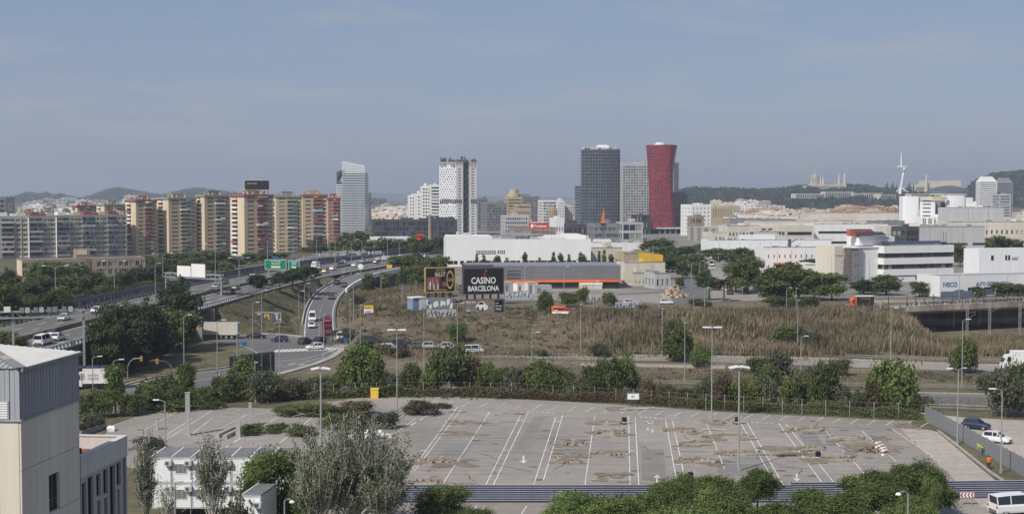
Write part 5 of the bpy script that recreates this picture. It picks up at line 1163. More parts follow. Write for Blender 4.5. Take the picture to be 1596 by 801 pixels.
# graffiti walls and container left of the black billboard
def graffiti_wall(label, pxl, pxr, yt, yb, d, seed, m=grey_w, skew=2, ink=None, big=False):
    zb_ = Z(yb, d); loc, W, rz = place(pxl, d, pxr, d+skew, min(zb_, tz(X(pxl, d), d)-.2)); H = Z(yt, d)-loc.z; r_ = random.Random(seed); t = thing('graffiti_wall', label, 'graffiti wall', loc, rz); q = MB(); q.box(0, 0, 0, W, .3, H); q.build('wall', [m], t); n = max(3, int(W/(1.6 if big else .9)))
    gs = MB(); H0 = Z(yb, d)-loc.z
    for i in range(n):
        x0 = W*i/n; w_ = W/n
        for s in range(4):
            a = x0+r_.uniform(0, w_*.5); z0 = H0+(H-H0)*r_.uniform(.05, .45); h = (H-H0)*r_.uniform(.3, .5); sl = r_.uniform(-.3, .3)
            gs.quad((a,-.02-.003*s,z0), (a+r_.uniform(.12,.35)*(2 if big else 1),-.02-.003*s,z0), (a+sl+r_.uniform(.12,.4)*(2 if big else 1),-.02-.003*s,z0+h), (a+sl,-.02-.003*s,z0+h), s % len(ink or [1]))
    gs.build('graffiti', ink or [wprint], t, kind='stuff'); return t
graffiti_wall('tall wall with big white and blue graffiti left of the black billboard', 664, 706, 464, 483, 336, 1, grey_m, 2, [wprint, blue_p, wprint], True)
graffiti_wall('low pale wall with grey graffiti below the gold framed billboard', 665, 711, 483, 496, 323, 2, grey_w, 2, [grey_m, steel_d])
graffiti_wall('long low wall with blue graffiti in front of the white workshop', 962, 1076, 458, 466, 400, 3, grey_m, 14, [wprint, blue_p, grey_d])
graffiti_wall('grey wall with white graffiti tags below the store', 905, 958, 460, 471, 378, 4, grey_w, 2, [grey_m, steel_d])
graffiti_wall('white and blue graffiti wall behind the black billboard', 785, 826, 454, 467, 380, 5, grey_w, 3, [wprint, blue_p])
graffiti_wall('low graffiti strip beside the reeds at the edge of the store yard', 960, 1000, 471, 483, 352, 6, grey_w, 2, [grey_m, blue_p])
l2, W2, r2 = place(643.5, 338, 663, 340, tz(X(650, 338), 338)); t = thing('site_container', 'blue sided white container with rounded roof left of the graffiti wall', 'container', l2, r2)
q = MB(); h2 = Z(465, 338)-l2.z; q.box(W2*.5, 0, .3, W2, 3, h2); q.build('white_end', [white], t); q = MB(); q.box(0, .1, .3, W2*.5-.01, 3, h2-.1); q.build('blue_side', [mat('pale_blue_panel', (.20,.27,.40))], t); q = MB(); q.prism([(-.1,-.1),(W2+.1,-.1),(W2+.1,3.1),(-.1,3.1)], h2, h2+.25); q.build('roof', [white], t)
# ================================================================ RIGHT: OFFICES AND WORKSHOPS
def white_office():
    d = 455; zb = 4.6; loc, W, rz = place(1379.5, d, 1486.5, d+11, zb); hz = lambda y: Z(y, d)-zb; H = hz(383.5); D = 15
    t = thing('white_office', 'white office building with three dark strip windows', 'office', loc, rz); q = MB(); q.box(.4, .4, 0, W-.4, D, H-1); q.build('glass_core', [glass], t)
    for lab, y0, y1 in (('parapet_band', 383.5, 395), ('floor_band', 402.5, 412.5), ('floor_band', 420, 430)):
        q = MB(); z0, z1 = hz(y1), hz(y0); q.box(-.05, -.15, z0, W+.1, .3, z1); q.box(-.35, -.15, z0, -.051, D+.2, z1); q.box(W-.2, .301, z0, W+.1, D, z1); q.build(lab, [white], t)
    q = MB(); q.box(-.1, .05, 0, W*.45, .35, hz(432)); q.box(W*.3, .0, 0, W*.6, .3, hz(438)); q.build('ground_wall', [white], t)
    for j, (y0, y1) in enumerate(((395, 402.5), (412.5, 420), (430, 438))):
        n = 18; r_ = random.Random(j)
        for face, n_, L_ in (('F', 18, W), ('L', 9, D)):
            f = fmap(face, W, D)
            for i in range(n_):
                me = win_part(L_/n_-.06, hz(y0)-hz(y1), r_.choice((0, 0, 0, 2, 1)) if j else r_.choice((0, 0, 2)), steel_d); link('window', me, t, f(L_*i/n_+.03, .27, hz(y1)), FACE_RZ[face])
    q = MB(); q.quad((0,0,H-.05),(W,0,H-.05),(W,D,H-.05),(0,D,H-.05)); q.build('roof', [roof_g], t)
    q = MB()
    for i in range(16): x = W*.08+i*W*.055; q.beam((x, 2, H+.35), (x, 5, H+1.3), W*.05, .08)
    q.build('solar_panels', [solar], t); q = MB(); q.box(-6, 6, H, W*.3, D-2, H+3.0); q.box(-5, 5.5, H+3, W*.2, D, H+3.3); q.build('plant_room', [white], t)
    q = MB(); q.box(-7, 8, H+5.3, W*.02, 12, H+5.5)
    for i in range(12): q.beam((-7+i*.95, 4, H+3.5), (-7+i*.95, 6.6, H+4.6), .8, .08)
    q.build('tilted_panels', [solar], t); q = MB(); q.box(-9, 7, H+3.32, .3, 9, H+5.3); q.build('orange_box', [mat('terracotta_panel', (.42,.11,.06))], t)
    q = MB(); q.tube((W*.93, 3, H), (W*.94, 3, H+4.6), .09); q.tube((W*.965, 3, H), (W*.98, 3, H+4.6), .09); q.cbox((W*.95, 3, H+.5), 1.6, 1, 1); q.build('aerial', [steel_d], t)
    # lower wing on the left
    a = X(1313, d)-loc.x; q = MB(); g = MB(); hh = hz(401)
    q.box(X(1296, d)-loc.x, 3, 0, X(1313.5, d)-loc.x-.01, 14, hz(383)); q.build('pale_block', [offwhite], t); letters('SCANIA', t, X(1304, d)-loc.x, 2.94, hz(397.5), 3, .5, orange)
    w = MB(); L_ = X(1345, d)-X(1313, d); ops = []
    for j in range(3):
        for i in range(2): ops.append((round(L_*(.55+.16*i), 2), round(L_*(.55+.16*i)+.8, 2), round(hz(401+17*j), 2), round(hz(395.5+17*j), 2), 0))
    wall(w, 'F', L_, 8, 0, hz(386), ops, .2, 0); w.quad((0,0,hz(386)),(L_,0,hz(386)),(L_,8,hz(386)),(0,8,hz(386)))
    s = w.build('stair_block', [grey_m], t, (a, 2, 0)); f = fmap('F', L_, 8)
    for o in ops: link('window', win_part(o[1]-o[0], o[3]-o[2], 0, grey_w), s, f(o[0], .14, o[2])); 
    q = MB(); q.box(X(1337, d)-loc.x, 2.6, hz(386), -.4, 12, H-.3); q.box(X(1311, d)-loc.x, 1.6, hz(386.5), X(1334, d)-loc.x, 9, hz(385.3)); q.build('upper_wing', [white], t)
    q = MB()
    q.box(X(1313, d)-loc.x, 4, hz(430), X(1382, d)-loc.x-.4, 12, hz(430)+.05); q.box(X(1345, d)-loc.x, 3, 0, -.4, 12, hz(386)); q.build('core_wall', [white], t)
white_office()
# lattice mast in front of the office
p = Vector((X(1322, 430), 430, 4.6)); t = thing('lattice_mast', 'dark steel lattice mast in front of the grey stair block', 'mast', p); H = Z(386, 430)-4.6; q = MB(); s0, s1 = 1.3, .75
for sx, sy in ((1,1),(1,-1),(-1,1),(-1,-1)): q.beam((sx*s0, sy*s0, 0), (sx*s1, sy*s1, H), .16, .16)
n = 13
for i in range(n):
    f0, f1 = i/n, (i+1)/n; a, b = s0+(s1-s0)*f0, s0+(s1-s0)*f1
    for (x0, y0), (x1, y1) in (((-1,-1),(1,-1)),((1,-1),(1,1)),((1,1),(-1,1)),((-1,1),(-1,-1))): q.beam((x0*a,y0*a,H*f0), (x1*b,y1*b,H*f1), .08, .08); q.beam((x1*a,y1*a,H*f0), (x0*b,y0*b,H*f1), .08, .08); q.beam((x0*b,y0*b,H*f1), (x1*b,y1*b,H*f1), .08, .08)
q.build('lattice', [rust], t); q = MB()
for z in (.5, .62, .8, .9): q.beam((-2.4, 0, H*z), (2.4, 0, H*z), .08, .1)
q.build('cross_arms', [rust], t)
def truck_dealer():
    d = 395; zb = 4.8; loc, W, rz = place(1466, d-8, 1690, d+8, zb); H = Z(432, d-8)-zb; t = thing('truck_workshop', 'low white workshop with blue lettering along its roof band', 'workshop', loc, rz); D = 11
    w = MB(); g = MB(); ops = [(W*.19, W*.24, .2, 2.6), (W*.30, W*.38, .2, 2.6), (W*.42, W*.50, .2, 2.6), (W*.55, W*.62, .2, 2.6)]
    wall(w, 'F', W, D, 0, H, [tuple(round(v, 2) for v in o) for o in ops], .3, 0, g); wall(w, 'L', W, D, 0, H); wall(w, 'R', W, D, 0, H); wall(w, 'B', W, D, 0, H); roofslab(w, W, D, H, 1, .35, .3)
    w.build('wall', [white, grey_m], t); g.build('windows', [glass_b], t, kind='stuff'); k = W/275
    letters('IVECO', t, W*.07, -.05, H*.62, W*.095, 1.35, blue_p); letters('AUTO DISTRIBUCION', t, W*.36, -.05, H*.62, W*.23, 1.1, blue_p)
    q = MB(); q.box(-2, -3.4, 0, W*.17, -3.2, 1.9); q.build('blue_fence', [mat('dull_blue_panel', (.12,.16,.24))], t)
truck_dealer()
t, W, D, H = building('white_hall', 'white hall with three grouped windows at the right edge behind the workshop', 'hall', 1527, 500, 1700, 512, 10, 390, 4.6, white_panel, 1, 1, 0, .001, .001, par=.4)
q = MB(); k = W/172
for a, b in ((18, 22), (39.5, 42.5), (44, 47)): q.box(a*k, -.05, H*.58, b*k, -.005, H*.78)
q.build('windows', [glass], t); letters('PEUGEOT', t, 55*k, -.06, H*.64, 10*k, 1.2, mat('grey_blue_print', (.2,.22,.3)))
gridded('hall', 'pale grey hall with a thin dark strip window behind the white office', 1432, 1535, 357, 600, 30, grey_w, 1, 1, .001, .001, 10, 0, None, 'hall', zb=4.5)
l0, W, rz = place(1432, 600, 1535, 610, 4.5); t = REG[-1][0]; H = Z(357, 600)-4.5
q = MB(); q.box(W*.22, -.04, H*.50, W*.68, -.005, H*.57); q.box(W*.75, -.04, H*.50, W*.95, -.005, H*.57); q.build('strip_window', [glass], t)
gridded('office_block', 'dark grey glass block left of the pale hall behind the white office', 1413, 1432, 357, 598, 20, grey_d, 4, 5, .8, .6, 3, 1, None, 'office', zb=4.5)
gridded('office_block', 'cream corner block with square vents above the white office', 1382, 1413, 356, 640, 20, offwhite, 3, 5, .2, .2, 3, 1, None, 'office', zb=4.5)
gridded('workshop', 'white workshop with orange roof strip left of the white office', 1190, 1300, 389.5, 520, 30, white, 2, 12, .22, .35, 6, 2, None, 'workshop', zb=4.5)
t = REG[-1][0]; q = MB(); q.box(4, -6, 3.2, 24, -.05, 3.7); q.build('orange_canopy', [mat('tan_orange_panel', (.40,.20,.09))], t); q = MB(); q.box(5, -.3, .2, 24, -.06, 3.1); q.build('open_bay', [steel_d], t); q = MB(); q.tube((10, 8, 9), (16, 8, 12.5), .2); q.box(12, 6, 8.5, 13, 7, 12.5); q.build('roof_frames', [steel_d], t)
gridded('workshop', 'low white shed below the orange roof strip', 1256, 1312, 417, 480, 14, white, 1, 2, .2, .3, 4, 1, None, 'shed', zb=4.5)
gridded('workshop', 'white ribbed long shed behind the street trees', 1105, 1296, 377.5, 640, 40, white_panel, 1, 24, .1, .3, 16, 1, [grey_w, grey_w, grey_w], 'shed', zb=4.5)
gridded('office_block', 'cream two storey factory block with a raised corner', 1110, 1212, 365, 740, 22, offwhite, 2, 17, .5, .35, 14, 2, None, 'factory', zb=4.5)
gridded('office_block', 'raised corner of the cream factory block', 1134, 1169, 355, 739, 14, offwhite, 2, 6, .5, .3, 5, 1, None, 'factory', zb=4.5)
gridded('office_block', 'low modern building with long flat canopy left of the white complex', 1224, 1269, 355, 760, 20, offwhite, 2, 1, .92, .35, 6, 1, None, 'office', zb=4.5)
gridded('hall', 'long white banded hall left of the white complex, two storeys', 1268, 1384, 352, 770, 30, white, 2, 1, .94, .25, 10, 0, None, 'hall', zb=4.5)
gridded('hall', 'grey zigzag roofed hall in front of the white complex', 1370, 1410, 347, 820, 30, grey_m, 1, 9, .6, .5, 5, 0, None, 'hall', zb=4.5)
gridded('hall', 'pale shed with dark band between the street trees and the white workshop', 1174, 1226, 357, 800, 20, grey_w, 1, 8, .7, .4, 6, 0, None, 'shed', zb=4.5)
# ================================================================ VEGETATION
def leaf_quads(c, out, size, r_, flat=.35):
    n = len(c); u = r_.normal(size=(n, 3)); u /= np.linalg.norm(u, axis=1)[:, None]
    nrm = out*.7+r_.normal(size=(n, 3))*.7+np.array([0, 0, flat]); nrm /= np.linalg.norm(nrm, axis=1)[:, None]
    a = np.cross(nrm, u); a /= np.linalg.norm(a, axis=1)[:, None]; b = np.cross(nrm, a); s = size*r_.uniform(.55, 1.3, n)[:, None]
    return np.stack([c-a*s, c-b*s*.55, c+a*s, c+b*s*.55], 1).reshape(-1, 3)
def crown_mesh(name, lobes, pal, nclump, per, size, csd, seed, zsq=.7, shell=(.55, 1.0), droop=0):
    r_ = np.random.RandomState(seed); L_ = np.array(lobes, float); vol = (L_[:, 3]*L_[:, 4]*L_[:, 5])**.67; pick = r_.choice(len(L_), nclump, p=vol/vol.sum())
    d = r_.normal(size=(nclump, 3)); d /= np.linalg.norm(d, axis=1)[:, None]; d[:, 2] = np.where(d[:, 2] < -.45, -d[:, 2]*.6, d[:, 2])
    rr_ = r_.uniform(shell[0], shell[1], nclump)[:, None]; C_ = L_[pick, :3]+d*rr_*L_[pick, 3:6]; k = r_.uniform(.55, 1.25, nclump)
    cid = np.repeat(np.arange(nclump), per); off = r_.normal(size=(nclump*per, 3))*np.array([csd, csd, csd*zsq])*k[cid][:, None]
    c = C_[cid]+off; out = d[cid]; cm = r_.choice(3, nclump, p=[.5, .28, .22]); mi_ = np.where(r_.uniform(size=len(cid)) < .72, cm[cid], r_.randint(0, 3, len(cid)))
    return npmesh(name, leaf_quads(c, out, size, r_), np.arange(len(c)*4).reshape(-1, 4), LEAF[pal], mi_), C_
def trunk_mesh(name, h, r0, targets, seed, m, fork=.35, n=7):
    r_ = random.Random(seed); q = MB(); top = Vector((r_.uniform(-.3, .3), r_.uniform(-.3, .3), h*.62)); mid = Vector((r_.uniform(-.2, .2), r_.uniform(-.2, .2), h*fork))
    q.path([(0, 0, -.4), (mid.x*.5, mid.y*.5, h*fork*.5), tuple(mid), tuple(top)], [r0*1.25, r0, r0*.85, r0*.4], n)
    for tg in targets:
        tg = Vector(tg); s = mid.lerp(top, r_.uniform(0, .9)); md = s.lerp(tg, .5)+Vector((0, 0, -h*.03)); q.path([tuple(s), tuple(md), tuple(s.lerp(tg, .95))], [r0*.42, r0*.28, r0*.08], 5)
    return q.mesh(name, [m])
PROTO = {}
def proto(kind, var, lod):
    k = (kind, var, lod)
    if k in PROTO: return PROTO[k]
    r_ = random.Random(hash((kind == 'x', var*31+len(kind)*7)) % 9999+var*13+len(kind)); mul = {'far': 1.0, 'mid': 2.6, 'near': 9.0}[lod]; sz = {'far': 1.35, 'mid': .82, 'near': .46}[lod]
    def go(lobes, pal, ncl, per, size, csd, h, r0, bk=bark, zsq=.7, fork=.35, **kw):
        cm, C_ = crown_mesh('crown', lobes, pal, int(ncl*mul**.5), max(6, int(per*mul**.5)), size*sz, csd, var*17+3, zsq, **kw)
        tg = [tuple(C_[i]) for i in range(0, len(C_), max(1, len(C_)//(9 if lod != 'far' else 3)))]
        PROTO[k] = (trunk_mesh('trunk', h, r0, tg, var, bk, fork), cm, h); return PROTO[k]
    if kind == 'umbrella':                                                    # 8 m high, 7 m wide, flat topped
        lb = [(0, 0, 5.3, 3.2, 3.2, 2.6)]+[(2.1*math.cos(a), 2.1*math.sin(a), 4.8+r_.uniform(-.9, 1.2), 1.7, 1.7, 1.4) for a in [r_.uniform(0, 6.28) for _ in range(5)]]
        return go(lb, 'pine', 70, 26, .36, .48, 8, .22, fork=.45, zsq=.55)
    if kind == 'pine':                                                        # 11 m high, 9 m wide, broken clumps
        lb = [(0, 0, 5.8, 3.3, 3.3, 4.9), (0, 0, 2.6, 3.2, 3.2, 1.9)]+[(r_.uniform(1.8, 3.3)*math.cos(a), r_.uniform(1.8, 3.3)*math.sin(a), r_.uniform(1.8, 8.2), r_.uniform(1.2, 2.0), r_.uniform(1.2, 2.0), r_.uniform(.9, 1.5)) for a in [2.4*i+var for i in range(12)]]
        return go(lb, 'pine', 150, 28, .34, .55, 11, .28, fork=.25, zsq=.6)
    if kind in ('broad', 'bright'):                                           # 8 m high, 7 m wide
        lb = [(0, 0, 4.7, 2.7, 2.7, 3.0), (0, 0, 2.3, 2.7, 2.7, 1.4)]+[(r_.uniform(1.3, 2.4)*math.cos(a), r_.uniform(1.3, 2.4)*math.sin(a), r_.uniform(1.8, 6.4), r_.uniform(1.0, 1.6), r_.uniform(1.0, 1.6), r_.uniform(.9, 1.5)) for a in [2.4*i+var for i in range(11)]]
        return go(lb, kind, 120, 26, .28, .50, 8, .2)
    if kind in ('bush', 'brightbush', 'drybush', 'olivebush'):                 # 3 m high, 4 m wide
        pal = {'bush': 'broad', 'brightbush': 'bright', 'drybush': 'dry', 'olivebush': 'olive'}[kind]
        lb = [(0, 0, 1.1, 1.6, 1.6, 1.5)]+[(r_.uniform(.6, 1.5)*math.cos(a), r_.uniform(.6, 1.5)*math.sin(a), r_.uniform(.5, 1.9), r_.uniform(.5, .9), r_.uniform(.5, .9), r_.uniform(.5, .9)) for a in [2.4*i+var for i in range(6)]]
        return go(lb, pal, 90, 22, .17, .32, 3, .07, fork=.15)
    if kind == 'column':                                                      # 8 m high, 2.4 m wide
        lb = [(0, 0, 1.2+i*.9, 1.05-.06*i, 1.05-.06*i, .9) for i in range(8)]; return go(lb, 'broad', 60, 22, .26, .3, 8, .12, fork=.2)
    if kind == 'foliage':                                                     # near tree with fine feathery foliage, 8 m
        lb = [(0, 0, 4.8, 3.3, 3.3, 3.0)]+[(r_.uniform(1.4, 3.4)*math.cos(a), r_.uniform(1.4, 3.4)*math.sin(a), r_.uniform(2.8, 6.9), r_.uniform(1.1, 1.8), r_.uniform(1.1, 1.8), r_.uniform(1.2, 1.9)) for a in [2.4*i+var for i in range(10)]]
        return go(lb, 'feather', 190, 30, .30, .42, 8, .22, zsq=.8)
LEAF['feather'] = [leafm('feathery_leaves', (.125, .168, .050)), leafm('feathery_leaves_deep', (.088, .126, .040)), leafm('feathery_leaves_fresh', (.175, .222, .072))]
HT = {'umbrella': (8, 7.6), 'pine': (11, 9.8), 'broad': (8, 7.7), 'bright': (8, 7.7), 'bush': (3, 4.4), 'brightbush': (3, 4.4), 'drybush': (3, 4.4), 'olivebush': (3, 4.4), 'column': (8.4, 2.5), 'foliage': (8.6, 10.0)}
NAME = {'umbrella': 'pine_tree', 'pine': 'pine_tree', 'broad': 'broadleaf_tree', 'bright': 'broadleaf_tree', 'bush': 'shrub', 'brightbush': 'shrub', 'drybush': 'shrub', 'olivebush': 'shrub', 'column': 'columnar_tree', 'foliage': 'broadleaf_tree'}
_tv = [0]
def tree_at(loc, h, w, kind, label, group=None, lod=None, name=None, cat=None, px=None):
    _tv[0] += 1; var = _tv[0] % 3; lod = lod or ('far' if loc[1] > 430 else 'mid'); tm, cm, _ = proto(kind, var, lod); h0, w0 = HT[kind]
    t = thing(name or NAME[kind], label, cat or ('shrub' if 'bush' in kind else 'tree'), loc, (_tv[0]*2.39) % 6.28, group, px); t.scale = (w/w0, w/w0, h/h0); link('trunk', tm, t); link('crown', cm, t); return t
def T(kind, px, ytop, d, wpx, label, group=None, lod=None, **k):
    x = X(px, d); z = tz(x, d); return tree_at((x, d, z), max(.8, (Z(ytop, d)-z)*1.03), wpx*d/F*1.05, kind, label, group, lod, px=px, **k)
def TG(kind, px, pyb, hpx, wpx, label, group=None, **k):                      # by the pixel of its foot
    p = GT(px, pyb); return tree_at(p, hpx*p.y/F*1.04, wpx*p.y/F*1.05, kind, label, group, px=px, **k)
g = 'trees on the far side of the motorway'
for px, y, d, w, k in ((10,416,390,48,'pine'),(38,437,372,50,'broad'),(62,428,380,46,'broad'),(84,408,430,66,'bright'),(108,428,392,56,'broad'),(133,424,400,44,'pine'),(152,419,408,50,'pine'),(172,428,404,40,'pine'),(192,420,418,46,'pine'),(216,413,430,52,'pine'),(238,410,440,50,'pine'),(122,410,455,50,'bright'),(60,407,460,50,'broad')):
    T(k, px, y, d, w, {'pine': 'dark pine beyond the motorway below the brown school', 'broad': 'green leafy tree beyond the motorway below the brown school', 'bright': 'light green tree in front of the brown school'}[k], g)
g = 'trees at the foot of the tan towers'
for px, y, d, w, k in ((262,402,560,40,'broad'),(282,394,580,40,'broad'),(304,391,590,40,'broad'),(326,389,600,36,'bright'),(347,392,600,36,'broad'),(368,400,580,36,'broad'),(392,393,610,36,'bright'),(412,396,600,30,'broad'),(436,393,640,34,'bright'),(330,405,540,34,'bright'),(300,408,530,36,'broad'),(268,412,520,34,'broad'),(425,407,560,26,'bright'),(352,408,530,30,'bright'),(290,402,545,30,'broad')):
    T(k, px, y, d, w, {'broad': 'dark green tree at the foot of the tan tower blocks', 'bright': 'light green tree at the foot of the tan tower blocks'}[k], g)
for px, y, w in ((479,385,30),(500,382,34),(522,377,32),(541,362,34),(562,360,36),(582,374,34),(604,370,34),(626,372,34),(648,366,34),(668,371,30),(688,370,30),(590,384,40),(620,386,40),(655,384,44)):
    T('broad' if px % 3 else 'bright', px, y, 700-(px-480)*.3, w, 'green tree between motorway and black glass block', 'wooded strip beyond the motorway')
for px, y, d, w in ((622,398,530,38),(643,394,500,44),(664,400,480,40),(684,397,500,36),(652,412,430,36),(678,420,415,30),(630,415,450,30)):
    T('broad', px, y, d, w, 'dark tree beside the viaduct left of the long white building', 'trees beside the viaduct')
for px, y, d, w, k in ((-6,440,292,50,'broad'),(16,452,296,44,'pine'),(40,458,304,48,'broad'),(66,452,312,46,'pine'),(90,450,322,50,'broad'),(114,452,332,48,'pine'),(140,446,344,50,'pine'),(164,444,356,46,'broad'),(186,442,368,46,'pine'),(208,440,380,44,'pine'),(230,437,392,40,'broad'),(248,430,402,36,'pine')): T(k, px, y, d, w, 'dark tree right behind the motorway noise wall at left', 'front row behind the noise wall')
# pines standing in front of the motorway
T('pine', 193, 459, 264, 98, 'largest dark pine in front of the motorway at left'); T('pine', 226, 464, 270, 80, 'big pine overlapping the largest dark pine on its right'); T('pine', 160, 476, 252, 62, 'lower dark pine at the left edge of the pine clump'); T('pine', 243, 492, 280, 60, 'shady pine at the right foot of the pine clump'); T('pine', 180, 510, 256, 60, 'low pine at the front of the pine clump')
T('pine', 278, 430, 298, 80, 'tall dark pine beside the underpass with a round crown'); T('broad', 268, 480, 290, 72, 'brownish leafy tree below the tall round crowned pine')
T('pine', 208, 485, 262, 62, 'pine in the middle of the pine clump by the junction')
for px, y, pb, w, l in ((398.5,425,467,30,'leftmost lone umbrella pine on the ramp slope'),(436,425,456,30,'small umbrella pine left of the pine cluster on the slope'),(455,421,455,40,'middle umbrella pine of the cluster above the ramp'),(474,413,452,50,'largest umbrella pine above the ramp in front of the green signs'),(488,424,447,28,'right umbrella pine of the cluster above the ramp')):
    p = GT(px, pb); T('umbrella', px, y, p.y, w, l)
T('bush', 417, 441, 412, 20, 'pale shrub on the motorway slope between the lone pine and the cluster'); T('bush', 412, 455, 402, 22, 'dark low shrub on the ramp slope below the lone pine'); T('olivebush', 372, 462, 376, 60, 'low dark scrub along the top of the grass slope')
# trees right of the store and along the avenue
g = 'trees along the avenue'
for px, y, d, w, k in ((1018,374,620,36,'broad'),(1036,371,640,40,'broad'),(1052,384,600,36,'broad'),(1030,391,560,44,'broad'),(1048,399,520,36,'olive_t'),(1072,383,650,40,'broad'),(1094,380,670,36,'broad'),(1088,396,560,32,'broad'),(1112,386,620,46,'bright'),(1140,388,600,38,'broad'),(1160,386,600,36,'bright'),(1180,390,560,36,'broad'),(1090,410,480,32,'broad'),(1098,418,450,24,'broad')):
    T('broad' if k == 'olive_t' else k, px, y, d, w, {'broad': 'dark tree along the avenue below the crimson tower', 'bright': 'light green tree along the avenue below the crimson tower', 'olive_t': 'grey green tree beside the yellow cornered hall'}[k], g)
for px, y, d, w in ((1060,398,520,30),(1064,408,480,26),(1080,400,540,30),(1086,412,480,30),(1096,424,450,30),(1024,384,600,40),(1040,400,520,40),(1010,380,640,30),(1124,394,600,36),(1150,396,560,40),(1172,398,530,40),(1060,432,430,20),(1116,440,420,28)): T('broad' if px % 4 else 'bright', px, y, d, w, 'green tree lining the avenue between the halls', g)
for px, y, d, w in ((228,398,585,34),(246,400,575,36),(256,394,620,30)): T('broad', px, y, d, w, 'tree at the right end of the brown school', 'trees beside the school')
g = 'street trees at the right'
for px, y, pb, w, k in ((1106,433,468,30,'umbrella'),(1164,404,458,48,'broad'),(1148,412,455,36,'broad'),(1203,420,470,50,'broad'),(1226,411,466,50,'broad'),(1246,420,467,46,'broad'),(1270,426,468,44,'bright'),(1298,428,468,44,'bright'),(1210,437,471,50,'broad'),(1383,431,460,40,'broad'),(1347,436,458,36,'pine'),(1434,441,463,24,'broad'),(1497,449,464,24,'broad'),(1527,444,466,24,'broad'),(1566,438,466,40,'broad'),(1590,440,467,38,'broad')):
    p = GT(px, pb); T(k, px, y+(2 if px > 1480 else -3), min(p.y, 460), w*(1 if px > 1480 else 1.25), 'street tree in front of the white workshop at right' if px > 1320 else 'leafy street tree at the avenue corner', g, 'mid')
for px, y, d, w in ((1497,379,560,34),(1518,390,540,30),(1555,367,640,48),(1582,372,640,40),(1290,402,520,40),(1262,403,520,34),(1490,376,620,26)):
    T('broad', px, y, d, w, 'tree among the sheds behind the white office at right', 'trees among the sheds')
g = 'slender planter trees'
for i, (px, y) in enumerate(((743,397),(754,397),(774,398),(778,400),(790,402),(818,393),(841,402),(863,393),(874,394),(887,397),(905,393),(910,396),(934,392),(942,390),(953,396),(965,394),(975,398))):
    T('column', px, y, 548, 6+2*(i % 3), 'slender dark planter tree in front of the long white building' if px < 915 else 'slender planter tree on the parking deck right of the long white building', g)
# palms
def palm(px, ytop, pb, label):
    p = GT(px, pb); h = (Z(ytop, p.y)-p.z)*.86; t = thing('palm_tree', label, 'palm', p); q = MB(); q.path([(0,0,-.2),(.05,0,h*.5),(0,0,h)], [.34,.26,.3], 7); q.build('trunk', [bark], t); r_ = random.Random(3); q = MB()
    for i in range(34):
        a = i*2.399; el = r_.uniform(-.3, 1.1); L_ = 2.9; pts = [Vector((0,0,h)),]
        for s in range(1, 6): f = s/5; pts.append(Vector((math.cos(a)*L_*f*math.cos(el*(1-f*.4)), math.sin(a)*L_*f*math.cos(el*(1-f*.4)), h+L_*f*math.sin(el)-1.6*f*f)))
        sd = Vector((-math.sin(a), math.cos(a), 0))
        for A_, B_, f in zip(pts[:-1], pts[1:], range(5)):
            w0, w1 = .6*(1-f/6), .6*(1-(f+1)/6)
            for e in (-1, 1): q.quad(tuple(A_), tuple(B_), tuple(B_+sd*e*w1+Vector((0,0,-.18))), tuple(A_+sd*e*w0+Vector((0,0,-.18))), f % 2)
    q.build('fronds', LEAF['olive'][:2], t)
palm(1128, 434, 470, 'palm tree with a full crown at the avenue corner'); palm(1209, 374, 392, 'left palm behind the white ribbed shed'); palm(1249, 376, 394, 'right palm behind the white ribbed shed')
# scrub along the car park fence and on the bank
SCR = [(372,626,62,58,'bush'),(400,632,50,46,'olivebush'),(345,630,40,44,'bush'),(425,622,36,40,'bush'),(452,626,34,50,'drybush'),(485,622,30,46,'olivebush'),(512,620,30,40,'bush'),(560,616,70,66,'brightbush'),(540,612,46,44,'bush'),(583,618,50,46,'bush'),(608,618,32,30,'olivebush'),(640,617,46,34,'bush'),(668,618,40,34,'brightbush'),(700,616,72,66,'bush'),(728,614,50,46,'drybush'),(752,614,44,42,'bush'),(778,616,36,38,'brightbush'),(806,619,44,48,'olivebush'),(835,620,52,52,'bush'),(858,621,50,50,'bush'),(884,622,40,40,'bush'),(905,624,34,36,'olivebush'),(928,624,50,44,'bush'),(952,624,60,46,'bush'),(976,620,64,46,'brightbush'),
 (1012,627,34,34,'drybush'),(1040,628,24,36,'drybush'),(1075,632,24,38,'bush'),(1105,636,40,40,'olivebush'),(1130,638,48,46,'drybush'),(1158,640,44,44,'bush'),(1180,641,46,36,'bush'),(1200,641,50,40,'olivebush'),(1240,642,56,40,'bush'),(1268,640,44,36,'bush'),(1292,643,74,52,'bush'),(1318,644,40,32,'olivebush'),(1345,644,30,36,'bush'),(1372,645,44,44,'drybush'),(1396,643,78,90,'brightbush'),(1420,646,40,36,'bush'),(1440,646,24,26,'drybush'),(1577,655,78,60,'olivebush'),(1548,612,26,44,'olivebush'),(1600,640,70,50,'bush')]
for px, pb, h, w, k in SCR: o = TG(k, px, pb, h*1.18, w*1.05, {'bush': 'dark shrub by the car park fence', 'brightbush': 'bright bush by the car park fence', 'drybush': 'dry shrub by the car park fence', 'olivebush': 'grey shrub by the car park fence'}[k]+(' left of the white notice' if px < 980 else ' right of the white notice'), 'scrub along the car park fence'); o.location.y += 2.6
g = 'shrubs on the reed bank'
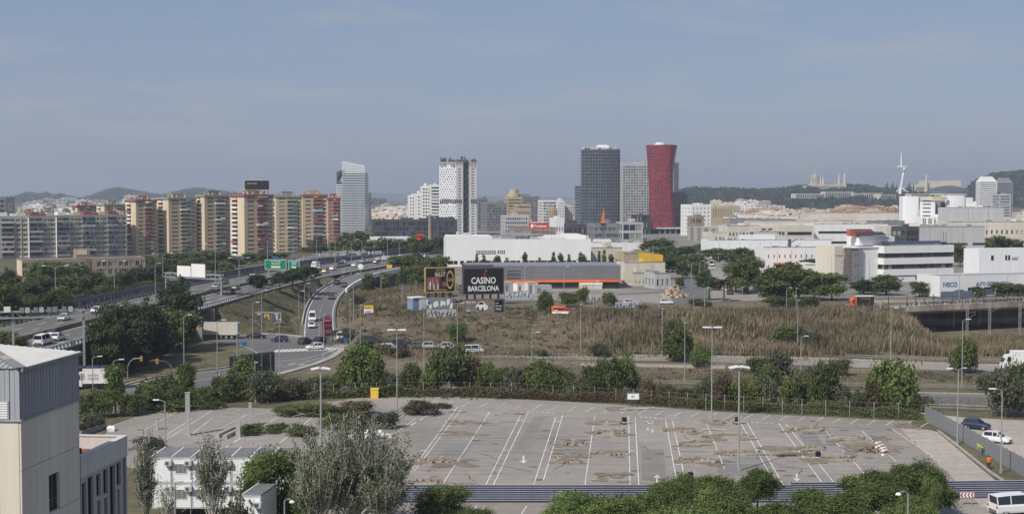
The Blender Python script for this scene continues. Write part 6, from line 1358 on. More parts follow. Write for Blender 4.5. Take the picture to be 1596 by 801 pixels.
for px, pb, h, w, k in ((1057,563,72,50,'bush'),(1048,560,50,36,'bush'),(1092,573,36,38,'brightbush'),(1185,590,38,46,'bush'),(1212,586,42,54,'olivebush'),(1200,600,36,40,'bush'),(1270,594,30,46,'olivebush'),(1310,585,30,36,'bush'),(1505,582,62,38,'bush'),(1495,578,40,36,'olivebush'),(1415,530,14,30,'bush'),(1230,534,30,60,'bush'),(1262,540,26,46,'olivebush'),(712,532,32,36,'brightbush'),(845,555,12,20,'brightbush'),(935,556,24,36,'olivebush'),(930,500,6,14,'bush'),(960,550,20,30,'olivebush'),(850,484,34,32,'bush'),(885,478,26,30,'bush'),(905,474,28,24,'brightbush'),(950,476,24,24,'brightbush'),(1002,484,10,18,'brightbush'),(1085,476,12,30,'bush'),(1100,478,10,26,'bush'),(1210,478,18,40,'bush'),(1240,478,16,40,'bush'),(1265,478,18,34,'bush'),(570,545,20,34,'olivebush'),(600,552,18,30,'olivebush'),(620,556,20,36,'drybush'),(545,534,26,24,'olivebush'),(575,458,34,24,'bush'),(600,452,30,24,'bush'),(560,478,20,24,'olivebush')):
    TG(k, px, pb, h, w, {'bush': 'dark green shrub among the dry reeds', 'brightbush': 'bright green shrub among the dry reeds', 'olivebush': 'grey green shrub among the dry reeds', 'drybush': 'brown shrub among the dry reeds'}[k]+(' below the billboards' if px < 800 else ' on the middle bank' if px < 1120 else ' on the right bank'), g)
# left foreground greenery between the tower and the junction
for px, pb, h, w, k in ((290,622,58,34,'bright'),(252,632,52,60,'bush'),(228,640,50,50,'bush'),(275,636,40,46,'bush'),(180,645,78,40,'bright'),(160,650,50,40,'bush'),(135,650,40,40,'bush'),(145,668,30,40,'olivebush'),(205,648,40,40,'bush'),(310,634,34,40,'bush'),(330,628,30,30,'bush'),(20,512,22,40,'bush'),(8,520,26,30,'bush'),(12,540,28,46,'bush'),(30,545,24,36,'bush')):
    TG(k, px, pb, h, w, {'bright': 'young light green tree behind the car park hedge at left', 'bush': 'dark green shrub in the hedge left of the car park', 'olivebush': 'grey green shrub in the corner by the grey planters'}[k], 'hedge left of the car park')
# heaps of cut branches lying on the car park
heap = MB(); r_ = random.Random(5)
for i in range(70):
    a = r_.uniform(0, 6.28); p = Vector((r_.uniform(-1.7, 1.7), r_.uniform(-1.4, 1.4), r_.uniform(.1, 1.0))); heap.tube(p, p+Vector((math.cos(a)*1.1, math.sin(a)*.9, r_.uniform(-.2, .7))), .035, .01, 4)
heap_m = heap.mesh('twigs', [bark_p])
for px, pb, h, w, k, lab in ((505,648,22,62,'bush','brown and green heap of cut branches on the far left bays'),(478,648,22,50,'bush','green heap of cut branches joined to the brown one'),(452,648,20,50,'bush','long green heap of cut branches beside the tall concrete post'),(555,645,22,62,'drybush','brown heap of dry cut branches near the yellow box'),(655,645,24,62,'drybush','brown heap of dry cut branches at the left of the marked bays'),(690,636,10,30,'drybush','small brown tail of the dry heap by the bays'),(392,676,18,50,'bush','green heap of branches at the foot of the near concrete post'),(430,674,16,44,'bush','low green heap of branches in the middle of the left bays'),(468,678,18,54,'bush','green heap of branches behind the grey poplar'),(520,668,26,54,'bush','green heap of branches left of the rubble'),(560,668,30,50,'drybush','brown heap of branches left of the white rubble'),(262,638,18,90,'bush','long low green heap of branches at the far left edge of the bays'),(325,636,12,56,'bush','low green heap of branches by the hedge'),(235,700,24,50,'olivebush','green heap of branches beside the white cabins'),(600,668,30,44,'olivebush','grey green heap of branches right of the white rubble')):
    t = TG(k, px, pb, h, w, lab, 'heaps of cut branches', name='brush_pile', cat='brush pile'); link('twigs', heap_m, t)
def blades(name, n, xr, yr, h, w, mats, seed, dens, lean=.25, wts=(.5, .3, .2)):
    r_ = np.random.RandomState(seed); x = r_.uniform(*xr, n); y = r_.uniform(*yr, n); k = dens(x, y); keep = r_.uniform(size=n) < k; x, y = x[keep], y[keep]; n = len(x); z = terrain(x, y)
    hh = r_.uniform(.55, 1.1, n)*h(x, y); a = r_.uniform(0, math.pi, n); ww = w*r_.uniform(.6, 1.4, n); lx, ly = r_.normal(size=n)*lean*hh, r_.normal(size=n)*lean*hh; dx, dy = np.cos(a)*ww, np.sin(a)*ww
    V = np.stack([np.stack([x-dx, y-dy, z-.1], -1), np.stack([x+dx, y+dy, z-.1], -1), np.stack([x+dx*.9+lx*.45, y+dy*.9+ly*.45, z+hh*.6], -1), np.stack([x+lx, y+ly, z+hh], -1)], 1).reshape(-1, 3)
    patch = lumps(x, y, 6., 4.)+r_.normal(0, .5, n); mi_ = np.digitize(patch, np.quantile(patch, np.cumsum(wts)[:-1]))
    o = link(name, npmesh(name, V, np.arange(n*4).reshape(-1, 4), mats, mi_)); o['kind'] = 'stuff'; return o
blades('reeds', 95000, (14, 140), (284, 334), lambda x, y: 1.2+1.9*np.clip((x-14)/16, 0, 1)*np.clip(1.25-(y-286)/80, .55, 1)*(.75+.4*lumps(x, y, 5., 1.)+.25*lumps(x, y, 2.2, 2.)), .075, reed_m, 3, lambda x, y: np.where(x > 98, 1.0*(y < 312+2*lumps(x, y, 4., 2.)), np.clip(.45+.75*lumps(x, y, 7., 3.)+.4*lumps(x, y, 2.6, 1.), .03, 1))*np.clip((x-10)/14, 0, 1), .16, (.42, .42, .16))
blades('dry_grass', 60000, (-52, 20), (284, 336), lambda x, y: .35+.45*np.clip(lumps(x, y, 6., 2.), 0, 1)+.5*(y < 291), .06, reed_m, 4, lambda x, y: np.clip(.5+.6*lumps(x, y, 8., 5.), .08, 1)*(x > np.where(y < 306, -35, -46)), .3, (.30, .58, .12))
blades('ramp_reeds', 30000, (-51, -18), (336, 432), lambda x, y: .6+1.5*np.clip(.6+lumps(x, y, 9., 1.), 0, 1), .08, reed_m, 5, lambda x, y: (x > np.interp(y, [336, 356, 390, 421, 449], [-40, -44, -48.5, -51, -50]))*((x < -33) | (y > 358))*np.clip(.7+.6*lumps(x, y, 9., 2.), .1, 1), .2, (.38, .30, .32))
blades('verge_grass', 70000, (-62, 150), (212, 283), lambda x, y: .35+.5*np.clip(lumps(x, y, 7., 3.), 0, 1), .06, reed_m, 6, lambda x, y: ((y > 241.5+.02*x) & (y < 266-np.clip(x, 0, 200)*.06) | (y > 277-np.clip(x, 0, 150)*.05) & (y < 283) | (y < 231-np.clip(x, -10, 150)*.09) & (y > 225-np.clip(x, -10, 150)*.10))*np.clip(.75+.5*lumps(x, y, 9., 1.), .2, 1)*(x > -20-(y < 250)*26-(y > 270)*10), .3, (.42, .42, .16))
blades('slope_grass', 45000, (-84, -48), (320, 440), lambda x, y: .3+.35*np.clip(lumps(x, y, 6., 2.), 0, 1), .06, [LEAF['olive'][0], reed_m[1], reed_m[2]], 7, lambda x, y: np.clip(.6+.5*lumps(x, y, 9., 3.), .1, 1)*(dist_poly(x, y, RAMPs)[0] > 5)*(dist_poly(x, y, HWs)[0] > 15)*(dist_poly(x, y, [Vector((-130,336,0)), Vector((-60,322,0)), Vector((-45,318,0))])[0] > 7), .3, (.4, .3, .3))
isl = sheet('traffic_island', [(322,568),(322,538),(345,535),(375,540),(396,549),(399,554),(388,562),(345,571)], .03, green_grass)
sheet('grass_verge', [(120,560),(230,545),(318,535),(321,571),(300,575),(235,586),(185,598),(130,612)], .02, green_grass)
def scrub(name, n, xr, yr, dens, pals, seed, size=.28, hgt=.8):
    r_ = np.random.RandomState(seed); m = n//26; x = r_.uniform(*xr, m); y = r_.uniform(*yr, m); k = r_.uniform(size=m) < dens(x, y); x, y = x[k], y[k]; m = len(x); s = r_.uniform(.35, 1.25, m)
    cid = np.repeat(np.arange(m), 26); o_ = r_.normal(size=(len(cid), 3)); px_ = x[cid]+o_[:, 0]*.6*s[cid]; py_ = y[cid]+o_[:, 1]*.6*s[cid]; c = np.stack([px_, py_, terrain(px_, py_)+np.abs(o_[:, 2])*.5*s[cid]*hgt], 1); pal = r_.randint(0, len(pals), m)
    o = link(name, npmesh(name, leaf_quads(c, o_*.5+np.array([0, 0, .5]), size, r_), np.arange(len(c)*4).reshape(-1, 4), pals, pal[cid])); o['kind'] = 'stuff'
gp = [LEAF['broad'][0], LEAF['olive'][0], LEAF['dry'][0], LEAF['dry'][2], LEAF['olive'][1]]; dp = [LEAF['dry'][0], LEAF['dry'][1], LEAF['dry'][2], LEAF['olive'][1], LEAF['dry'][0], LEAF['dry'][1]]
hwd = lambda x, y: (dist_poly(x, y, RAMPs)[0] > 5.5)*(dist_poly(x, y, HWs)[0] > 15)*(dist_poly(x, y, [Vector((-130,336,0)), Vector((-60,322,0)), Vector((-45,318,0))])[0] > 7)
scrub('slope_scrub', 26000, (-86, -46), (330, 450), lambda x, y: hwd(x, y)*np.clip(.3+.5*lumps(x, y, 7., 1.), .04, 1), gp, 1, .22, .6)
scrub('bank_scrub', 60000, (-46, 98), (285, 338), lambda x, y: np.clip(.3+.55*lumps(x, y, 6., 3.), .06, 1)*(x > np.where(y < 308, -34, -45)), dp+[LEAF['olive'][0], LEAF['olive'][1]], 2, .24)
scrub('reed_bushes', 26000, (0, 120), (285, 332), lambda x, y: np.clip(.02+.7*lumps(x, y, 11., 7.), 0, .7)*~((x > 97) & (y > 303)), gp, 9, .28, 2.6)
scrub('verge_scrub', 52000, (-58, 135), (226, 283), lambda x, y: ((y > 243+.02*x) & (y < 265-np.clip(x, 0, 200)*.06))*np.clip(.4+.6*lumps(x, y, 8., 2.), .05, 1)*(x > -24-(y < 252)*24), dp+gp, 3, .22)
scrub('hollow_scrub', 26000, (-52, -14), (336, 440), lambda x, y: (dist_poly(x, y, RAMPs)[0] > 6)*np.clip(.4+.6*lumps(x, y, 8., 2.), .1, 1), gp+dp, 4, .26)
scrub('plateau_scrub', 26000, (-20, 95), (334, 352), lambda x, y: np.clip(.3+.6*lumps(x, y, 6., 5.), .03, 1), gp+dp, 5, .24, .6)
scrub('fence_undergrowth', 60000, (-62, 70), (216, 242), lambda x, y: ((y < 232-np.clip(x, -10, 150)*.09) & (y > 223.5-np.clip(x, -30, 150)*.10))*np.clip(.55+.5*lumps(x, y, 5., 5.), .05, 1), gp, 6, .2, 1.2)
scrub('lot_weeds', 26000, (-14, 62), (160, 206), lambda x, y: np.clip(-.25+.55*lumps(x*.5, y*1.6, 5., 9.), 0, 1), dp, 11, .1, .25)
g = 'trees along the near edge'
for px, y, d, w, k, lab in ((686,754,138,100,'broad','round green tree at the bottom left of the blue slatted fence'),(735,788,132,70,'broad','low green crown at the bottom beside the round tree'),(905,762,132,150,'foliage','wide green feathery crown at the bottom, left end of the long clump'),(985,768,128,130,'foliage','second feathery crown of the long bottom clump'),(1056,742,132,110,'foliage','feathery crown in the middle of the long bottom clump'),(1120,734,138,120,'foliage','tall feathery crown left of the grey green one'),(1184,730,142,80,'olivebig','grey green crown at the right end of the long bottom clump'),(1130,772,126,150,'foliage','low feathery crown at the bottom of the long clump'),(1220,775,128,120,'foliage','low feathery crown at the right bottom of the long clump'),(1300,764,130,150,'foliage','feathery crown right of the gap in the blue fence'),(1365,742,136,110,'foliage','feathery crown with the street lamp in front of it'),(1440,710,140,118,'foliage','tallest feathery crown of the right bottom clump'),(1392,728,138,110,'foliage','broad feathery crown left of the tallest one'),(1458,742,137,44,'foliage','small crown at the right end of the right bottom clump'),(1350,788,124,150,'foliage','bottommost feathery crown of the right clump'),(1430,778,126,110,'foliage','low feathery crown below the tallest one'),(1060,785,122,180,'foliage','bottommost feathery crown of the long clump')):
    T('foliage' if k == 'olivebig' else k, px, y, d, w, lab, g, 'near')
def twiggy(px, ytop, d, wpx, label, nb, nl, pal, seed, spread, rad0=.16, leaf=.13, base_z=None, twig=bark_p, lo=.15):
    """tree of many rising pale branches with thin foliage"""
    x = X(px, d); z0 = tz(x, d); h = Z(ytop, d)-z0; w = wpx*d/F; r_ = random.Random(seed); t = thing('poplar_tree', label, 'tree', (x, d, z0)); q = MB(); tips = []
    q.path([(0, 0, -.3), (0, 0, h*.3), (.1, 0, h*.62)], [rad0*1.4, rad0, rad0*.5], 7)
    for i in range(nb):
        a = r_.uniform(0, 6.28); f = r_.random()**.5; s = Vector((0, 0, h*r_.uniform(lo, .55))); e = Vector((math.cos(a)*w*.5*f*spread, math.sin(a)*w*.5*f*spread, h*r_.uniform(.62, 1.0)*(1-.25*f*f)))
        if e.z < s.z+.8: e.z = s.z+.8+r_.random()*2
        m1 = s.lerp(e, .35)+Vector((math.cos(a), math.sin(a), 0))*w*.06; m2 = s.lerp(e, .7)+Vector((math.cos(a), math.sin(a), 0))*w*.05; q.path([s, m1, m2, e], [rad0*.38, rad0*.28, rad0*.19, .025], 5); tips += [(m1, m2), (m2, e)]
        for _ in range(4):
            b = m1.lerp(e, r_.random()); c = b+Vector((r_.uniform(-.7, .7), r_.uniform(-.7, .7), r_.uniform(.3, 1.3))); q.tube(b, c, .032, .012, 4); tips.append((b, c))
    q.build('trunk', [twig], t); R_ = np.random.RandomState(seed); A = np.array([tuple(p[0]) for p in tips]); B = np.array([tuple(p[1]) for p in tips]); k = R_.randint(0, len(tips), nl); f = R_.uniform(0, 1, nl)[:, None]; c = A[k]*(1-f)+B[k]*f+R_.normal(size=(nl, 3))*.2
    o = R_.normal(size=(nl, 3)); o /= np.linalg.norm(o, axis=1)[:, None]; mi_ = np.where(R_.uniform(size=nl) < .7, k % 3, R_.randint(0, 3, nl)); link('crown', npmesh('crown', leaf_quads(c, o, leaf, R_), np.arange(nl*4).reshape(-1, 4), LEAF[pal], mi_), t); return t
LEAF['poplar'] = [leafm('poplar_leaves', (.115, .155, .068)), leafm('poplar_leaves_deep', (.080, .115, .042)), leafm('poplar_leaves_pale', (.26, .26, .21))]
twiggy(545, 640, 132, 205, 'big grey green poplar with many pale upright branches in the foreground', 170, 30000, 'poplar', 1, 1.0, .24, .105, lo=.06)
twiggy(498, 690, 128, 110, 'smaller grey poplar leaning against the big one on its left', 60, 9000, 'poplar', 2, 1.0, .16, .105, lo=.08)
twiggy(600, 690, 128, 100, 'low grey green poplar right of the big one', 60, 9000, 'poplar', 12, 1.0, .16, .105, lo=.08)
twiggy(327, 656, 128, 70, 'slim sparse poplar in front of the white cabins', 60, 5200, 'poplar', 3, .9, .15, .10)
twiggy(222, 668, 126, 46, 'slim sparse poplar left of the white cabins', 44, 4200, 'poplar', 4, .8, .13, .10)
twiggy(255, 730, 124, 34, 'thin almost bare sapling in front of the white cabins', 22, 500, 'poplar', 5, .8, .07, .09)
T('bright', 424, 697, 134, 118, 'light green leafy tree beside the big grey poplar', None, 'near'); T('bright', 470, 722, 132, 60, 'small light green crown between the leafy tree and the poplar', None, 'near')
T('olivebush', 370, 762, 124, 60, 'thin grey bush at the foot of the slim poplar', None, 'mid'); T('bush', 232, 790, 120, 36, 'dark bush at the foot of the white cabins', None, 'mid')
# ================================================================ VEHICLES
CARP = {n: mat('car_paint_'+n, c, .3, .03, .5, spec=.5) for n, c in (('white', (.72,.72,.72)), ('silver', (.40,.41,.42)), ('black', (.015,.015,.018)), ('navy', (.02,.03,.08)), ('grey', (.10,.105,.11)), ('red', (.40,.03,.025)), ('orange', (.68,.13,.03)), ('blue', (.05,.12,.30)), ('yellow', (.62,.42,.04)), ('beige', (.45,.42,.33)))}
wheel_c = {}
def wheel(t, x, y, r, w=.2):
    k = (r, w)
    if k not in wheel_c:
        q = MB(); q.tube((0, -w/2, 0), (0, w/2, 0), r, n=14); h = MB(); h.tube((0, -w/2-.012, 0), (0, w/2+.012, 0), r*.6, n=10); wheel_c[k] = (q.mesh('wheel', [tyre_m]), h.mesh('rim', [steel]))
    o = link('wheel', wheel_c[k][0], t, (x, y, r)); link('rim', wheel_c[k][1], o)
CARSH = {  # side outline stations: x, belt z, roof z (0 = no cabin), half width
 'hatch': (4.0, 1.75, [(-1.95,.72,0),(-1.85,.92,0),(-1.5,.95,1.43),(-.3,.95,1.50),(.35,.94,1.45),(1.05,.92,0),(1.75,.80,0),(1.98,.62,0)]),
 'sedan': (4.5, 1.8, [(-2.22,.70,0),(-2.1,.94,0),(-1.55,.96,0),(-.95,.95,1.40),(0,.94,1.44),(.45,.93,1.38),(1.2,.90,0),(2.0,.78,0),(2.23,.60,0)]),
 'suv': (4.4, 1.85, [(-2.15,.80,0),(-2.05,1.05,0),(-1.8,1.08,1.62),(-.3,1.08,1.70),(.45,1.07,1.62),(1.1,1.04,0),(2.0,.92,0),(2.18,.70,0)]),
 'van': (5.1, 1.95, [(-2.5,.8,0),(-2.48,1.1,1.85),(-1.0,1.1,1.95),(.9,1.1,1.95),(1.25,1.1,1.80),(1.8,1.08,0),(2.35,.92,0),(2.5,.7,0)]),
 'highvan': (5.6, 2.0, [(-2.75,.9,0),(-2.74,1.2,2.45),(-1.0,1.2,2.55),(1.1,1.2,2.55),(1.5,1.2,2.3),(2.0,1.15,0),(2.6,1.0,0),(2.75,.75,0)])}
_car = {}
def car_meshes(shape, paint):
    k = (shape, paint)
    if k in _car: return _car[k]
    L_, W, st = CARSH[shape]; h = W/2; b = MB(); gl = MB(); rings = []
    n = len(st)
    for i, (x, zb, zr) in enumerate(st):
        e = .82 if i in (0, n-1) else 1.0; hw = h*e; zl = .28 if 0 < i < n-1 else .38
        rings.append([(x,-hw*.96,zl),(x,-hw,zl+.22),(x,-hw,zb-.18),(x,-hw*.93,zb),(x,hw*.93,zb),(x,hw,zb-.18),(x,hw,zl+.22),(x,hw*.96,zl)])
    b.loft(rings)
    cab = [i for i in range(n) if st[i][2]]; a, z_ = cab[0], cab[-1]
    R_ = [(st[i][0], st[i][2]) for i in cab]; xb0 = st[a-1][0]+.15 if a > 0 else st[a][0]; xb1 = st[z_+1][0]
    base0, base1 = st[a][1], st[z_+1][1]; tw = h*.74
    roof = [[(x,-tw,z),(x,tw,z),(x,tw*.98,z+.045),(x,-tw*.98,z+.045)] for x, z in R_]; b.loft(roof)
    # glasshouse: windscreen, rear and side panes between pillars
    x0, z0 = R_[0]; x1, z1 = R_[-1]; bw = h*.92
    gl.quad((x1,-tw,z1),(x1,tw,z1),(xb1,bw*.9,base1),(xb1,-bw*.9,base1)); gl.quad((x0,tw,z0),(x0,-tw,z0),(xb0,-bw*.9,base0),(xb0,bw*.9,base0))
    van_ = shape in ('van', 'highvan'); nb = len(R_)
    for s in (-1, 1):
        for i in range(nb-1):
            (xa, za), (xc, zc) = R_[i], R_[i+1]; tgt = b if (van_ and i < nb-2 and shape == 'highvan') else gl
            tgt.quad((xa, s*tw, za), (xc, s*tw, zc), (xc, s*bw, st[a][1]-.01), (xa, s*bw, st[a][1]-.01))
        gl.add([(x1, s*tw, z1), (xb1, s*bw*.9, base1), (x1, s*bw, st[z_][1]-.01)], [(0, 1, 2)]); gl.add([(x0, s*tw, z0), (xb0, s*bw*.9, base0), (x0, s*bw, st[a][1]-.01)], [(0, 1, 2)])
        for xa, za in R_[:: (1 if nb < 5 else 2)]: b.beam((xa, s*(tw+.012), za), (xa, s*(bw+.012), st[a][1]), .09, .03)
        b.beam((x1, s*(tw+.01), z1), (xb1, s*(bw*.9+.01), base1), .09, .07); b.beam((x0, s*(tw+.01), z0), (xb0, s*(bw*.9+.01), base0), .11, .07)
    hl = MB(); hl.cbox((st[-1][0]-.10, 0, st[-1][1]-.03), .12, .34, .15); tl = MB(); tl.cbox((st[0][0]+.04, 0, st[0][1]+.05), .09, .22, .26); bp = MB(); bp.box(st[-1][0]-.06, -h*.6, .36, st[-1][0]+.03, h*.6, .5); bp.box(st[0][0]-.03, -h*.7, .36, st[0][0]+.05, h*.7, .52); mr = MB(); mr.cbox((x1+.45, 0, base1+.1), .12, .18, .14)
    _car[k] = (b.mesh('body', [CARP[paint]]), gl.mesh('windows', [glass]), hl.mesh('headlight', [lamp_w]), tl.mesh('taillight', [lamp_red]), bp.mesh('bumpers', [steel_d]), mr.mesh('mirror', [CARP[paint]])); return _car[k]
def car(shape, paint, p, heading, label, cat='car', group=None, name='parked_car', s=1.0, px=None):
    L_, W, st = CARSH[shape]; t = thing(name, label, cat, p, heading, group, px); b, gl, hl, tl, bp, mr = car_meshes(shape, paint); link('body', b, t); link('windows', gl, t); link('bumper', bp, t); t.scale = (s, s, s)
    for e in (-1, 1): link('headlight', hl, t, (0, e*W*.33, 0)); link('taillight', tl, t, (0, e*W*.40, 0)); link('mirror', mr, t, (0, e*(W/2+.06), 0))
    for x in (-L_*.31, L_*.31):
        for y in (-W/2+.12, W/2-.12): wheel(t, x, y, .32 if 'van' not in shape else .35)
    return t
def heading_of(pts, p, back=False):
    i = min(range(len(pts)-1), key=lambda k: (pts[k]-p).length); d = pts[i+1]-pts[i]; return math.atan2(d.y, d.x)+(math.pi if back else 0)
def on_road(pts, off, py, zpts=None):
    """place on a road ribbon at the picture height py"""
    A = offset(pts, off); best = min(range(len(A)-1), key=lambda i: abs((HOR+(EYE-A[i].z)*F/A[i].y)-py)); return A[best]
col = {'w': 'white', 's': 'silver', 'k': 'black', 'n': 'navy', 'g': 'grey', 'r': 'red', 'y': 'yellow', 'b': 'blue'}
for py, lane, sh, c, lab in ((501,-7.5,'hatch','w','white car coming along the motorway beside the large pines'),(486,-7.5,'hatch','w','small white car on the motorway between the pine crowns'),(528,7.5,'hatch','w','white car on the motorway just above the metal roof'),(537,7.5,'van','w','white van on the near lane above the metal roof'),(526,4,'hatch','k','dark car on the motorway above the metal roof'),
    (459,7.4,'suv','k','black car driving away on the near motorway lane'),(449,-4,'sedan','s','silver car left of the black car on the motorway'),(443,-7.4,'hatch','g','dark grey car near the noise wall on the motorway'),(452,3.8,'hatch','g','grey car passing the lone umbrella pine'),(436,-4,'van','w','white van with dark windows below the large green sign'),(418,-7.5,'highvan','w','tall white van beside the long sign gantry'),(419,-3.9,'hatch','w','white car right of the tall white van'),(421,4,'hatch','w','white car in the middle of the far motorway'),(426,7.5,'hatch','y','yellow taxi on the far motorway next to the parapet'),(414,-4,'hatch','k','black car on the far motorway'),(416,4,'suv','w','white car on the far motorway near the round white sign'),(411,-7.5,'sedan','w','white car on the far motorway by the noise wall'),(409,-4,'hatch','s','silver car on the far motorway'),(411,4,'hatch','k','dark car on the far motorway before the yellow panel'),(408,7.5,'hatch','w','white car on the far motorway near the overhead white sign'),(406,-4,'sedan','w','far white car on the motorway at the curve'),(405,4,'van','w','far white van on the motorway at the curve'),(403,-7.5,'hatch','g','far grey car on the motorway at the curve'),(401,7.5,'hatch','w','farthest white car on the motorway before the trees')):
    p = on_road(HWs, lane, py); car(sh, col[c], p+Vector((0,0,.01)), heading_of(HWs, p, lane < 0), lab, 'van' if 'van' in sh else 'car', 'vehicles on the motorway', 'car' if 'van' not in sh else 'van')
for py, lane, sh, c, lab, bk in ((444,-1.7,'suv','k','black car driving up the curve of the ramp',False),(447,1.8,'hatch','g','grey car low on the ramp curve beside the black one',True),(465,1.6,'sedan','g','dark grey car on the ramp just past the white sign panel',True),(500,-1.9,'highvan','w','white delivery van coming down the ramp',True),(511,-2.0,'hatch','w','white car on the dark new asphalt of the ramp',True)):
    p = on_road(RAMPs, lane, py); car(sh, col[c], p+Vector((0,0,.03)), heading_of(RAMPs, p, bk), lab, 'van' if 'van' in sh else 'car', 'vehicles on the ramp', 'van' if 'van' in sh else 'car')
for px, py, sh, c, h, lab in ((400,528,'sedan','k',.0,'black saloon on the slip road right of the trailer'),(436,533,'hatch','n',3.1,'dark blue car entering the slip road'),(475,536,'hatch','k',1.2,'black hatchback waiting at the junction, left of two dark cars'),(497,537,'suv','k',4.4,'black car at the junction beside the red transporter'),(491,545,'hatch','w',3.6,'white car turning across the junction'),(556,531,'hatch','s',.1,'pale small car on the upper road behind the white cabin van'),(579,533,'hatch','n',.1,'dark car on the upper road near the standing people'),(625,540,'suv','n',.1,'dark blue car behind the white and orange one'),(636,543,'hatch','k',.1,'black car at the right of the orange striped one'),(650,543,'sedan','g',.1,'dark grey car in the row by the dry bank'),(671,543,'hatch','s',.1,'grey and white car in the row left of the pale van'),(699,544,'hatch','s',.1,'silver car partly hidden by the dark shrub'),(982,475,'hatch','w',.1,'white car parked by the blue graffiti wall'),(1038,474,'hatch','w',.1,'white car right of the blue graffiti wall')):
    p = GT(px, py); p.z = max(p.z, .02) if py > 500 else p.z; car(sh, col[c], p, h, lab)
p = GT(608, 544); p.z = .02; t = car('suv', 'white', p, .05, 'white car with an orange stripe in the row on the upper road'); q = MB(); q.box(-1.9, -.965, .45, 1.9, -.935, .8); q.build('orange_stripe', [orange], t)
p = GT(740, 548); p.z = .02; t = car('van', 'white', p, .1, 'white van with grey graffiti parked at the end of the row', 'van', name='van', s=.86); q = MB(); r_ = random.Random(2)
for i in range(16): x = r_.uniform(-2.2, 1.0); z = r_.uniform(.5, .9); q.quad((x,-.99,z),(x+.25,-.99,z+.05),(x+.35,-.99,z+.3),(x+.1,-.99,z+.25))
q.build('graffiti', [grey_m], t)
p = GT(874, 490); t = car('highvan', 'orange', p, .0, 'orange and white van on top of the dry bank', 'van', name='van', s=.82); q = MB(); q.box(-2.6, -1.02, .35, 2.2, -1.005, .95); q.box(-2.0, -1.02, 1.15, -.9, -1.005, 1.5); q.build('white_stripe', [wprint], t); q = MB(); q.box(-2.3, -1.02, 1.45, 1.0, -1.0, 1.95); q.box(-.8, -.6, 2.56, .4, .6, 2.7); q.build('side_window', [glass], t)
g = 'cars parked along the avenue'
for i, (px, py, sh, c) in enumerate(((1060,424,'hatch','w'),(1064,421,'hatch','s'),(1067,418,'sedan','w'),(1069,415,'hatch','w'),(1072,421,'van','w'),(1075,425,'hatch','k'),(1062,413,'hatch','g'),(1108,420,'van','w'),(1110,415,'highvan','w'),(1127,412,'hatch','s'),(1131,408,'van','w'),(1120,408,'hatch','w'),(1155,450,'hatch','w'),(1148,444,'van','w'),(1141,441,'highvan','w'),(1133,454,'van','w'),(1163,454,'hatch','w'),(1180,455,'van','w'),(1138,459,'hatch','k'),(1152,446,'suv','w'))):
    p = GT(px, py); car(sh, col[c], p, 1.35+.3*(i % 2), {'w': 'white', 's': 'silver', 'k': 'black', 'g': 'dark grey'}[c]+(' van' if 'van' in sh else ' car')+' parked along the tree lined avenue', 'van' if 'van' in sh else 'car', g)
car('hatch', 'navy', G(1521, 668, .012), 2.55+3.14, 'dark blue car parked behind the grey metal fence'); car('hatch', 'white', G(1553, 689, .012), 2.45+3.14, 'white hatchback parked behind the grey metal fence'); car('van', 'white', G(1582, 799, .012), .22, 'white passenger van at the bottom right corner', 'van', name='van', s=1.08)
# trucks
def box_truck(p, h, label, boxm, cabm, L_=6.2, H=3.2, W=2.3, cab=1.9, name='box_truck', group=None, zb=.95):
    t = thing(name, label, 'truck', p, h, group); q = MB(); x0 = -L_/2; xc = L_/2-cab; q.box(x0, -W/2, zb, xc-.12, W/2, H); q.box(x0-.03, -W/2-.03, H-.12, xc-.1, W/2+.03, H+.02); q.box(x0-.02, -W/2-.02, zb-.08, xc-.1, W/2+.02, zb+.06); q.build('cargo_box', [boxm], t)
    q = MB(); q.loft([[(xc,-W*.46,.5),(xc,W*.46,.5),(xc,W*.46,H*.82),(xc,-W*.46,H*.82)], [(xc+cab*.5,-W*.46,.5),(xc+cab*.5,W*.46,.5),(xc+cab*.5,W*.43,H*.80),(xc+cab*.5,-W*.43,H*.80)], [(xc+cab*.82,-W*.45,.5),(xc+cab*.82,W*.45,.5),(xc+cab*.72,W*.42,H*.60),(xc+cab*.72,-W*.42,H*.60)], [(xc+cab,-W*.43,.45),(xc+cab,W*.43,.45),(xc+cab*.96,W*.42,H*.40),(xc+cab*.96,-W*.42,H*.40)]]); q.build('cab', [cabm], t)
    q = MB(); 
    for s in (-1, 1): q.quad((xc+.35,s*W*.466,H*.48),(xc+cab*.62,s*W*.466,H*.48),(xc+cab*.5,s*W*.455,H*.72),(xc+.35,s*W*.458,H*.72))
    q.quad((xc+cab*.985,-W*.38,H*.43),(xc+cab*.985,W*.38,H*.43),(xc+cab*.74,W*.36,H*.63),(xc+cab*.74,-W*.36,H*.63)); q.build('windows', [glass], t)
    q = MB(); q.box(x0, -W*.35, .5, xc+cab*.8, W*.35, zb-.09); q.build('chassis', [steel_d], t)
    for x in (x0+.9, L_/2-cab*.55):
        for s in (-1, 1): wheel(t, x, s*(W/2-.16), .42, .28)
    hl = MB(); hl.box(xc+cab*.97, -W*.4, .6, xc+cab+.01, -W*.28, .78); hl.build('headlight', [lamp_w], t); hl = MB(); hl.box(xc+cab*.97, W*.28, .6, xc+cab+.01, W*.4, .78); hl.build('headlight', [lamp_w], t); return t
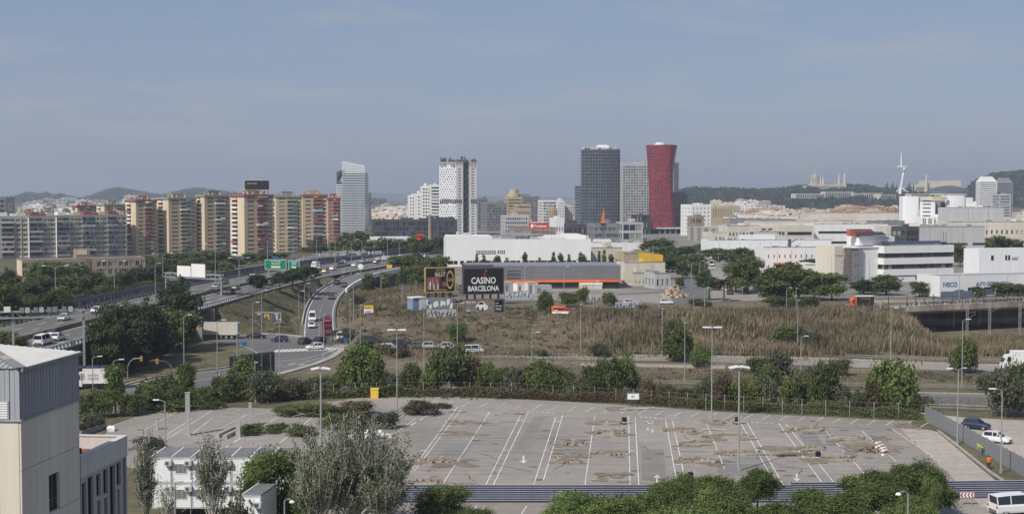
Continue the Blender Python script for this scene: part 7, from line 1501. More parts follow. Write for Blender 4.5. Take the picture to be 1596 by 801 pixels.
p = min(BRs, key=lambda q: abs(q.x-92)); t = box_truck(p+Vector((0,0,.02)), math.pi+.12, 'small truck with orange cab and dark box on the embankment road', bblack, orange, 6.4, 2.95); letters('Hospitalet', t, -1.0, 1.17, 2.5, 2.6, .3, orange, math.pi); q = MB(); q.box(-3.3, -1.15, 2.97, 1.1, 1.15, 3.03); q.build('box_roof', [white], t); q = MB(); q.box(1.2, -1.0, 2.2, 1.9, 1.0, 2.9); q.build('roof_fairing', [orange], t)
box_truck(G(1590, 576, .02), math.pi-.03, 'white box truck on the upper road at the right edge', white, CARP['white'], 7.4, 3.7, 2.4)
p = G(150, 605, .012); t = box_truck(p, math.pi+.1, 'white truck trailer with a square emblem and grey lettering by the junction', white, CARP['white'], 8.2, 3.6, 2.4, zb=1.1); letters('samba', t, .3, 1.22, 2.6, 1.9, .5, grey_w, math.pi); letters('cause', t, .3, 1.22, 1.95, 1.9, .5, grey_w, math.pi); q = MB()
for i in range(3):
    for j in range(2): q.box(1.7+j*.42, 1.205, 1.75+i*.38, 2.05+j*.42, 1.22, 2.02+i*.38)
q.build('emblem', [mat('tan_print', (.35,.28,.2))], t); q = MB()
for i in range(5): q.cbox((-2.6+i*1.25, 0, 3.8), 1.0, 1.8, .35)
q.build('roof_load', [mat('navy_tarp', (.04,.06,.11))], t)
p = G(345, 527.5, .012); t = thing('semi_trailer', 'cream curtain sided trailer coming out of the motorway underpass', 'trailer', p, -.05); q = MB(); W = 2.5
q.box(-6.5, -W/2, 1.1, 4.1, W/2, 3.75); q.build('curtain_side', [mat('cream_canvas', (.56,.52,.43), .7, .06)], t); q = MB(); q.box(4.11, -W/2, 1.1, 4.25, W/2, 3.78); q.box(-6.5, -W/2-.03, 3.76, 4.2, W/2+.03, 3.84); q.box(-6.5, -W/2-.02, 1.0, 4.25, W/2+.02, 1.1); q.build('rear_frame', [grey_w], t); q = MB(); q.box(-6.4, -W*.38, .55, 4.1, W*.38, .98); q.build('chassis', [steel_d], t)
for x in (2.8, 1.5, .2, -5.6):
    for s in (-1, 1): wheel(t, x, s*(W/2-.18), .48, .3)
q = MB()
for i in range(16): q.box(-6.4+i*.65, -W/2-.012, 1.15, -6.36+i*.65, -W/2-.001, 3.7)
q.build('curtain_straps', [grey_w], t)
p = on_road(RAMPs, 1.8, 521); t = thing('car_transporter', 'red car transporter truck seen from the front at the foot of the ramp', 'truck', p+Vector((0,0,.03)), heading_of(RAMPs, p, True)); q = MB(); W = 2.4
q.loft([[(2.0,-W/2,.5),(2.0,W/2,.5),(2.0,W/2,2.6),(2.0,-W/2,2.6)], [(3.4,-W/2,.5),(3.4,W/2,.5),(3.3,W/2,2.5),(3.3,-W/2,2.5)]]); q.build('cab', [CARP['red']], t); q = MB(); q.quad((3.42,-1.0,1.5),(3.42,1.0,1.5),(3.36,1.0,2.3),(3.36,-1.0,2.3)); q.quad((2.3,-1.21,1.5),(3.1,-1.21,1.5),(3.0,-1.21,2.3),(2.3,-1.21,2.3)); q.build('windows', [glass], t); q = MB()
q.box(-6, -W/2, .8, 1.9, W/2, 1.05); q.box(-6, -W/2, 2.62, 3.2, W/2, 2.8)
for x in (-5.8, -3.2, -.6, 1.6):
    for s in (-1, 1): q.box(x, s*1.15-.07, 1.0, x+.14, s*1.15+.07, 4.0)
for s in (-1, 1): q.box(-5.8, s*1.15-.06, 3.9, 3.2, s*1.15+.06, 4.05)
q.box(3.05, -1.2, 2.8, 3.2, -1.05, 4.05); q.box(3.05, 1.05, 2.8, 3.2, 1.2, 4.05); q.build('loading_frame', [steel_d], t); q = MB(); q.box(3.36, -1.1, .75, 3.46, 1.1, 1.25); q.box(3.4, -1.15, .45, 3.5, 1.15, .62); q.build('grille', [steel_d], t)
for x in (2.8, -1.5, -3.5):
    for s in (-1, 1): wheel(t, x, s*.98, .48, .3)
for x, z, c in ((.6, 2.8, 'red'), (-3.6, 2.8, 'black'), (-3.2, 1.05, 'grey')): 
    pos = t.matrix_basis @ Vector((x, 0, z)); car('hatch', c, pos, t.rotation_euler.z, {'red': 'red car on the upper front of the transporter', 'black': 'black car on the upper rear of the transporter', 'grey': 'grey car on the lower deck of the transporter'}[c], name='car')
# ================================================================ LAMPS, MASTS, SIGNS
_lp = {}
def lamp(kind, p, h, label, group=None, rz=0, px=None):
    k = (kind,)
    if k not in _lp:
        q = MB(); hd = MB(); ar = MB()
        if kind == 'double': q.tube((0,0,0), (0,0,1), .13, .07, 8); 
        elif kind == 'park': q.tube((0,0,0), (0,0,1), .15, .09, 8)
        else: q.tube((0,0,0), (0,0,1), .11, .06, 7)
        pm = q.mesh('pole', [steel])
        if kind == 'double':
            for s in (-1, 1): ar.path([(0,0,0), (s*1.0,0,.45), (s*2.3,0,.62)], [.06,.05,.04], 5)
            for s in (-1, 1): hd.cbox((s*2.7, 0, .62), .95, .34, .16)
        elif kind == 'park':
            ar.box(-1.0,-.06,-.05,1.0,.06,.05)
            for s in (-1, 1): hd.cbox((s*.75, 0, .18), 1.05, .75, .2, 0, 0, s*.18); hd.cbox((s*.3, .5, .16), .5, .5, .16)
        elif kind == 'flat':
            ar.box(-1.3,-.06,-.05,1.3,.06,.05)
            for s in (-1, 1): hd.cbox((s*.95, 0, .02), .9, .6, .16); hd.cbox((s*.35, 0, .0), .4, .5, .14)
        elif kind == 'single': ar.path([(0,0,0), (.5,0,.22), (1.0,0,.28)], [.05,.045,.04], 5); hd.cbox((1.2, 0, .28), .8, .28, .14)
        elif kind == 'stub': ar.tube((0,0,-.1), (0,0,.12), .09, n=6); hd.cbox((.15, 0, .15), .6, .3, .14)
        elif kind == 'globe': ar.path([(0,0,0), (-.4,0,.25), (-.9,0,.1)], [.05,.05,.04], 5); hd.lathe([(.02,.16),(.15,.12),(.24,.03),(.25,-.04),(.06,-.08)], 10, (-.9,0,0))
        bs = MB(); bs.box(-.22,-.22,-.3,.22,.22,.35) if kind in ('park', 'flat') else bs.box(-.14,-.14,-.3,.14,.14,.5); _lp[k] = (pm, ar.mesh('arm', [steel]), hd.mesh('lamp_head', [white_panel if kind != 'stub' else grey_w]), bs.mesh('base', [steel]))
    pm, ar, hd, bs = _lp[k]; t = thing('street_lamp', label, 'street lamp', p, rz, group, px); o = link('pole', pm, t); o.scale = (1, 1, h); link('arm', ar, t, (0, 0, h)); link('lamp_head', hd, t, (0, 0, h)); link('base', bs, t); return t
def LB(kind, px, ytop, yb, label, group=None, rz=0, z=None):
    p = GT(px, yb) if z is None else G(px, yb, z); return lamp(kind, p, Z(ytop, p.y)-p.z, label, group, rz, px)
def LD(kind, px, ytop, d, label, group=None, rz=0):
    x = X(px, d); z = tz(x, d); return lamp(kind, Vector((x, d, z)), Z(ytop, d)-z, label, group, rz, px)
LB('park', 500.5, 576, 700, 'tall car park mast with a white double head left of the poplar', None, .1, 0.01); LB('park', 1151, 574, 733, 'tall car park mast with a white double head near the bottom feathery trees', None, .1, .01); LB('flat', 619, 514, 659, 'car park mast with a flat double head left of the marked bays', None, 0, .01); LB('flat', 1109, 510, 659, 'car park mast with a flat double head at the torn out island', None, 0, .01)
LB('single', 1492, 577, 692, 'grey lamp post inside the metal fence, farther of the two', None, math.pi, .02); LB('single', 1560, 609, 737, 'grey lamp post inside the metal fence, nearer of the two', None, math.pi, .02); LB('single', 258, 626, 700, 'thin lamp post in the bays left of the tall concrete posts', None, math.pi, .01)
LD('globe', 1421, 769, 114, 'small cowled street lamp in front of the right bottom trees', None, .2); LD('globe', 440, 780, 122, 'small cowled street lamp beside the white container at the bottom', None, 2.6); LD('single', 268, 754, 122, 'thin street lamp in front of the white cabins', None, 0)
g = 'tall motorway lamp posts'
for px, yt, d in ((85,418,332),(177,410,365),(241,412,372),(253,398,410),(335,383,400),(372,405,400),(416.5,376,455),(457,372,500),(493,369,500),(522,368,530),(547,376,560),(564,376,570),(583,378,590),(604,375,600),(622,377,610),(547,400,470)):
    LD('double' if px != 241 else 'single', px, yt, d, 'tall grey double armed lamp post along the motorway' if px != 241 else 'tall single headed lamp post behind the big pines', g, .25)
g = 'thin railway and roadside posts'
for px, yt, yb, k in ((160,501,585,'single'),(287,493,573,'single'),(394,473,545,'single'),(339,501,592,'single'),(436,499,596,'stub'),(408,454,520,'single'),(466,455,497,'single'),(475,443,480,'single'),(482,431,470,'single'),(546,468,537,'stub'),(551,428,518,'single'),(505,492,560,'stub'),(661,474,575,'stub'),(713,474,540,'single'),(829,520,582,'single'),(905,475,548,'stub'),(1032,482,560,'stub'),(1067,504,595,'stub'),(1243,469,549,'stub'),(1248,526,578,'single'),(1388,482,568,'single'),(1499,500,604,'single'),(1494,576,602,'single'),(562,477,590,'stub'),(370,520,600,'stub'),(398,566,628,'stub'),(178,563,642,'single'),(145,558,620,'single')):
    LB(k, px, yt, yb, ('thin pale lamp post beside the reeds and the lower roads' if px > 600 else 'thin pale lamp post around the junction and the ramp'), g, .3)
for px, yt, d in ((818,417,410),(879,417,410),(925,440,350),(1018,385,430),(1028,445,345),(1078,412,430),(1091,408,450),(1099,405,470),(1150,412,420),(1180,410,420),(1210,418,420),(1297,397,430),(1348,405,420),(1356,405,420),(1462,420,395),(1497,430,385),(1572,430,385),(1242,450,350),(700,425,400),(648,440,420),(1082,462,345),(1099,450,350),(1158,448,350),(1227,450,350),(1060,400,520),(1074,398,540),(1120,395,560)):
    LD('single' if px % 2 else 'stub', px, yt, d, 'slim grey lamp post along the avenue and the workshops', 'slim lamp posts behind the bank', .4)
def post_frame(px, yt, yb, label, cat='mast'):
    p = GT(px, yb); t = thing('catenary_mast', label, cat, p, px=px); h = Z(yt, p.y)-p.z; q = MB(); q.box(-.28, -.12, 0, -.2, .12, h); q.box(.2, -.12, 0, .28, .12, h)
    for i in range(int(h/.6)): q.beam((-.24, 0, i*.6), (.24, 0, i*.6+.6), .06, .06)
    q.build('mast', [steel], t); q = MB(); q.beam((0,0,h*.85), (2.2,0,h*.85+.4), .06, .06); q.beam((0,0,h*.65), (2.2,0,h*.85), .05, .05); q.build('bracket', [steel], t)
for px, yt, yb in ((1507,482,524),(1542,469,526),(1589,472,526)): post_frame(px, yt, yb, 'grey railway mast standing below the road bridge')
for px, yt, yb in ((594,429,465),(627,442,478)): post_frame(px, yt, yb, 'grey railway mast beside the ramp viaduct')
# railway in the cutting
q = MB(); 
for y in (317, 321): q.quad((96, y-1.5, -.5), (330, y+40, -.5), (330, y+43, -.5), (96, y+1.5, -.5))
o = q.build('rail_bed', [mat('track_ballast', (.13,.115,.10), .95, .3, 2)]); o['kind'] = 'structure'
q = MB(); [q.beam((96, y, -.4), (330, y+41, -.4), .1, .15) for y in (316.2, 317.7, 320.2, 321.7)]; o = q.build('rails', [rust]); o['kind'] = 'structure'
q = MB(); [q.tube((96, y, z), (330, y+41, z), .025, n=4) for y, z in ((317, 3.6), (317, 4.4), (321, 3.6), (321, 4.4))]; o = q.build('catenary_wires', [steel_d]); tag(o, 'thin overhead railway wires passing under the road bridge', 'wires')
# gantries
def gantry(label, p0, p1, z0, h, truss=True, m=steel, panels=(), low=None):
    p0, p1 = Vector(p0), Vector(p1); W = (p1-p0).length; rz = math.atan2((p1-p0).y, (p1-p0).x); t = thing('sign_gantry', label, 'gantry', p0, rz); q = MB()
    for zz in (z0, z0+h): q.box(0, -.12, zz-.12, W, .12, zz+.12); q.box(0, .9, zz-.12, W, 1.1, zz+.12)
    n = int(W/1.6)
    for i in range(n): q.beam((W*i/n, 0, z0+(h if i % 2 else 0)), (W*(i+1)/n, 0, z0+(0 if i % 2 else h)), .1, .1)
    q.build('truss', [m], t)
    for x in (.3, W-.3) if low is None else low: q = MB(); q.box(x-.2, .2, -6, x+.2, .7, z0+h); q.build('post', [m], t)
    for (x, w, zb, hh, mm) in panels: q = MB(); q.box(x, -.35, zb, x+w, -.15, zb+hh); [q.box(x-.0, -.13, zb+hh*f, x+w, -.12, zb+hh*f+.08) for f in (.2, .75)]; q.build('sign_panel', [mm], t)
    return t
zt = Z(487, 275); zl = 6.5
pa, pb = Vector((X(-30, 237), 237, 6.5)), Vector((X(131, 243), 243, 6.5)); W = (pb-pa).length
gantry('long motorway gantry at far left carrying square sign panels seen from behind', pa, pb, Z(489.5, 240)-6.5-.6, 1.1, panels=[(W*(px+30)/161, .75, Z(487, 240)-6.5, .95, m_) for px, m_ in ((27,grey_m),(36,grey_w),(49,grey_m),(58,grey_w),(70,grey_m),(79,grey_m),(94,grey_m),(104,grey_w))]+[(W*33/161, 1.1, Z(487, 240)-6.3, 1.0, white)], low=(W*.29, W-.3))
pa, pb = Vector((X(255, 385), 385, 6.5)), Vector((X(344, 372), 372, 6.5)); W = (pb-pa).length
gantry('gantry with blank white sign backs above the motorway in front of the tan towers', pa, pb, Z(433, 380)-6.5, 1.2, panels=[(W*.25, W*.24, Z(431, 380)-6.5, 3.0, white), (W*.50, W*.24, Z(431, 380)-6.5, 3.7, white)], low=(.3, W-.3))
pa, pb = Vector((X(474, 540), 540, 6.5)), Vector((X(600, 570), 570, 6.5)); W = (pb-pa).length
gantry('long far motorway gantry with a row of white boxes on top', pa, pb, Z(400, 555)-6.5, 1.0, panels=[(W*(px-474)/126, w, Z(398, 555)-6.5, 1.3, white) for px, w in ((496,.9),(501,.9),(507,1.4),(518,1.2),(528,1.2),(533,1.2),(554,2.0),(572,1),(578,1),(584,1.6),(590,1.2))])
pa, pb = Vector((X(594, 560), 560, 6.5)), Vector((X(617, 560), 560, 6.5)); W = (pb-pa).length
t = thing('message_sign', 'pale variable message sign over the motorway at the curve', 'sign', pa); q = MB(); q.box(0, 0, Z(405, 560)-6.5, W, .8, Z(399, 560)-6.5); q.build('panel', [grey_w], t); q = MB(); q.box(.1, .2, -2, .5, .6, Z(399.5, 560)-6.5); q.build('post', [steel], t)
def road_sign(label, a, b, yt, yb, d, txt):
    loc, W, rz = place(a, d, b, d-3, tz(X(a, d), d)); z0, z1 = Z(yb, d)-loc.z, Z(yt, d)-loc.z; t = thing('motorway_sign', label, 'road sign', loc, rz); q = MB(); q.box(0, 0, z0, W, .2, z1); q.build('panel', [green_p], t); q = MB(); b_ = .1; [q.box(*e) for e in ((b_,-.015,z0+b_,W-b_,-.002,z0+b_+.1),(b_,-.015,z1-b_-.1,W-b_,-.002,z1-b_),(b_,-.015,z0+b_,b_+.1,-.002,z1-b_),(W-b_-.1,-.015,z0+b_,W-b_,-.002,z1-b_))]; q.build('border', [wprint], t); H = z1-z0
    for i, s in enumerate(txt): letters(s, t, W*.52, -.04, z1-H*(.2+.2*i), W*(.45-.08*i), H*.12, wprint)
    q = MB(); q.box(W*.3, -.03, z0+H*.2, W*.72, -.005, z0+H*.38); q.build('cream_plate', [mat('cream_plate', (.65,.58,.38))], t); q = MB()
    for x in (W*.18, W*.82): q.box(x-.14, .21, -1, x+.14, .45, z1)
    q.build('posts', [steel], t); q = MB(); q.box(W*.4, 0, z1+.05, W*.6, .15, z1+1.0); q.build('top_plate', [blue_p], t)
road_sign('large green motorway direction sign above the lone pine', 412, 446, 404, 420.5, 455, ['Prat Llobregat', 'Barcelona']); road_sign('smaller green direction sign half hidden by the umbrella pines', 448.5, 466.5, 405.5, 420.5, 470, ['Zona Franca', 'Hospitalet'])
p = Vector((X(477, 431), 431, tz(X(477, 431), 431))); W = X(512, 431)-X(477, 431); t = thing('ramp_sign', 'white overhead sign panel across the lower ramp', 'road sign', p, 0); q = MB(); z0, z1 = Z(464.5, 431)-p.z, Z(458.5, 431)-p.z; q.box(0, 0, z0, W, .25, z1); q.build('panel', [grey_w], t); q = MB(); q.box(-3, .3, -.5, -2.7, .6, z0+.7); q.box(-3, .3, z0+.4, W, .55, z0+.6); q.build('post', [steel], t); q = MB(); [q.box(W*f, -.03, z0+.25, W*f+.35, -.002, z0+.7) for f in (.22, .72)]; [q.box(W*f, -.03, z0+.85, W*f+1.4, -.002, z0+1.0) for f in (.12, .62)]; q.build('symbols', [grey_m], t)
# billboard with arch logo
p = GT(406, 520); p.z = tz(p.x, p.y); d = 350; t, W, H, z = sign('roadside_billboard', 'dark blue grey billboard with a yellow arch logo and white arrows', 'billboard', 395.5, 436, 487.5, 502, d, mat('slate_print', (.075,.088,.115), .5, .05), legs=2, th=.4, frame=grey_w)
q = MB(); pts = []
for cx_0 in (.425, .515):
    pr = None
    for i in range(13): a = math.pi*i/12; c_ = (W*(cx_0-.045*math.cos(a)), z+H*(.12+.74*math.sin(a)**.7)); 
    ring = [(W*(cx_0-.045*math.cos(math.pi*i/12)), z+H*(.12+.74*max(0, math.sin(math.pi*i/12))**.7)) for i in range(13)]
    for a, b in zip(ring[:-1], ring[1:]): q.beam((a[0], -.03, a[1]), (b[0], -.03, b[1]), .05, .26)
q.build('arch_logo', [yellow], t); q = MB(); q.box(W*.845, -.05, z+H*.2, W*.875, -.01, z+H*.55); q.add([(W*.80,-.05,z+H*.5),(W*.92,-.05,z+H*.5),(W*.86,-.05,z+H*.75)], [(0,1,2)]); q.box(W*.66, -.04, z+H*.05, W*.665, -.01, z+H*.95); [q.box(W*f, -.05, z+H*.82, W*f+1.2, -.01, z+H*.9) for f in (.76, .06)]
q.add([(W*.13+.45*math.cos(i*.524), -.05, z+H*.45+.45*math.sin(i*.524)) for i in range(12)], [tuple(range(12))]); q.box(W*.125, -.05, z+H*.1, W*.15, -.01, z+H*.3); q.build('white_symbols', [wprint], t)
# dark hoarding seen from behind at the junction
a, b = G(358, 595, 0), G(428.5, 588, 0); W = (b-a).length; t = thing('hoarding', 'dark grey hoarding seen from behind at the junction bend', 'hoarding', a, math.atan2((b-a).y, (b-a).x)); z0, z1 = 1.0, Z(556, a.y)+.3; q = MB()
n = 10
pm_ = MB(); pm_.box(.03, 0, z0, W/n-.03, .15, z1-.2); me = pm_.mesh('panel', [grey_d])
for i in range(n): link('panel', me, t, (W*i/n, 0, .02*i))
q = MB()
for i in range(5): x = W*(i+.5)/5; q.box(x-.12, -.35, 0, x+.12, -.05, z1-.3)
for zz in (z0+.4, (z0+z1)/2, z1-.6): q.box(0, -.06, zz, W, -.01, zz+.12)
q.build('frame', [steel_d], t)
t, W, H, z = sign('site_sign', 'yellow and white notice board on posts in the reeds beside the ramp', 'sign', 566.5, 581, 476, 491.5, 334, wprint, legs=2, th=.2); q = MB(); q.box(0, -.02, z+H*.62, W, -.003, z+H); q.build('yellow_band', [yellow], t); letters('Puntos', t, W*.4, -.05, z+H*.8, W*.6, H*.2, mat('ochre_print', (.35,.18,.03))); q = MB(); [q.box(W*.1, -.02, z+H*(.12+.14*i), W*.85, -.003, z+H*(.18+.14*i)) for i in range(3)]; q.box(W*.1, -.021, z+H*.02, W*.3, -.004, z+H*.3); q.build('print_lines', [blue_p], t)
def pole_sign(px, yt, yb, label, m, r, round_=True, cat='road sign', tri=False, z=None):
    p = GT(px, yb) if z is None else G(px, yb, z); h = Z(yt, p.y)-p.z; t = thing('road_sign', label, cat, p); q = MB(); q.tube((0,.05,0), (0,.05,h), .05, n=6); q.build('post', [steel], t); q = MB(); n = 16 if round_ else (3 if tri else 4); a0 = 0 if round_ else (-math.pi/2 if tri else math.pi/4)
    ring = [(r*math.cos(a0+2*math.pi*i/n), r*math.sin(a0+2*math.pi*i/n)) for i in range(n)]; q.loft([[(x, -.03, h-r+y) for x, y in ring], [(x, 0, h-r+y) for x, y in ring]]); q.build('plate', [m], t); return t
pole_sign(119.5, 514, 545, 'round white road sign above the metal roof', wprint, .42, z=2); pole_sign(562, 411, 432, 'large round white sign board seen from behind on the far ramp', wprint, 1.0); pole_sign(607, 411, 421, 'yellow square panel at the far end of the ramp parapet', yellow, 1.5, False); pole_sign(381, 531, 540, 'small blue square crossing sign on the traffic island', blue_p, .8, False); pole_sign(556, 510, 518, 'small white triangular yield sign beside the ramp', wprint, .6, False, tri=True); pole_sign(539, 526, 545, 'small blue sign by the people at the junction', blue_p, .6, False)
t, W, H, z = sign('notice_board', 'white notice board on the car park fence', 'sign', 978.5, 997, 612.5, 622, 216, wprint, legs=2, th=.08, frame=grey_m); q = MB(); [q.box(W*.35, -.02, z+H*(.3+.12*i), W*.6, -.002, z+H*(.36+.12*i)) for i in range(3)]; q.build('print_lines', [grey_m], t)
p = G(584, 620, 0); t = thing('skip_box', 'yellow site box standing by the car park fence', 'box', p); q = MB(); q.box(-.65, -.5, 0, .65, .5, 1.55); q.build('body', [yellow], t); q = MB(); q.box(-.7, -.55, 1.55, .7, .55, 1.65); q.build('lid', [mat('pale_yellow', (.75,.58,.12))], t); q = MB(); [q.box(-.4+.3*i, -.52, .3+.35*j, -.3+.3*i, -.5, .4+.35*j) for i in range(3) for j in range(3)]; q.build('holes', [wprint], t)
t = thing('chevron_board', 'white board with four red left pointing chevrons in front of the blue fence', 'road sign', (X(1503, 147), 147, 0)); W = X(1525, 147)-X(1503, 147); z0, z1 = Z(775, 147), Z(767, 147); q = MB(); q.box(0, 0, z0, W, .06, z1); q.build('board', [wprint], t); q = MB(); H = z1-z0
for i in range(4):
    x = W*(.03+.245*i); w = W*.13; q.add([(x,-.01,z0+H/2),(x+w*.75,-.01,z1-.02),(x+w*1.55,-.01,z1-.02),(x+w*.8,-.01,z0+H/2),(x+w*1.55,-.01,z0+.02),(x+w*.75,-.01,z0+.02)], [(0,3,2,1),(0,5,4,3)])
q.build('chevrons', [mat('chevron_red', (.36,.03,.04))], t); q = MB(); [q.box(W*f-.04, .07, 0, W*f+.04, .15, z1) for f in (.15, .85)]; q.build('posts', [steel], t)
t = thing('warning_sign', 'small orange square sign on the near face of the blue slatted fence', 'sign', (X(773, 145.5), 145.5, 0)); q = MB(); q.box(-.17, 0, Z(794, 145.5), .17, .04, Z(789.5, 145.5)); q.build('plate', [yellow], t); q = MB(); q.box(-.05, -.01, Z(792.3, 145.5), .05, 0, Z(791, 145.5)); q.build('symbol', [black], t); q = MB(); q.box(-.02, .05, 0, .02, .09, Z(790, 145.5)); q.build('post', [steel], t)
# noise wall with graffiti along the far side of the motorway
A = offset(HWs, -16.3); t = thing('noise_wall', 'grey graffiti covered noise wall along the far side of the motorway', 'noise wall', A[8]); o0 = A[8]; r_ = random.Random(6); gs = MB()
for i in range(next(i for i, p in enumerate(A) if p.y > 322), min(len(A)-1, 78)):
    a, b = A[i]-o0, A[i+1]-o0; q = MB(); q.beam((a.x,a.y,a.z+1.0), (b.x,b.y,b.z+1.0), .25, 2.8); q.build('wall_panel', [mat('stained_wall', (.13, .135, .15), .8, .25, .5, .1, .3)], t); dv = (b-a); n = Vector((dv.y, -dv.x, 0)).normalized()*.14
    for k in range(9):
        p = a.lerp(b, r_.random())+n*(1+.05*k); h = r_.uniform(.4, 1.3); e = dv.normalized()*r_.uniform(.25, .7); z = p.z+r_.uniform(-.1, .9); gs.quad((p.x,p.y,z), (p.x+e.x,p.y+e.y,z), (p.x+e.x*1.4,p.y+e.y*1.4,z+h), (p.x+e.x*.5,p.y+e.y*.5,z+h), k % 3)
gs.build('graffiti', [grey_w, grey_d, mat('blue_grey_spray', (.17,.19,.25))], t, kind='stuff')
# traffic lights on bent arms at the junction
for px, pb, yt, dr, lab in ((199,590,558,1,'left traffic light on a curved arm at the junction'),(267,588,562,-1,'right traffic light on a curved arm at the junction')):
    p = G(px, pb, .01); t = thing('traffic_light', lab, 'traffic light', p); h = Z(yt, p.y); q = MB(); q.path([(0,0,0),(0,0,h*.5),(dr*.35,0,h*.8),(dr*1.1,0,h*.97),(dr*2.6,0,h)], [.09,.08,.075,.07,.06], 6); q.build('mast', [steel if dr > 0 else steel_d], t); q = MB(); q.box(dr*2.6-.22, -.15, h-.55, dr*2.6+.22, .15, h+.35); q.build('signal_box', [mat('ochre_box', (.45,.30,.09))], t); q = MB(); [q.box(dr*2.6-.1, -.18, h-.42+.27*i, dr*2.6+.1, -.15, h-.24+.27*i) for i in range(3)]; q.build('lenses', [steel_d], t); q = MB(); q.box(-.12,-.12,1.6,.12,.12,2.5); q.build('low_signal', [steel_d], t)
q = MB(); pts = gpoly([(206,583),(235,577),(262,573),(285,570)])
for a, b in zip(pts[:-1], pts[1:]):
    n = 6
    for i in range(n):
        c, e = a.lerp(b, i/n), a.lerp(b, (i+.85)/n); q.tube((c.x,c.y,-.1),(c.x,c.y,.95),.04,n=4); q.tube((c.x,c.y,.95),(e.x,e.y,.95),.04,n=4); q.tube((e.x,e.y,-.1),(e.x,e.y,.95),.04,n=4)
o = q.build('pedestrian_railing', [steel_d]); tag(o, 'dark looped pedestrian railing beside the junction under the pines', 'railing')
# ================================================================ FENCES AROUND THE CAR PARK
def mesh_fence(label, pts, h, step=3.0):
    pts = gpoly(pts); t = thing('mesh_fence', label, 'fence', pts[0]); o0 = pts[0]; q = MB(); q.tube((0,0,-.1),(0,0,h),.05,n=6); pm = q.mesh('post', [concrete]); w = MB()
    for a, b in zip(pts[:-1], pts[1:]):
        a, b = a-o0, b-o0; n = max(1, int((b-a).length/step))
        for i in range(n):
            c, e = a.lerp(b, i/n), a.lerp(b, (i+1)/n); link('post', pm, t, c)
            for z in (.1, .8, 1.5, h-.1): w.beam((c.x,c.y,z), (e.x,e.y,z), .025, .03)
            for k in range(8): p = c.lerp(e, k/8); w.beam((p.x,p.y,.05), (p.x,p.y,h-.1), .02, .02)
    w.build('wire_mesh', [rust], t, kind='stuff'); return t
mesh_fence('long wire mesh fence with thin posts along the far edge of the car park', [(330,628),(430,622),(520,619),(620,616),(700,616),(830,619),(960,627),(1100,637),(1250,645),(1400,652),(1441,654)], 2.4)
ivy = MB(); r_ = np.random.RandomState(4)
for lab, a, b, n, pal in (('brown and green ivy matting on the mesh fence left of the notice', (640,616), (960,627), 15000, 'dry'), ('dense green ivy on the mesh fence below the tall mast', (1085,636), (1200,642), 9000, 'broad'), ('brown ivy matting on the mesh fence between notice and mast', (960,627), (1085,636), 6500, 'dry'), ('sparse dark ivy on the mesh fence at right', (1200,642), (1440,654), 8000, 'broad'), ('dark ivy and brambles on the mesh fence at left', (340,627), (640,616), 11000, 'broad')):
    A_, B_ = G(*a), G(*b); f = r_.uniform(0, 1, n); x = A_.x+(B_.x-A_.x)*f; y = A_.y+(B_.y-A_.y)*f+.3+r_.normal(0, .3, n); z = np.abs(r_.uniform(0, 2.3, n)*(.65+.35*lumps(x, y, 2.5, 1.))); c = np.stack([x, y, z], 1); o_ = np.tile(np.array([0, -.8, .3]), (n, 1)); m_ = npmesh('hedge', leaf_quads(c, o_, .14, r_), np.arange(n*4).reshape(-1, 4), LEAF[pal], r_.randint(0, 3, n)); o = link('hedge', m_); tag(o, lab, 'hedge')
# corrugated metal fence on the right
a, b = G(1441, 655, 0), G(1640, 768, 0); W = (b-a).length; t = thing('metal_fence', 'grey corrugated metal fence running towards the bottom right', 'fence', a, math.atan2((b-a).y, (b-a).x)); n = int(W/2.4); q = MB(); w = W/n; k = 12
prof = []
for i in range(k+1): prof.append((w*i/k, .05*(i % 2)))
for (x0, y0), (x1, y1) in zip(prof[:-1], prof[1:]): q.quad((x0,y0,0),(x1,y1,0),(x1,y1,2.3),(x0,y0,2.3))
me = q.mesh('panel', [mat('galvanised_sheet', (.22,.228,.245), .5, .1, 1, metal=.1)]); q = MB(); q.box(-.05, .06, 0, .05, .18, 2.45); pm = q.mesh('post', [steel])
for i in range(n): link('panel', me, t, (w*i, 0, .0)); link('post', pm, t, (w*i, 0, 0))
# dark blue slatted fence along the near edge
for lab, x0, x1, d in (('long left stretch of the dark blue slatted fence', -30, 31, 148.2), ('right stretch of the dark blue slatted fence behind the chevron board', 31.3, 70, 149.5)):
    W = x1-x0; t = thing('slat_fence', lab, 'fence', (x0, d, 0), 0 if x0 < 0 else .04); sl_ = MB(); sl_.box(0, 0, 0, W, .05, .19); me = sl_.mesh('slat', [blue_fence]); s2 = MB(); s2.box(0, -.03, 0, W, .03, .045); me2 = s2.mesh('pale_rail', [mat('pale_blue_rail', (.50,.52,.58), .5)])
    for i in range(8): link('slat', me, t, (0, 0, .06+i*.245)); link('pale_rail', me2, t, (0, 0, .06+i*.245+.195)) 
    q = MB()
    for i in range(int(W/3)+1): q.box(i*3-.03, .06, 0, i*3+.03, .14, 2.05)
    q.build('posts', [steel_d], t)
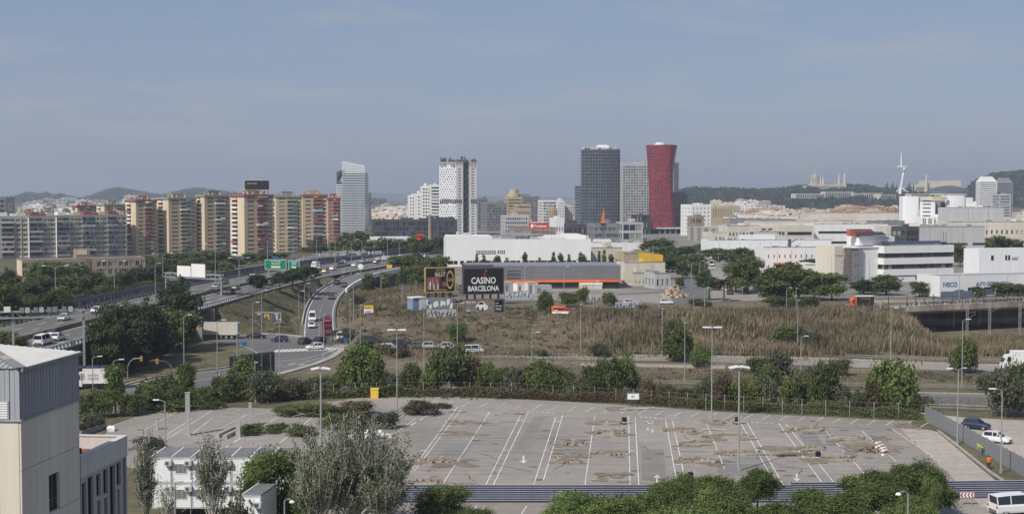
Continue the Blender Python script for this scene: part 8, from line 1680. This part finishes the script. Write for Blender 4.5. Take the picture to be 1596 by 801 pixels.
# ================================================================ SMALL THINGS ON THE CAR PARK
for px, pb, yt, wd, lab in ((293,678,612,.62,'tall square concrete post in the far left bays'),(371,681,640,.62,'square concrete post beside the long concrete blocks'),(390,663,628,.45,'slim concrete post behind the green branch heaps'),(244,669,652,.5,'short concrete stub near the grey planters'),(219,690,668,.7,'short broken concrete stub left of the bays'),(249,700,690,.5,'small concrete stub near the cabins')):
    p = G(px, pb, 0); h = Z(yt, p.y); t = thing('concrete_post', lab, 'post', p, .15); q = MB(); q.box(-wd/2, -wd/2, 0, wd/2, wd/2, h); q.build('shaft', [concrete], t); q = MB(); q.box(-wd*.6, -wd*.6, h+.002, wd*.6, wd*.6, h+.08); q.box(-wd*.7, -wd*.7, 0.01, wd*.7, wd*.7, .12); q.build('cap_and_base', [conc_floor], t)
for i, (a, b, lab) in enumerate((((338,682),(368,668),'longer of the two concrete barrier blocks by the square post'),((350,684),(368,675),'shorter of the two concrete barrier blocks by the square post'))):
    a, b = G(*a), G(*b); q = MB(); L_ = (b-a).length; q.loft([[(x,-.35,.01),(x,.35,.01),(x,.25,.55),(x,-.25,.55)] for x in (0, L_)]); o = q.build('barrier_block', [concrete], None, a, math.atan2((b-a).y, (b-a).x)); tag(o, lab, 'barrier')
a, b = G(127, 680), G(163, 668)
for i in range(3):
    p = a.lerp(b, i/3); t = thing('planter', 'grey concrete planter with dry plants at the left corner of the bays', 'planter', p, math.atan2((b-a).y, (b-a).x)); q = MB(); w = (b-a).length/3-.1; q.box(0,0,0,w,1,.75); q.box(.08,.08,.75,w-.08,.92,.78); q.build('box', [grey_m], t); o = link('plants', proto('drybush', i, 'mid')[1], t, (w/2, .5, .5)); o.scale = (.5, .25, .45)
p = G(174, 671); t = thing('rubble_bag', 'white builders bag by the left bays', 'bag', p); q = MB(); q.loft([[(-.5,-.45,0),(.5,-.45,0),(.5,.45,0),(-.5,.45,0)], [(-.6,-.55,.5),(.6,-.5,.45),(.55,.55,.5),(-.6,.5,.55)], [(-.35,-.3,.8),(.4,-.3,.7),(.3,.4,.75),(-.3,.3,.85)]]); q.build('sack', [wprint], t); q = MB(); q.box(-.3,-.2,.78,.1,.1,.95); q.build('filling', [dirt], t)
r_ = random.Random(8); q = MB(); c = G(578, 680)
for i in range(130): a = r_.uniform(0, 6.28); f = r_.random()**.7; q.cbox((math.cos(a)*3.2*f, math.sin(a)*1.6*f, max(.1, 1.1*(1-f)*r_.random()+.1)), r_.uniform(.2, .7), r_.uniform(.2, .6), r_.uniform(.15, .4), r_.choice((0, 0, 1)), r_.random()*3, r_.random())
o = q.build('rubble_heap', [wprint, conc_floor], None, c); tag(o, 'heap of white rubble behind the grey poplar', 'rubble heap')
for px, pb, lab in ((973,661,'black litter bin near the top of the middle bays'),(1149,661,'black litter bin behind the tall mast'),(1076,749,'black and white litter bin near the feathery trees'),(1275,716,'black litter bin beside the right bay line')):
    p = G(px, pb); t = thing('litter_bin', lab, 'bin', p); q = MB(); q.lathe([(0,0),(.32,0),(.36,1.0),(.30,1.05),(0,1.05)], 12); q.build('drum', [black], t); q = MB(); q.lathe([(.34,.25),(.37,.27),(.37,.4),(.34,.42)], 12); q.box(.4,-.05,0,.5,.05,1.3); q.build('band', [grey_w], t)
for i, (px, py) in enumerate(((1369,697),(1373,701),(1377,705),(1379,709))):
    t = thing('barrier_block', 'red and white block in the short barrier row on the dirt patch', 'barrier', G(px, py), .7); q = MB(); q.box(-.5,-.2,0,.5,.2,.28); q.box(-.5,-.2,.56,.5,.2,.75); q.build('white_bands', [wprint], t); q = MB(); q.box(-.49,-.19,.281,.49,.19,.559); q.build('red_band', [mat('dull_red', (.30,.12,.10))], t)
q = MB(); c = G(1356, 703); r_ = random.Random(2)
for i in range(60): a = r_.uniform(0, 6.28); f = r_.random()**.7; q.cbox((math.cos(a)*1.8*f, math.sin(a)*1.5*f, max(.05, .7*(1-f)*r_.random()+.05)), r_.uniform(.15, .6), r_.uniform(.15, .5), r_.uniform(.1, .3), 0, r_.random()*3, r_.random())
c2_ = GT(1052, 462); q2 = MB()
for i in range(220): a = r_.uniform(0, 6.28); f = r_.random()**.7; q2.cbox((math.cos(a)*4*f, math.sin(a)*6*f, max(.1, 3.6*(1-f)*r_.random()+.1)), r_.uniform(.3, 1.3), r_.uniform(.3, 1), r_.uniform(.2, .7), r_.choice((0, 0, 1, 2)), r_.random()*3, r_.random())
o = q2.build('scrap_heap', [tan_w, conc_floor, rust], None, c2_); tag(o, 'tall heap of tan rubble and scrap beside the avenue', 'rubble heap')
o = q.build('earth_heap', [dirt], None, c); tag(o, 'heap of brown earth beside the red and white blocks', 'earth heap')
for px, py, L_, lab in ((1018,638,5.5,'long fallen branch on the far bays below the notice'),(985,639,4,'shorter fallen branch on the far bays'),(1315,684,4.5,'pale log lying on the right bays'),(1112,671,3.5,'pale broken log on the middle island')):
    p = G(px, py); q = MB(); q.path([(-L_/2,0,.15),(0,.2,.25),(L_/2,-.1,.12)], [.12,.1,.04], 6); q.path([(-.5,.1,.2),(.4,.8,.4)], [.06,.02], 5); q.path([(.8,0,.2),(1.6,-.6,.35)], [.05,.02], 5); o = q.build('fallen_branch', [bark_p], None, p, r_.uniform(-.2, .3)); tag(o, lab, 'branch')
# kerb and rubble at the apron edge
wallrun('kerb_wall', 'stone kerb between the pale apron and the grass strip', [(1462,671),(1500,701),(1545,737),(1575,757)], .15, .35, conc_floor, 'kerb')
def person(px, py, label, top, legs, hat=None, bend=0.0, rz=0, z=.02, skin=(.35,.22,.15)):
    p = G(px, py, z); t = thing('person', label, 'person', p, rz); me = bpy.data.meshes.new('body'); b = bend
    J = {'pel': (0,0,.93), 'che': (.22*b*2,0,1.38-.25*b), 'nek': (.30*b*2,0,1.53-.38*b), 'hed': (.36*b*2,0,1.62-.45*b), 'crn': (.40*b*2,0,1.74-.48*b)}
    V = [J['pel'], J['che'], J['nek'], J['hed'], J['crn']]; E = [(0,1),(1,2),(2,3),(3,4)]; Rr = [.16,.18,.065,.10,.07]
    for s in (-1, 1):
        k = len(V); V += [(0, s*.10, .86), (.08, s*.11, .48), (-.04+.1*s, s*.12, .08), (.12+.1*s, s*.12, .04)]; E += [(0,k),(k,k+1),(k+1,k+2),(k+2,k+3)]; Rr += [.10,.075,.055,.04]
        k = len(V); ch = Vector(J['che']); V += [(ch.x, s*.21, ch.z+.05), (ch.x+.08, s*.27, ch.z-.25), (ch.x+.25+.2*b, s*.22, ch.z-.45)]; E += [(1,k),(k,k+1),(k+1,k+2)]; Rr += [.065,.05,.038]
    me.from_pydata([tuple(v) for v in V], E, []); o = link('body', me, t); me.materials.append(mat('skin', skin, .6)); md = o.modifiers.new('skin', 'SKIN')
    for i, r0 in enumerate(Rr): me.skin_vertices[0].data[i].radius = (r0, r0)
    me.skin_vertices[0].data[0].use_root = True; sb = o.modifiers.new('sub', 'SUBSURF'); sb.levels = 1; sb.render_levels = 1
    q = MB(); c = Vector(J['che']); pe = Vector(J['pel']); rg = lambda cc, rx, ry: [(cc.x+rx*math.cos(a), cc.y+ry*math.sin(a), cc.z) for a in [2*math.pi*i/10 for i in range(10)]]
    q.loft([rg(pe-Vector((0,0,.02)), .18, .20), rg(pe.lerp(c, .5), .17, .20), rg(c+Vector((0,0,.02)), .18, .24), rg(c+Vector((.01,0,.12)), .10, .16)])
    for s in (-1, 1): q.tube((c.x, s*.20, c.z+.08), (c.x+.08, s*.28, c.z-.25), .085, .065, 7)
    q.build('jacket', [top], t); q = MB()
    for s in (-1, 1): q.tube((0, s*.10, .95), (.08, s*.11, .48), .125, .09, 8); q.tube((.08, s*.11, .50), (-.04+.1*s, s*.12, .08), .095, .07, 8)
    q.build('trousers', [legs], t); q = MB(); h_ = Vector(J['hed']); q.lathe([(.115,.02),(.12,.08),(.08,.15),(0,.17)], 9, tuple(h_)); q.build('helmet' if hat else 'hair', [hat or black], t); return t
dkb = mat('dark_workwear', (.03,.035,.05), .9); hiy = mat('hi_vis_yellow', (.50,.55,.05), .8); hio = mat('hi_vis_orange', (.75,.14,.03), .8)
person(1531, 708, 'worker in yellow vest bending over on the grass strip', hiy, mat('green_trousers', (.10,.14,.10), .9), hiy, .9, 2.6); person(1541, 731, 'worker in orange vest kneeling near the kerb of the grass strip', hio, dkb, None, .1, 1.2)
person(530, 535, 'person in dark clothes standing at the junction beside the white cabin', dkb, dkb, None, 0, .5); person(533, 536, 'person in a blue top standing at the junction, middle of three', blue_p, dkb, None, 0, 2); person(528.5, 533, 'person in ochre clothes standing behind the dark dressed one', tan_w, dkb, None, 0, 1)
p = G(537, 529, .02); car('van', 'white', p, 1.2, 'white van parked at the pavement beside the standing people', 'van', name='van')
t, W, H, z = sign('bus_shelter', 'small grey glazed shelter at the junction corner', 'shelter', 524, 536, 540, 553, 300, grey_m, legs=2, th=1.2)
# ================================================================ FOREGROUND: TOWER, ANNEX, CABINS
A0 = Vector((-32.3, 88, 0)); dirv = Vector((.9, 9.1, 0)).normalized(); rz = math.atan2(dirv.y, dirv.x)-math.pi/2
t = thing('panel_tower', 'beige concrete stair tower with grey metal top and white ribbed roof in the left foreground', 'tower', A0+Vector((0,0,-2)), rz)   # local: +y runs away from the camera, -x to the left
Z0 = -2; zt = 22.7-Z0; zm = 19.25-Z0; D = 9.15; Wd = 9.0; w = MB()
# right wall as separate concrete panels with recessed joints
pus = [0, 1.15, 2.3, 3.45, 4.6-.55, 5.75, 6.9, 8.05, D]; pzs = [0, 7, 14.1, 17.9, zm]
for j in range(len(pzs)-1):
    for i in range(len(pus)-1):
        a, b, c, e = pus[i]+.015, pus[i+1]-.015, pzs[j]+.02, pzs[j+1]-.02
        if j == 2 and i == 4: c = 16.75
        q = MB(); q.box(-.12, a, c, 0, b, e); q.build('concrete_panel', [beige], t)
for i in range(6):                                                     # left front face
    for j in range(3):
        q = MB(); zz = (0, 8.3, 14.2, zm); q.box(-(i+1)*1.4+.015-.14, -.001, zz[j]+.02, -i*1.4-.015-.14, .12, zz[j+1]-.02); q.build('concrete_panel', [beige], t)
q = MB(); q.box(-Wd, .13, 0, -.65, D-.05, zm-.05); q.box(-.65, .13, 0, -.13, pus[4]-.01, zm-.05); q.box(-.65, pus[5]+.01, 0, -.13, D-.05, zm-.05); q.box(-.65, pus[4]-.01, 0, -.13, pus[5]+.01, 14.05); q.box(-.65, pus[4]-.01, 16.76, -.13, pus[5]+.01, zm-.05); q.build('core_wall', [shutter_d], t)
q = MB(); q.box(-.5, pus[4]+.2, 14.15, -.3, pus[5]-.1, 16.7); q.build('window_glass', [glass], t)
q = MB(); u0, u1 = pus[4]+.05, pus[5]-.03
for u in (u0, (u0+u1)/2-.04, u1-.08): q.box(-.3, u, 14.12, -.2, u+.08, 16.72)
for z in (14.1, 14.9, 16.64): q.box(-.3, u0, z, -.2, u1, z+.08)
q.build('window_frame', [steel_d], t); q = MB(); q.box(-.62, pus[4], 14.1, -.125, pus[4]+.03, 16.75); q.box(-.62, pus[5]-.03, 14.1, -.125, pus[5], 16.75); q.box(-.62, pus[4]+.03, 14.06, -.125, pus[5]-.03, 14.1); q.build('window_reveal', [beige], t)
# metal band: ribbed sheets
rib = MB(); n = 40; met = mat('painted_metal_sheet', (.29,.30,.325), .5, .14, .6, streak=True)
for i in range(n): u = D*i/n; rib.box(.0, u+.02, zm+.02, .02+.015*(i % 2), u+D/n-.004, zt)
rib.box(-.1, 0, zm+.02, 0, D, zt); rib.box(-.02, -.06, zm-.06, .12, D+.05, zm+.06); rib.build('metal_cladding', [met], t)
met2 = mat('pale_metal_sheet', (.34,.355,.38), .5, .12, .8, streak=True); rib = MB()
for i in range(26): u = -Wd+Wd*i/26; rib.box(u+.02, -.06-.03*(i % 2), zm+.02, u+Wd/26-.02, -.0, zt)
rib.box(-Wd, -.12, zm-.06, .1, -.0, zm+.05); rib.build('metal_cladding', [met2], t)
q = MB(); 
for i in range(7): q.box(-2.2, -.16, 21.4+i*.16, -.85, -.1, 21.5+i*.16)
q.build('louvre', [wprint], t); q = MB(); q.box(-2.3, -.14, 21.3, -.75, -.095, 22.55); q.build('louvre_frame', [met2], t)
# low hipped roof with ribbed sheets
ap = Vector((-5.2, 4.6, zt+1.15)); e = .18; c1, c2, c3, c4 = Vector((e,-e,zt)), Vector((e,D+e,zt)), Vector((-Wd,D+e,zt)), Vector((-Wd,-e,zt)); q = MB(); q.add([tuple(c1), tuple(c2), tuple(ap)], [(0,1,2)]); q.add([tuple(c2), tuple(c3), tuple(ap)], [(0,1,2)]); roof_w = mat('white_roof_sheet', (.60,.60,.58), .55, .08, .8, streak=False)
n = 26
for i in range(n):
    f = (i+.5)/n; p = c1.lerp(c2, f); apx = ap if True else 0; top_ = Vector((p.x-(5.38)*min(f, 1-f)*2*.98, p.y, zt+1.15*min(f, 1-f)*2*.98)); q.beam(p+Vector((0,0,.02)), top_+Vector((0,0,.02)), .07, .05)
q.build('roof_slope', [roof_w], t); q = MB(); q.add([tuple(c4), tuple(c1), tuple(ap)], [(0,1,2)])
for i in range(22):
    f = (i+.5)/22; p = c4.lerp(c1, f); k = min(f/.43, (1-f)/.57); k = max(0, min(1, k)); q.beam(p+Vector((0,0,.02)), Vector((p.x, p.y+4.75*k*.97, zt+1.15*k*.97+.02)), .08, .06)
q.build('roof_slope', [met2], t); q = MB(); q.beam(c1+Vector((0,0,.06)), ap+Vector((0,0,.06)), .7, .07); q.build('ridge_cap', [grey_m], t); q = MB(); q.beam(c1+(ap-c1)*.28+Vector((0,0,.105)), c1+(ap-c1)*.42+Vector((0,0,.105)), .55, .03); q.build('rust_patch', [tan_w], t)
q = MB(); q.box(e-.05, -e, zt-.22, e+.12, D+e, zt+.02); q.build('gutter', [grey_m], t)
# annex with patterned windows
A1 = A0+dirv*9.3; t = thing('annex_building', 'beige annex with a red roof terrace and patterned dark windows', 'building', Vector((A1.x, A1.y, -2)), rz); zt2 = 15.0+2; Da = 8.7; q = MB()
ops = [(.15,.9,8,13.2),(1.2,2.2,6.5,13.4),(2.75,3.55,11.6,13.3),(2.9,3.5,9.2,11.3),(2.9,3.7,7.2,8.6),(4.05,4.9,11.5,13.4),(4.2,4.8,9,11.2),(4.2,5.0,7,8.5),(5.3,6.3,7.2,13.4),(6.65,7.5,11.6,13.4),(6.75,7.2,9.3,11.3),(6.8,7.6,7.4,8.8),(7.95,8.5,6.5,13.5),(.2,1.0,3,6),(1.5,2.4,3,5.6),(2.9,3.7,3,6),(4.2,5.1,3,5.6),(5.5,6.3,3,6),(6.7,7.5,3,5.8)]
ops = [(a, b, c+1.85, e+1.85) for a, b, c, e in ops]
wall(q, 'R', 0, Da, 0, zt2-1.5, [tuple(round(v, 2) for v in o) for o in ops], .35, 0); q.quad((-12,0,0),(0,0,0),(0,0,zt2-1.5),(-12,0,zt2-1.5)); q.quad((0,Da,0),(-12,Da,0),(-12,Da,zt2),(0,Da,zt2)); q.build('wall', [mat('annex_render', (.42,.41,.385), .85, .08, .5, streak=True)], t)
for o in ops: q = MB(); q.box(-.32, o[0]-.0, o[2], -.28, o[1], o[3]); q.box(-.28, o[0], o[2], -.2, o[0]+.06, o[3]); q.box(-.28, o[1]-.06, o[2], -.2, o[1], o[3]); q.box(-.28, o[0]+.06, (o[2]+o[3])/2, -.2, o[1]-.06, (o[2]+o[3])/2+.06); q.build('window', [glass], t)
q = MB(); q.box(-.35, 0, zt2-1.5, .05, Da+.05, zt2); q.box(-12, Da-.3, zt2-1.5, -.36, Da+.05, zt2); q.box(-.42, -.02, zt2+.002, .1, Da+.1, zt2+.08); q.box(-12, Da-.36, zt2+.003, -.43, Da+.1, zt2+.083); q.build('parapet', [mat('annex_parapet', (.58,.57,.53), .85, .1, .6, streak=True)], t)
q = MB(); q.quad((-12,0,zt2-1.0),(-.36,0,zt2-1.0),(-.36,Da-.3,zt2-1.0),(-12,Da-.3,zt2-1.0)); q.build('roof_terrace', [mat('red_roof_floor', (.27,.05,.05), .9, .1)], t); q = MB(); q.box(-1.6, .1, zt2-1.0, -.6, 1.6, zt2+.4); q.build('roof_hatch', [black], t); q = MB()
for i in range(20): q.box(-11+i*.5, 1.8+(i % 3)*.1, zt2-.98, -10.7+i*.5, 3.2, zt2-.85)
q.build('roof_clutter', [steel_d], t)
q = MB(); q.tube((.1, Da+.2, zt2-1.1), (.5, Da+.6, zt2-1.0), .12, n=8); q.build('wall_lamp', [white], t)
# stacked white site cabins
def cabin(loc, rz, W, label, door=False, win=True, roof=True, D=5.5, H=2.7):
    t = thing('site_cabin', label, 'cabin', loc, rz); q = MB(); g_ = MB(); ops = [(W*.20, W*.78, 1.0, 2.0)] if win else []
    wall(q, 'F', W, D, .12, H-.1, [tuple(round(v, 2) for v in o) for o in ops], .12, 0); wall(q, 'L', W, D, .12, H-.1); wall(q, 'R', W, D, .12, H-.1); wall(q, 'B', W, D, .12, H-.1); q.build('wall', [white_panel], t)
    q = MB(); [q.box(x, -.04, 0, x+.12, .08, H) for x in (0, W-.12)]; q.box(.12, -.03, H-.16, W-.12, .05, H); q.box(.12, -.03, 0, W-.12, .05, .16); q.build('frame', [grey_w], t)
    if win:
        o = ops[0]; q = MB(); q.box(o[0], .1, o[2], o[1], .13, o[3]); win_ = q.build('window', [glass], t); q = MB()
        for b in ((o[0]-.06,-.03,o[2]-.06,o[1]+.06,.02,o[2]),(o[0]-.06,-.03,o[3],o[1]+.06,.02,o[3]+.06),(o[0]-.06,-.03,o[2],o[0],.02,o[3]),(o[1],-.03,o[2],o[1]+.06,.02,o[3])): q.box(*b)
        q.build('frame', [white], win_); q = MB(); n = 9
        for i in range(n): x = o[0]+(o[1]-o[0])*(i+.5)/n; q.box(x-.016, -.02, o[2], x+.016, .02, o[3])
        q.build('bars', [white], win_)
    q = MB(); q.cbox((W*.88, -.28, 2.15), .75, .4, .5); ac = q.build('air_conditioner', [grey_w], t); q = MB(); q.tube((W*.84, -.49, 2.15), (W*.84, -.482, 2.15), .19, n=12); q.build('fan', [steel_d], ac)
    if roof:
        q = MB(); n = 26; [q.box(W*i/n+.01, -.02, H+.005, W*(i+.55)/n, D, H+.06) for i in range(n)]; q.box(0, 0, H, W, D, H+.012); q.build('corrugated_roof', [mat('grey_roof_sheet', (.34,.34,.34), .7, .15, .8)], t); q = MB(); q.box(-.06, -.03, H+.07, .06, D, H+.1); q.build('seam', [wprint], t)
    return t
d0 = 141; xa = X(232, d0); Wc = (X(450, d0)-xa)/7; cab_y = d0; tilt = .0
zc = Z(752, d0); zb_ = zc-2.72
names = ['leftmost', 'second', 'third', 'fourth', 'fifth', 'sixth', 'rightmost']
for i in range(7):
    cabin((xa+i*Wc, d0, zb_), 0, Wc-.04, '%s white site cabin of the lower row' % names[i], roof=False, win=i not in (0,)); cabin((xa+i*Wc, d0, zb_+2.72), 0, Wc-.04, '%s white site cabin of the upper row with a grey corrugated roof' % names[i], win=i not in (0, 4))
cabin((X(374, 126), 126, Z(820, 126)), -.12, X(404, 126)-X(374, 126), 'single white site container with ribbed dark roof at the bottom', win=False, D=5, H=3.0)
t = thing('wooden_steps', 'reddish wooden steps in front of the lower cabins', 'steps', (X(292, 139), 139, 0)); q = MB(); [q.box(0, -i*.3-.3, 0, 3.0, -i*.3, .5-i*.16) for i in range(3)]; q.build('treads', [mat('reddish_wood', (.35,.17,.10), .8, .2)], t); q = MB(); [q.box(x, -.05, .5, x+.06, 0, 1.4) for x in (0, 2.9)]; q.build('handrail', [steel], t)
car('hatch', 'blue', Vector((X(272, 131), 131, 0)), .05, 'blue car parked below the white cabins'); car('hatch', 'white', Vector((X(415, 118), 118, .0)), .1, 'white car at the very bottom beside the white container')
# ================================================================ AIR
hzb = MB(); hzb.box(-11500, -120, -45, 11500, 14500, 160); ho = hzb.build('haze', []); ho['kind'] = 'stuff'
hm = bpy.data.materials.new('air'); hm.use_nodes = True; n_ = hm.node_tree; n_.nodes.clear(); out_ = n_.nodes.new('ShaderNodeOutputMaterial'); pv = n_.nodes.new('ShaderNodeVolumePrincipled'); pv.inputs['Color'].default_value = (.80, .88, 1.0, 1); pv.inputs['Density'].default_value = HAZE; pv.inputs['Anisotropy'].default_value = .2; n_.links.new(pv.outputs[0], out_.inputs['Volume']); ho.data.materials.append(hm)
finish_labels()
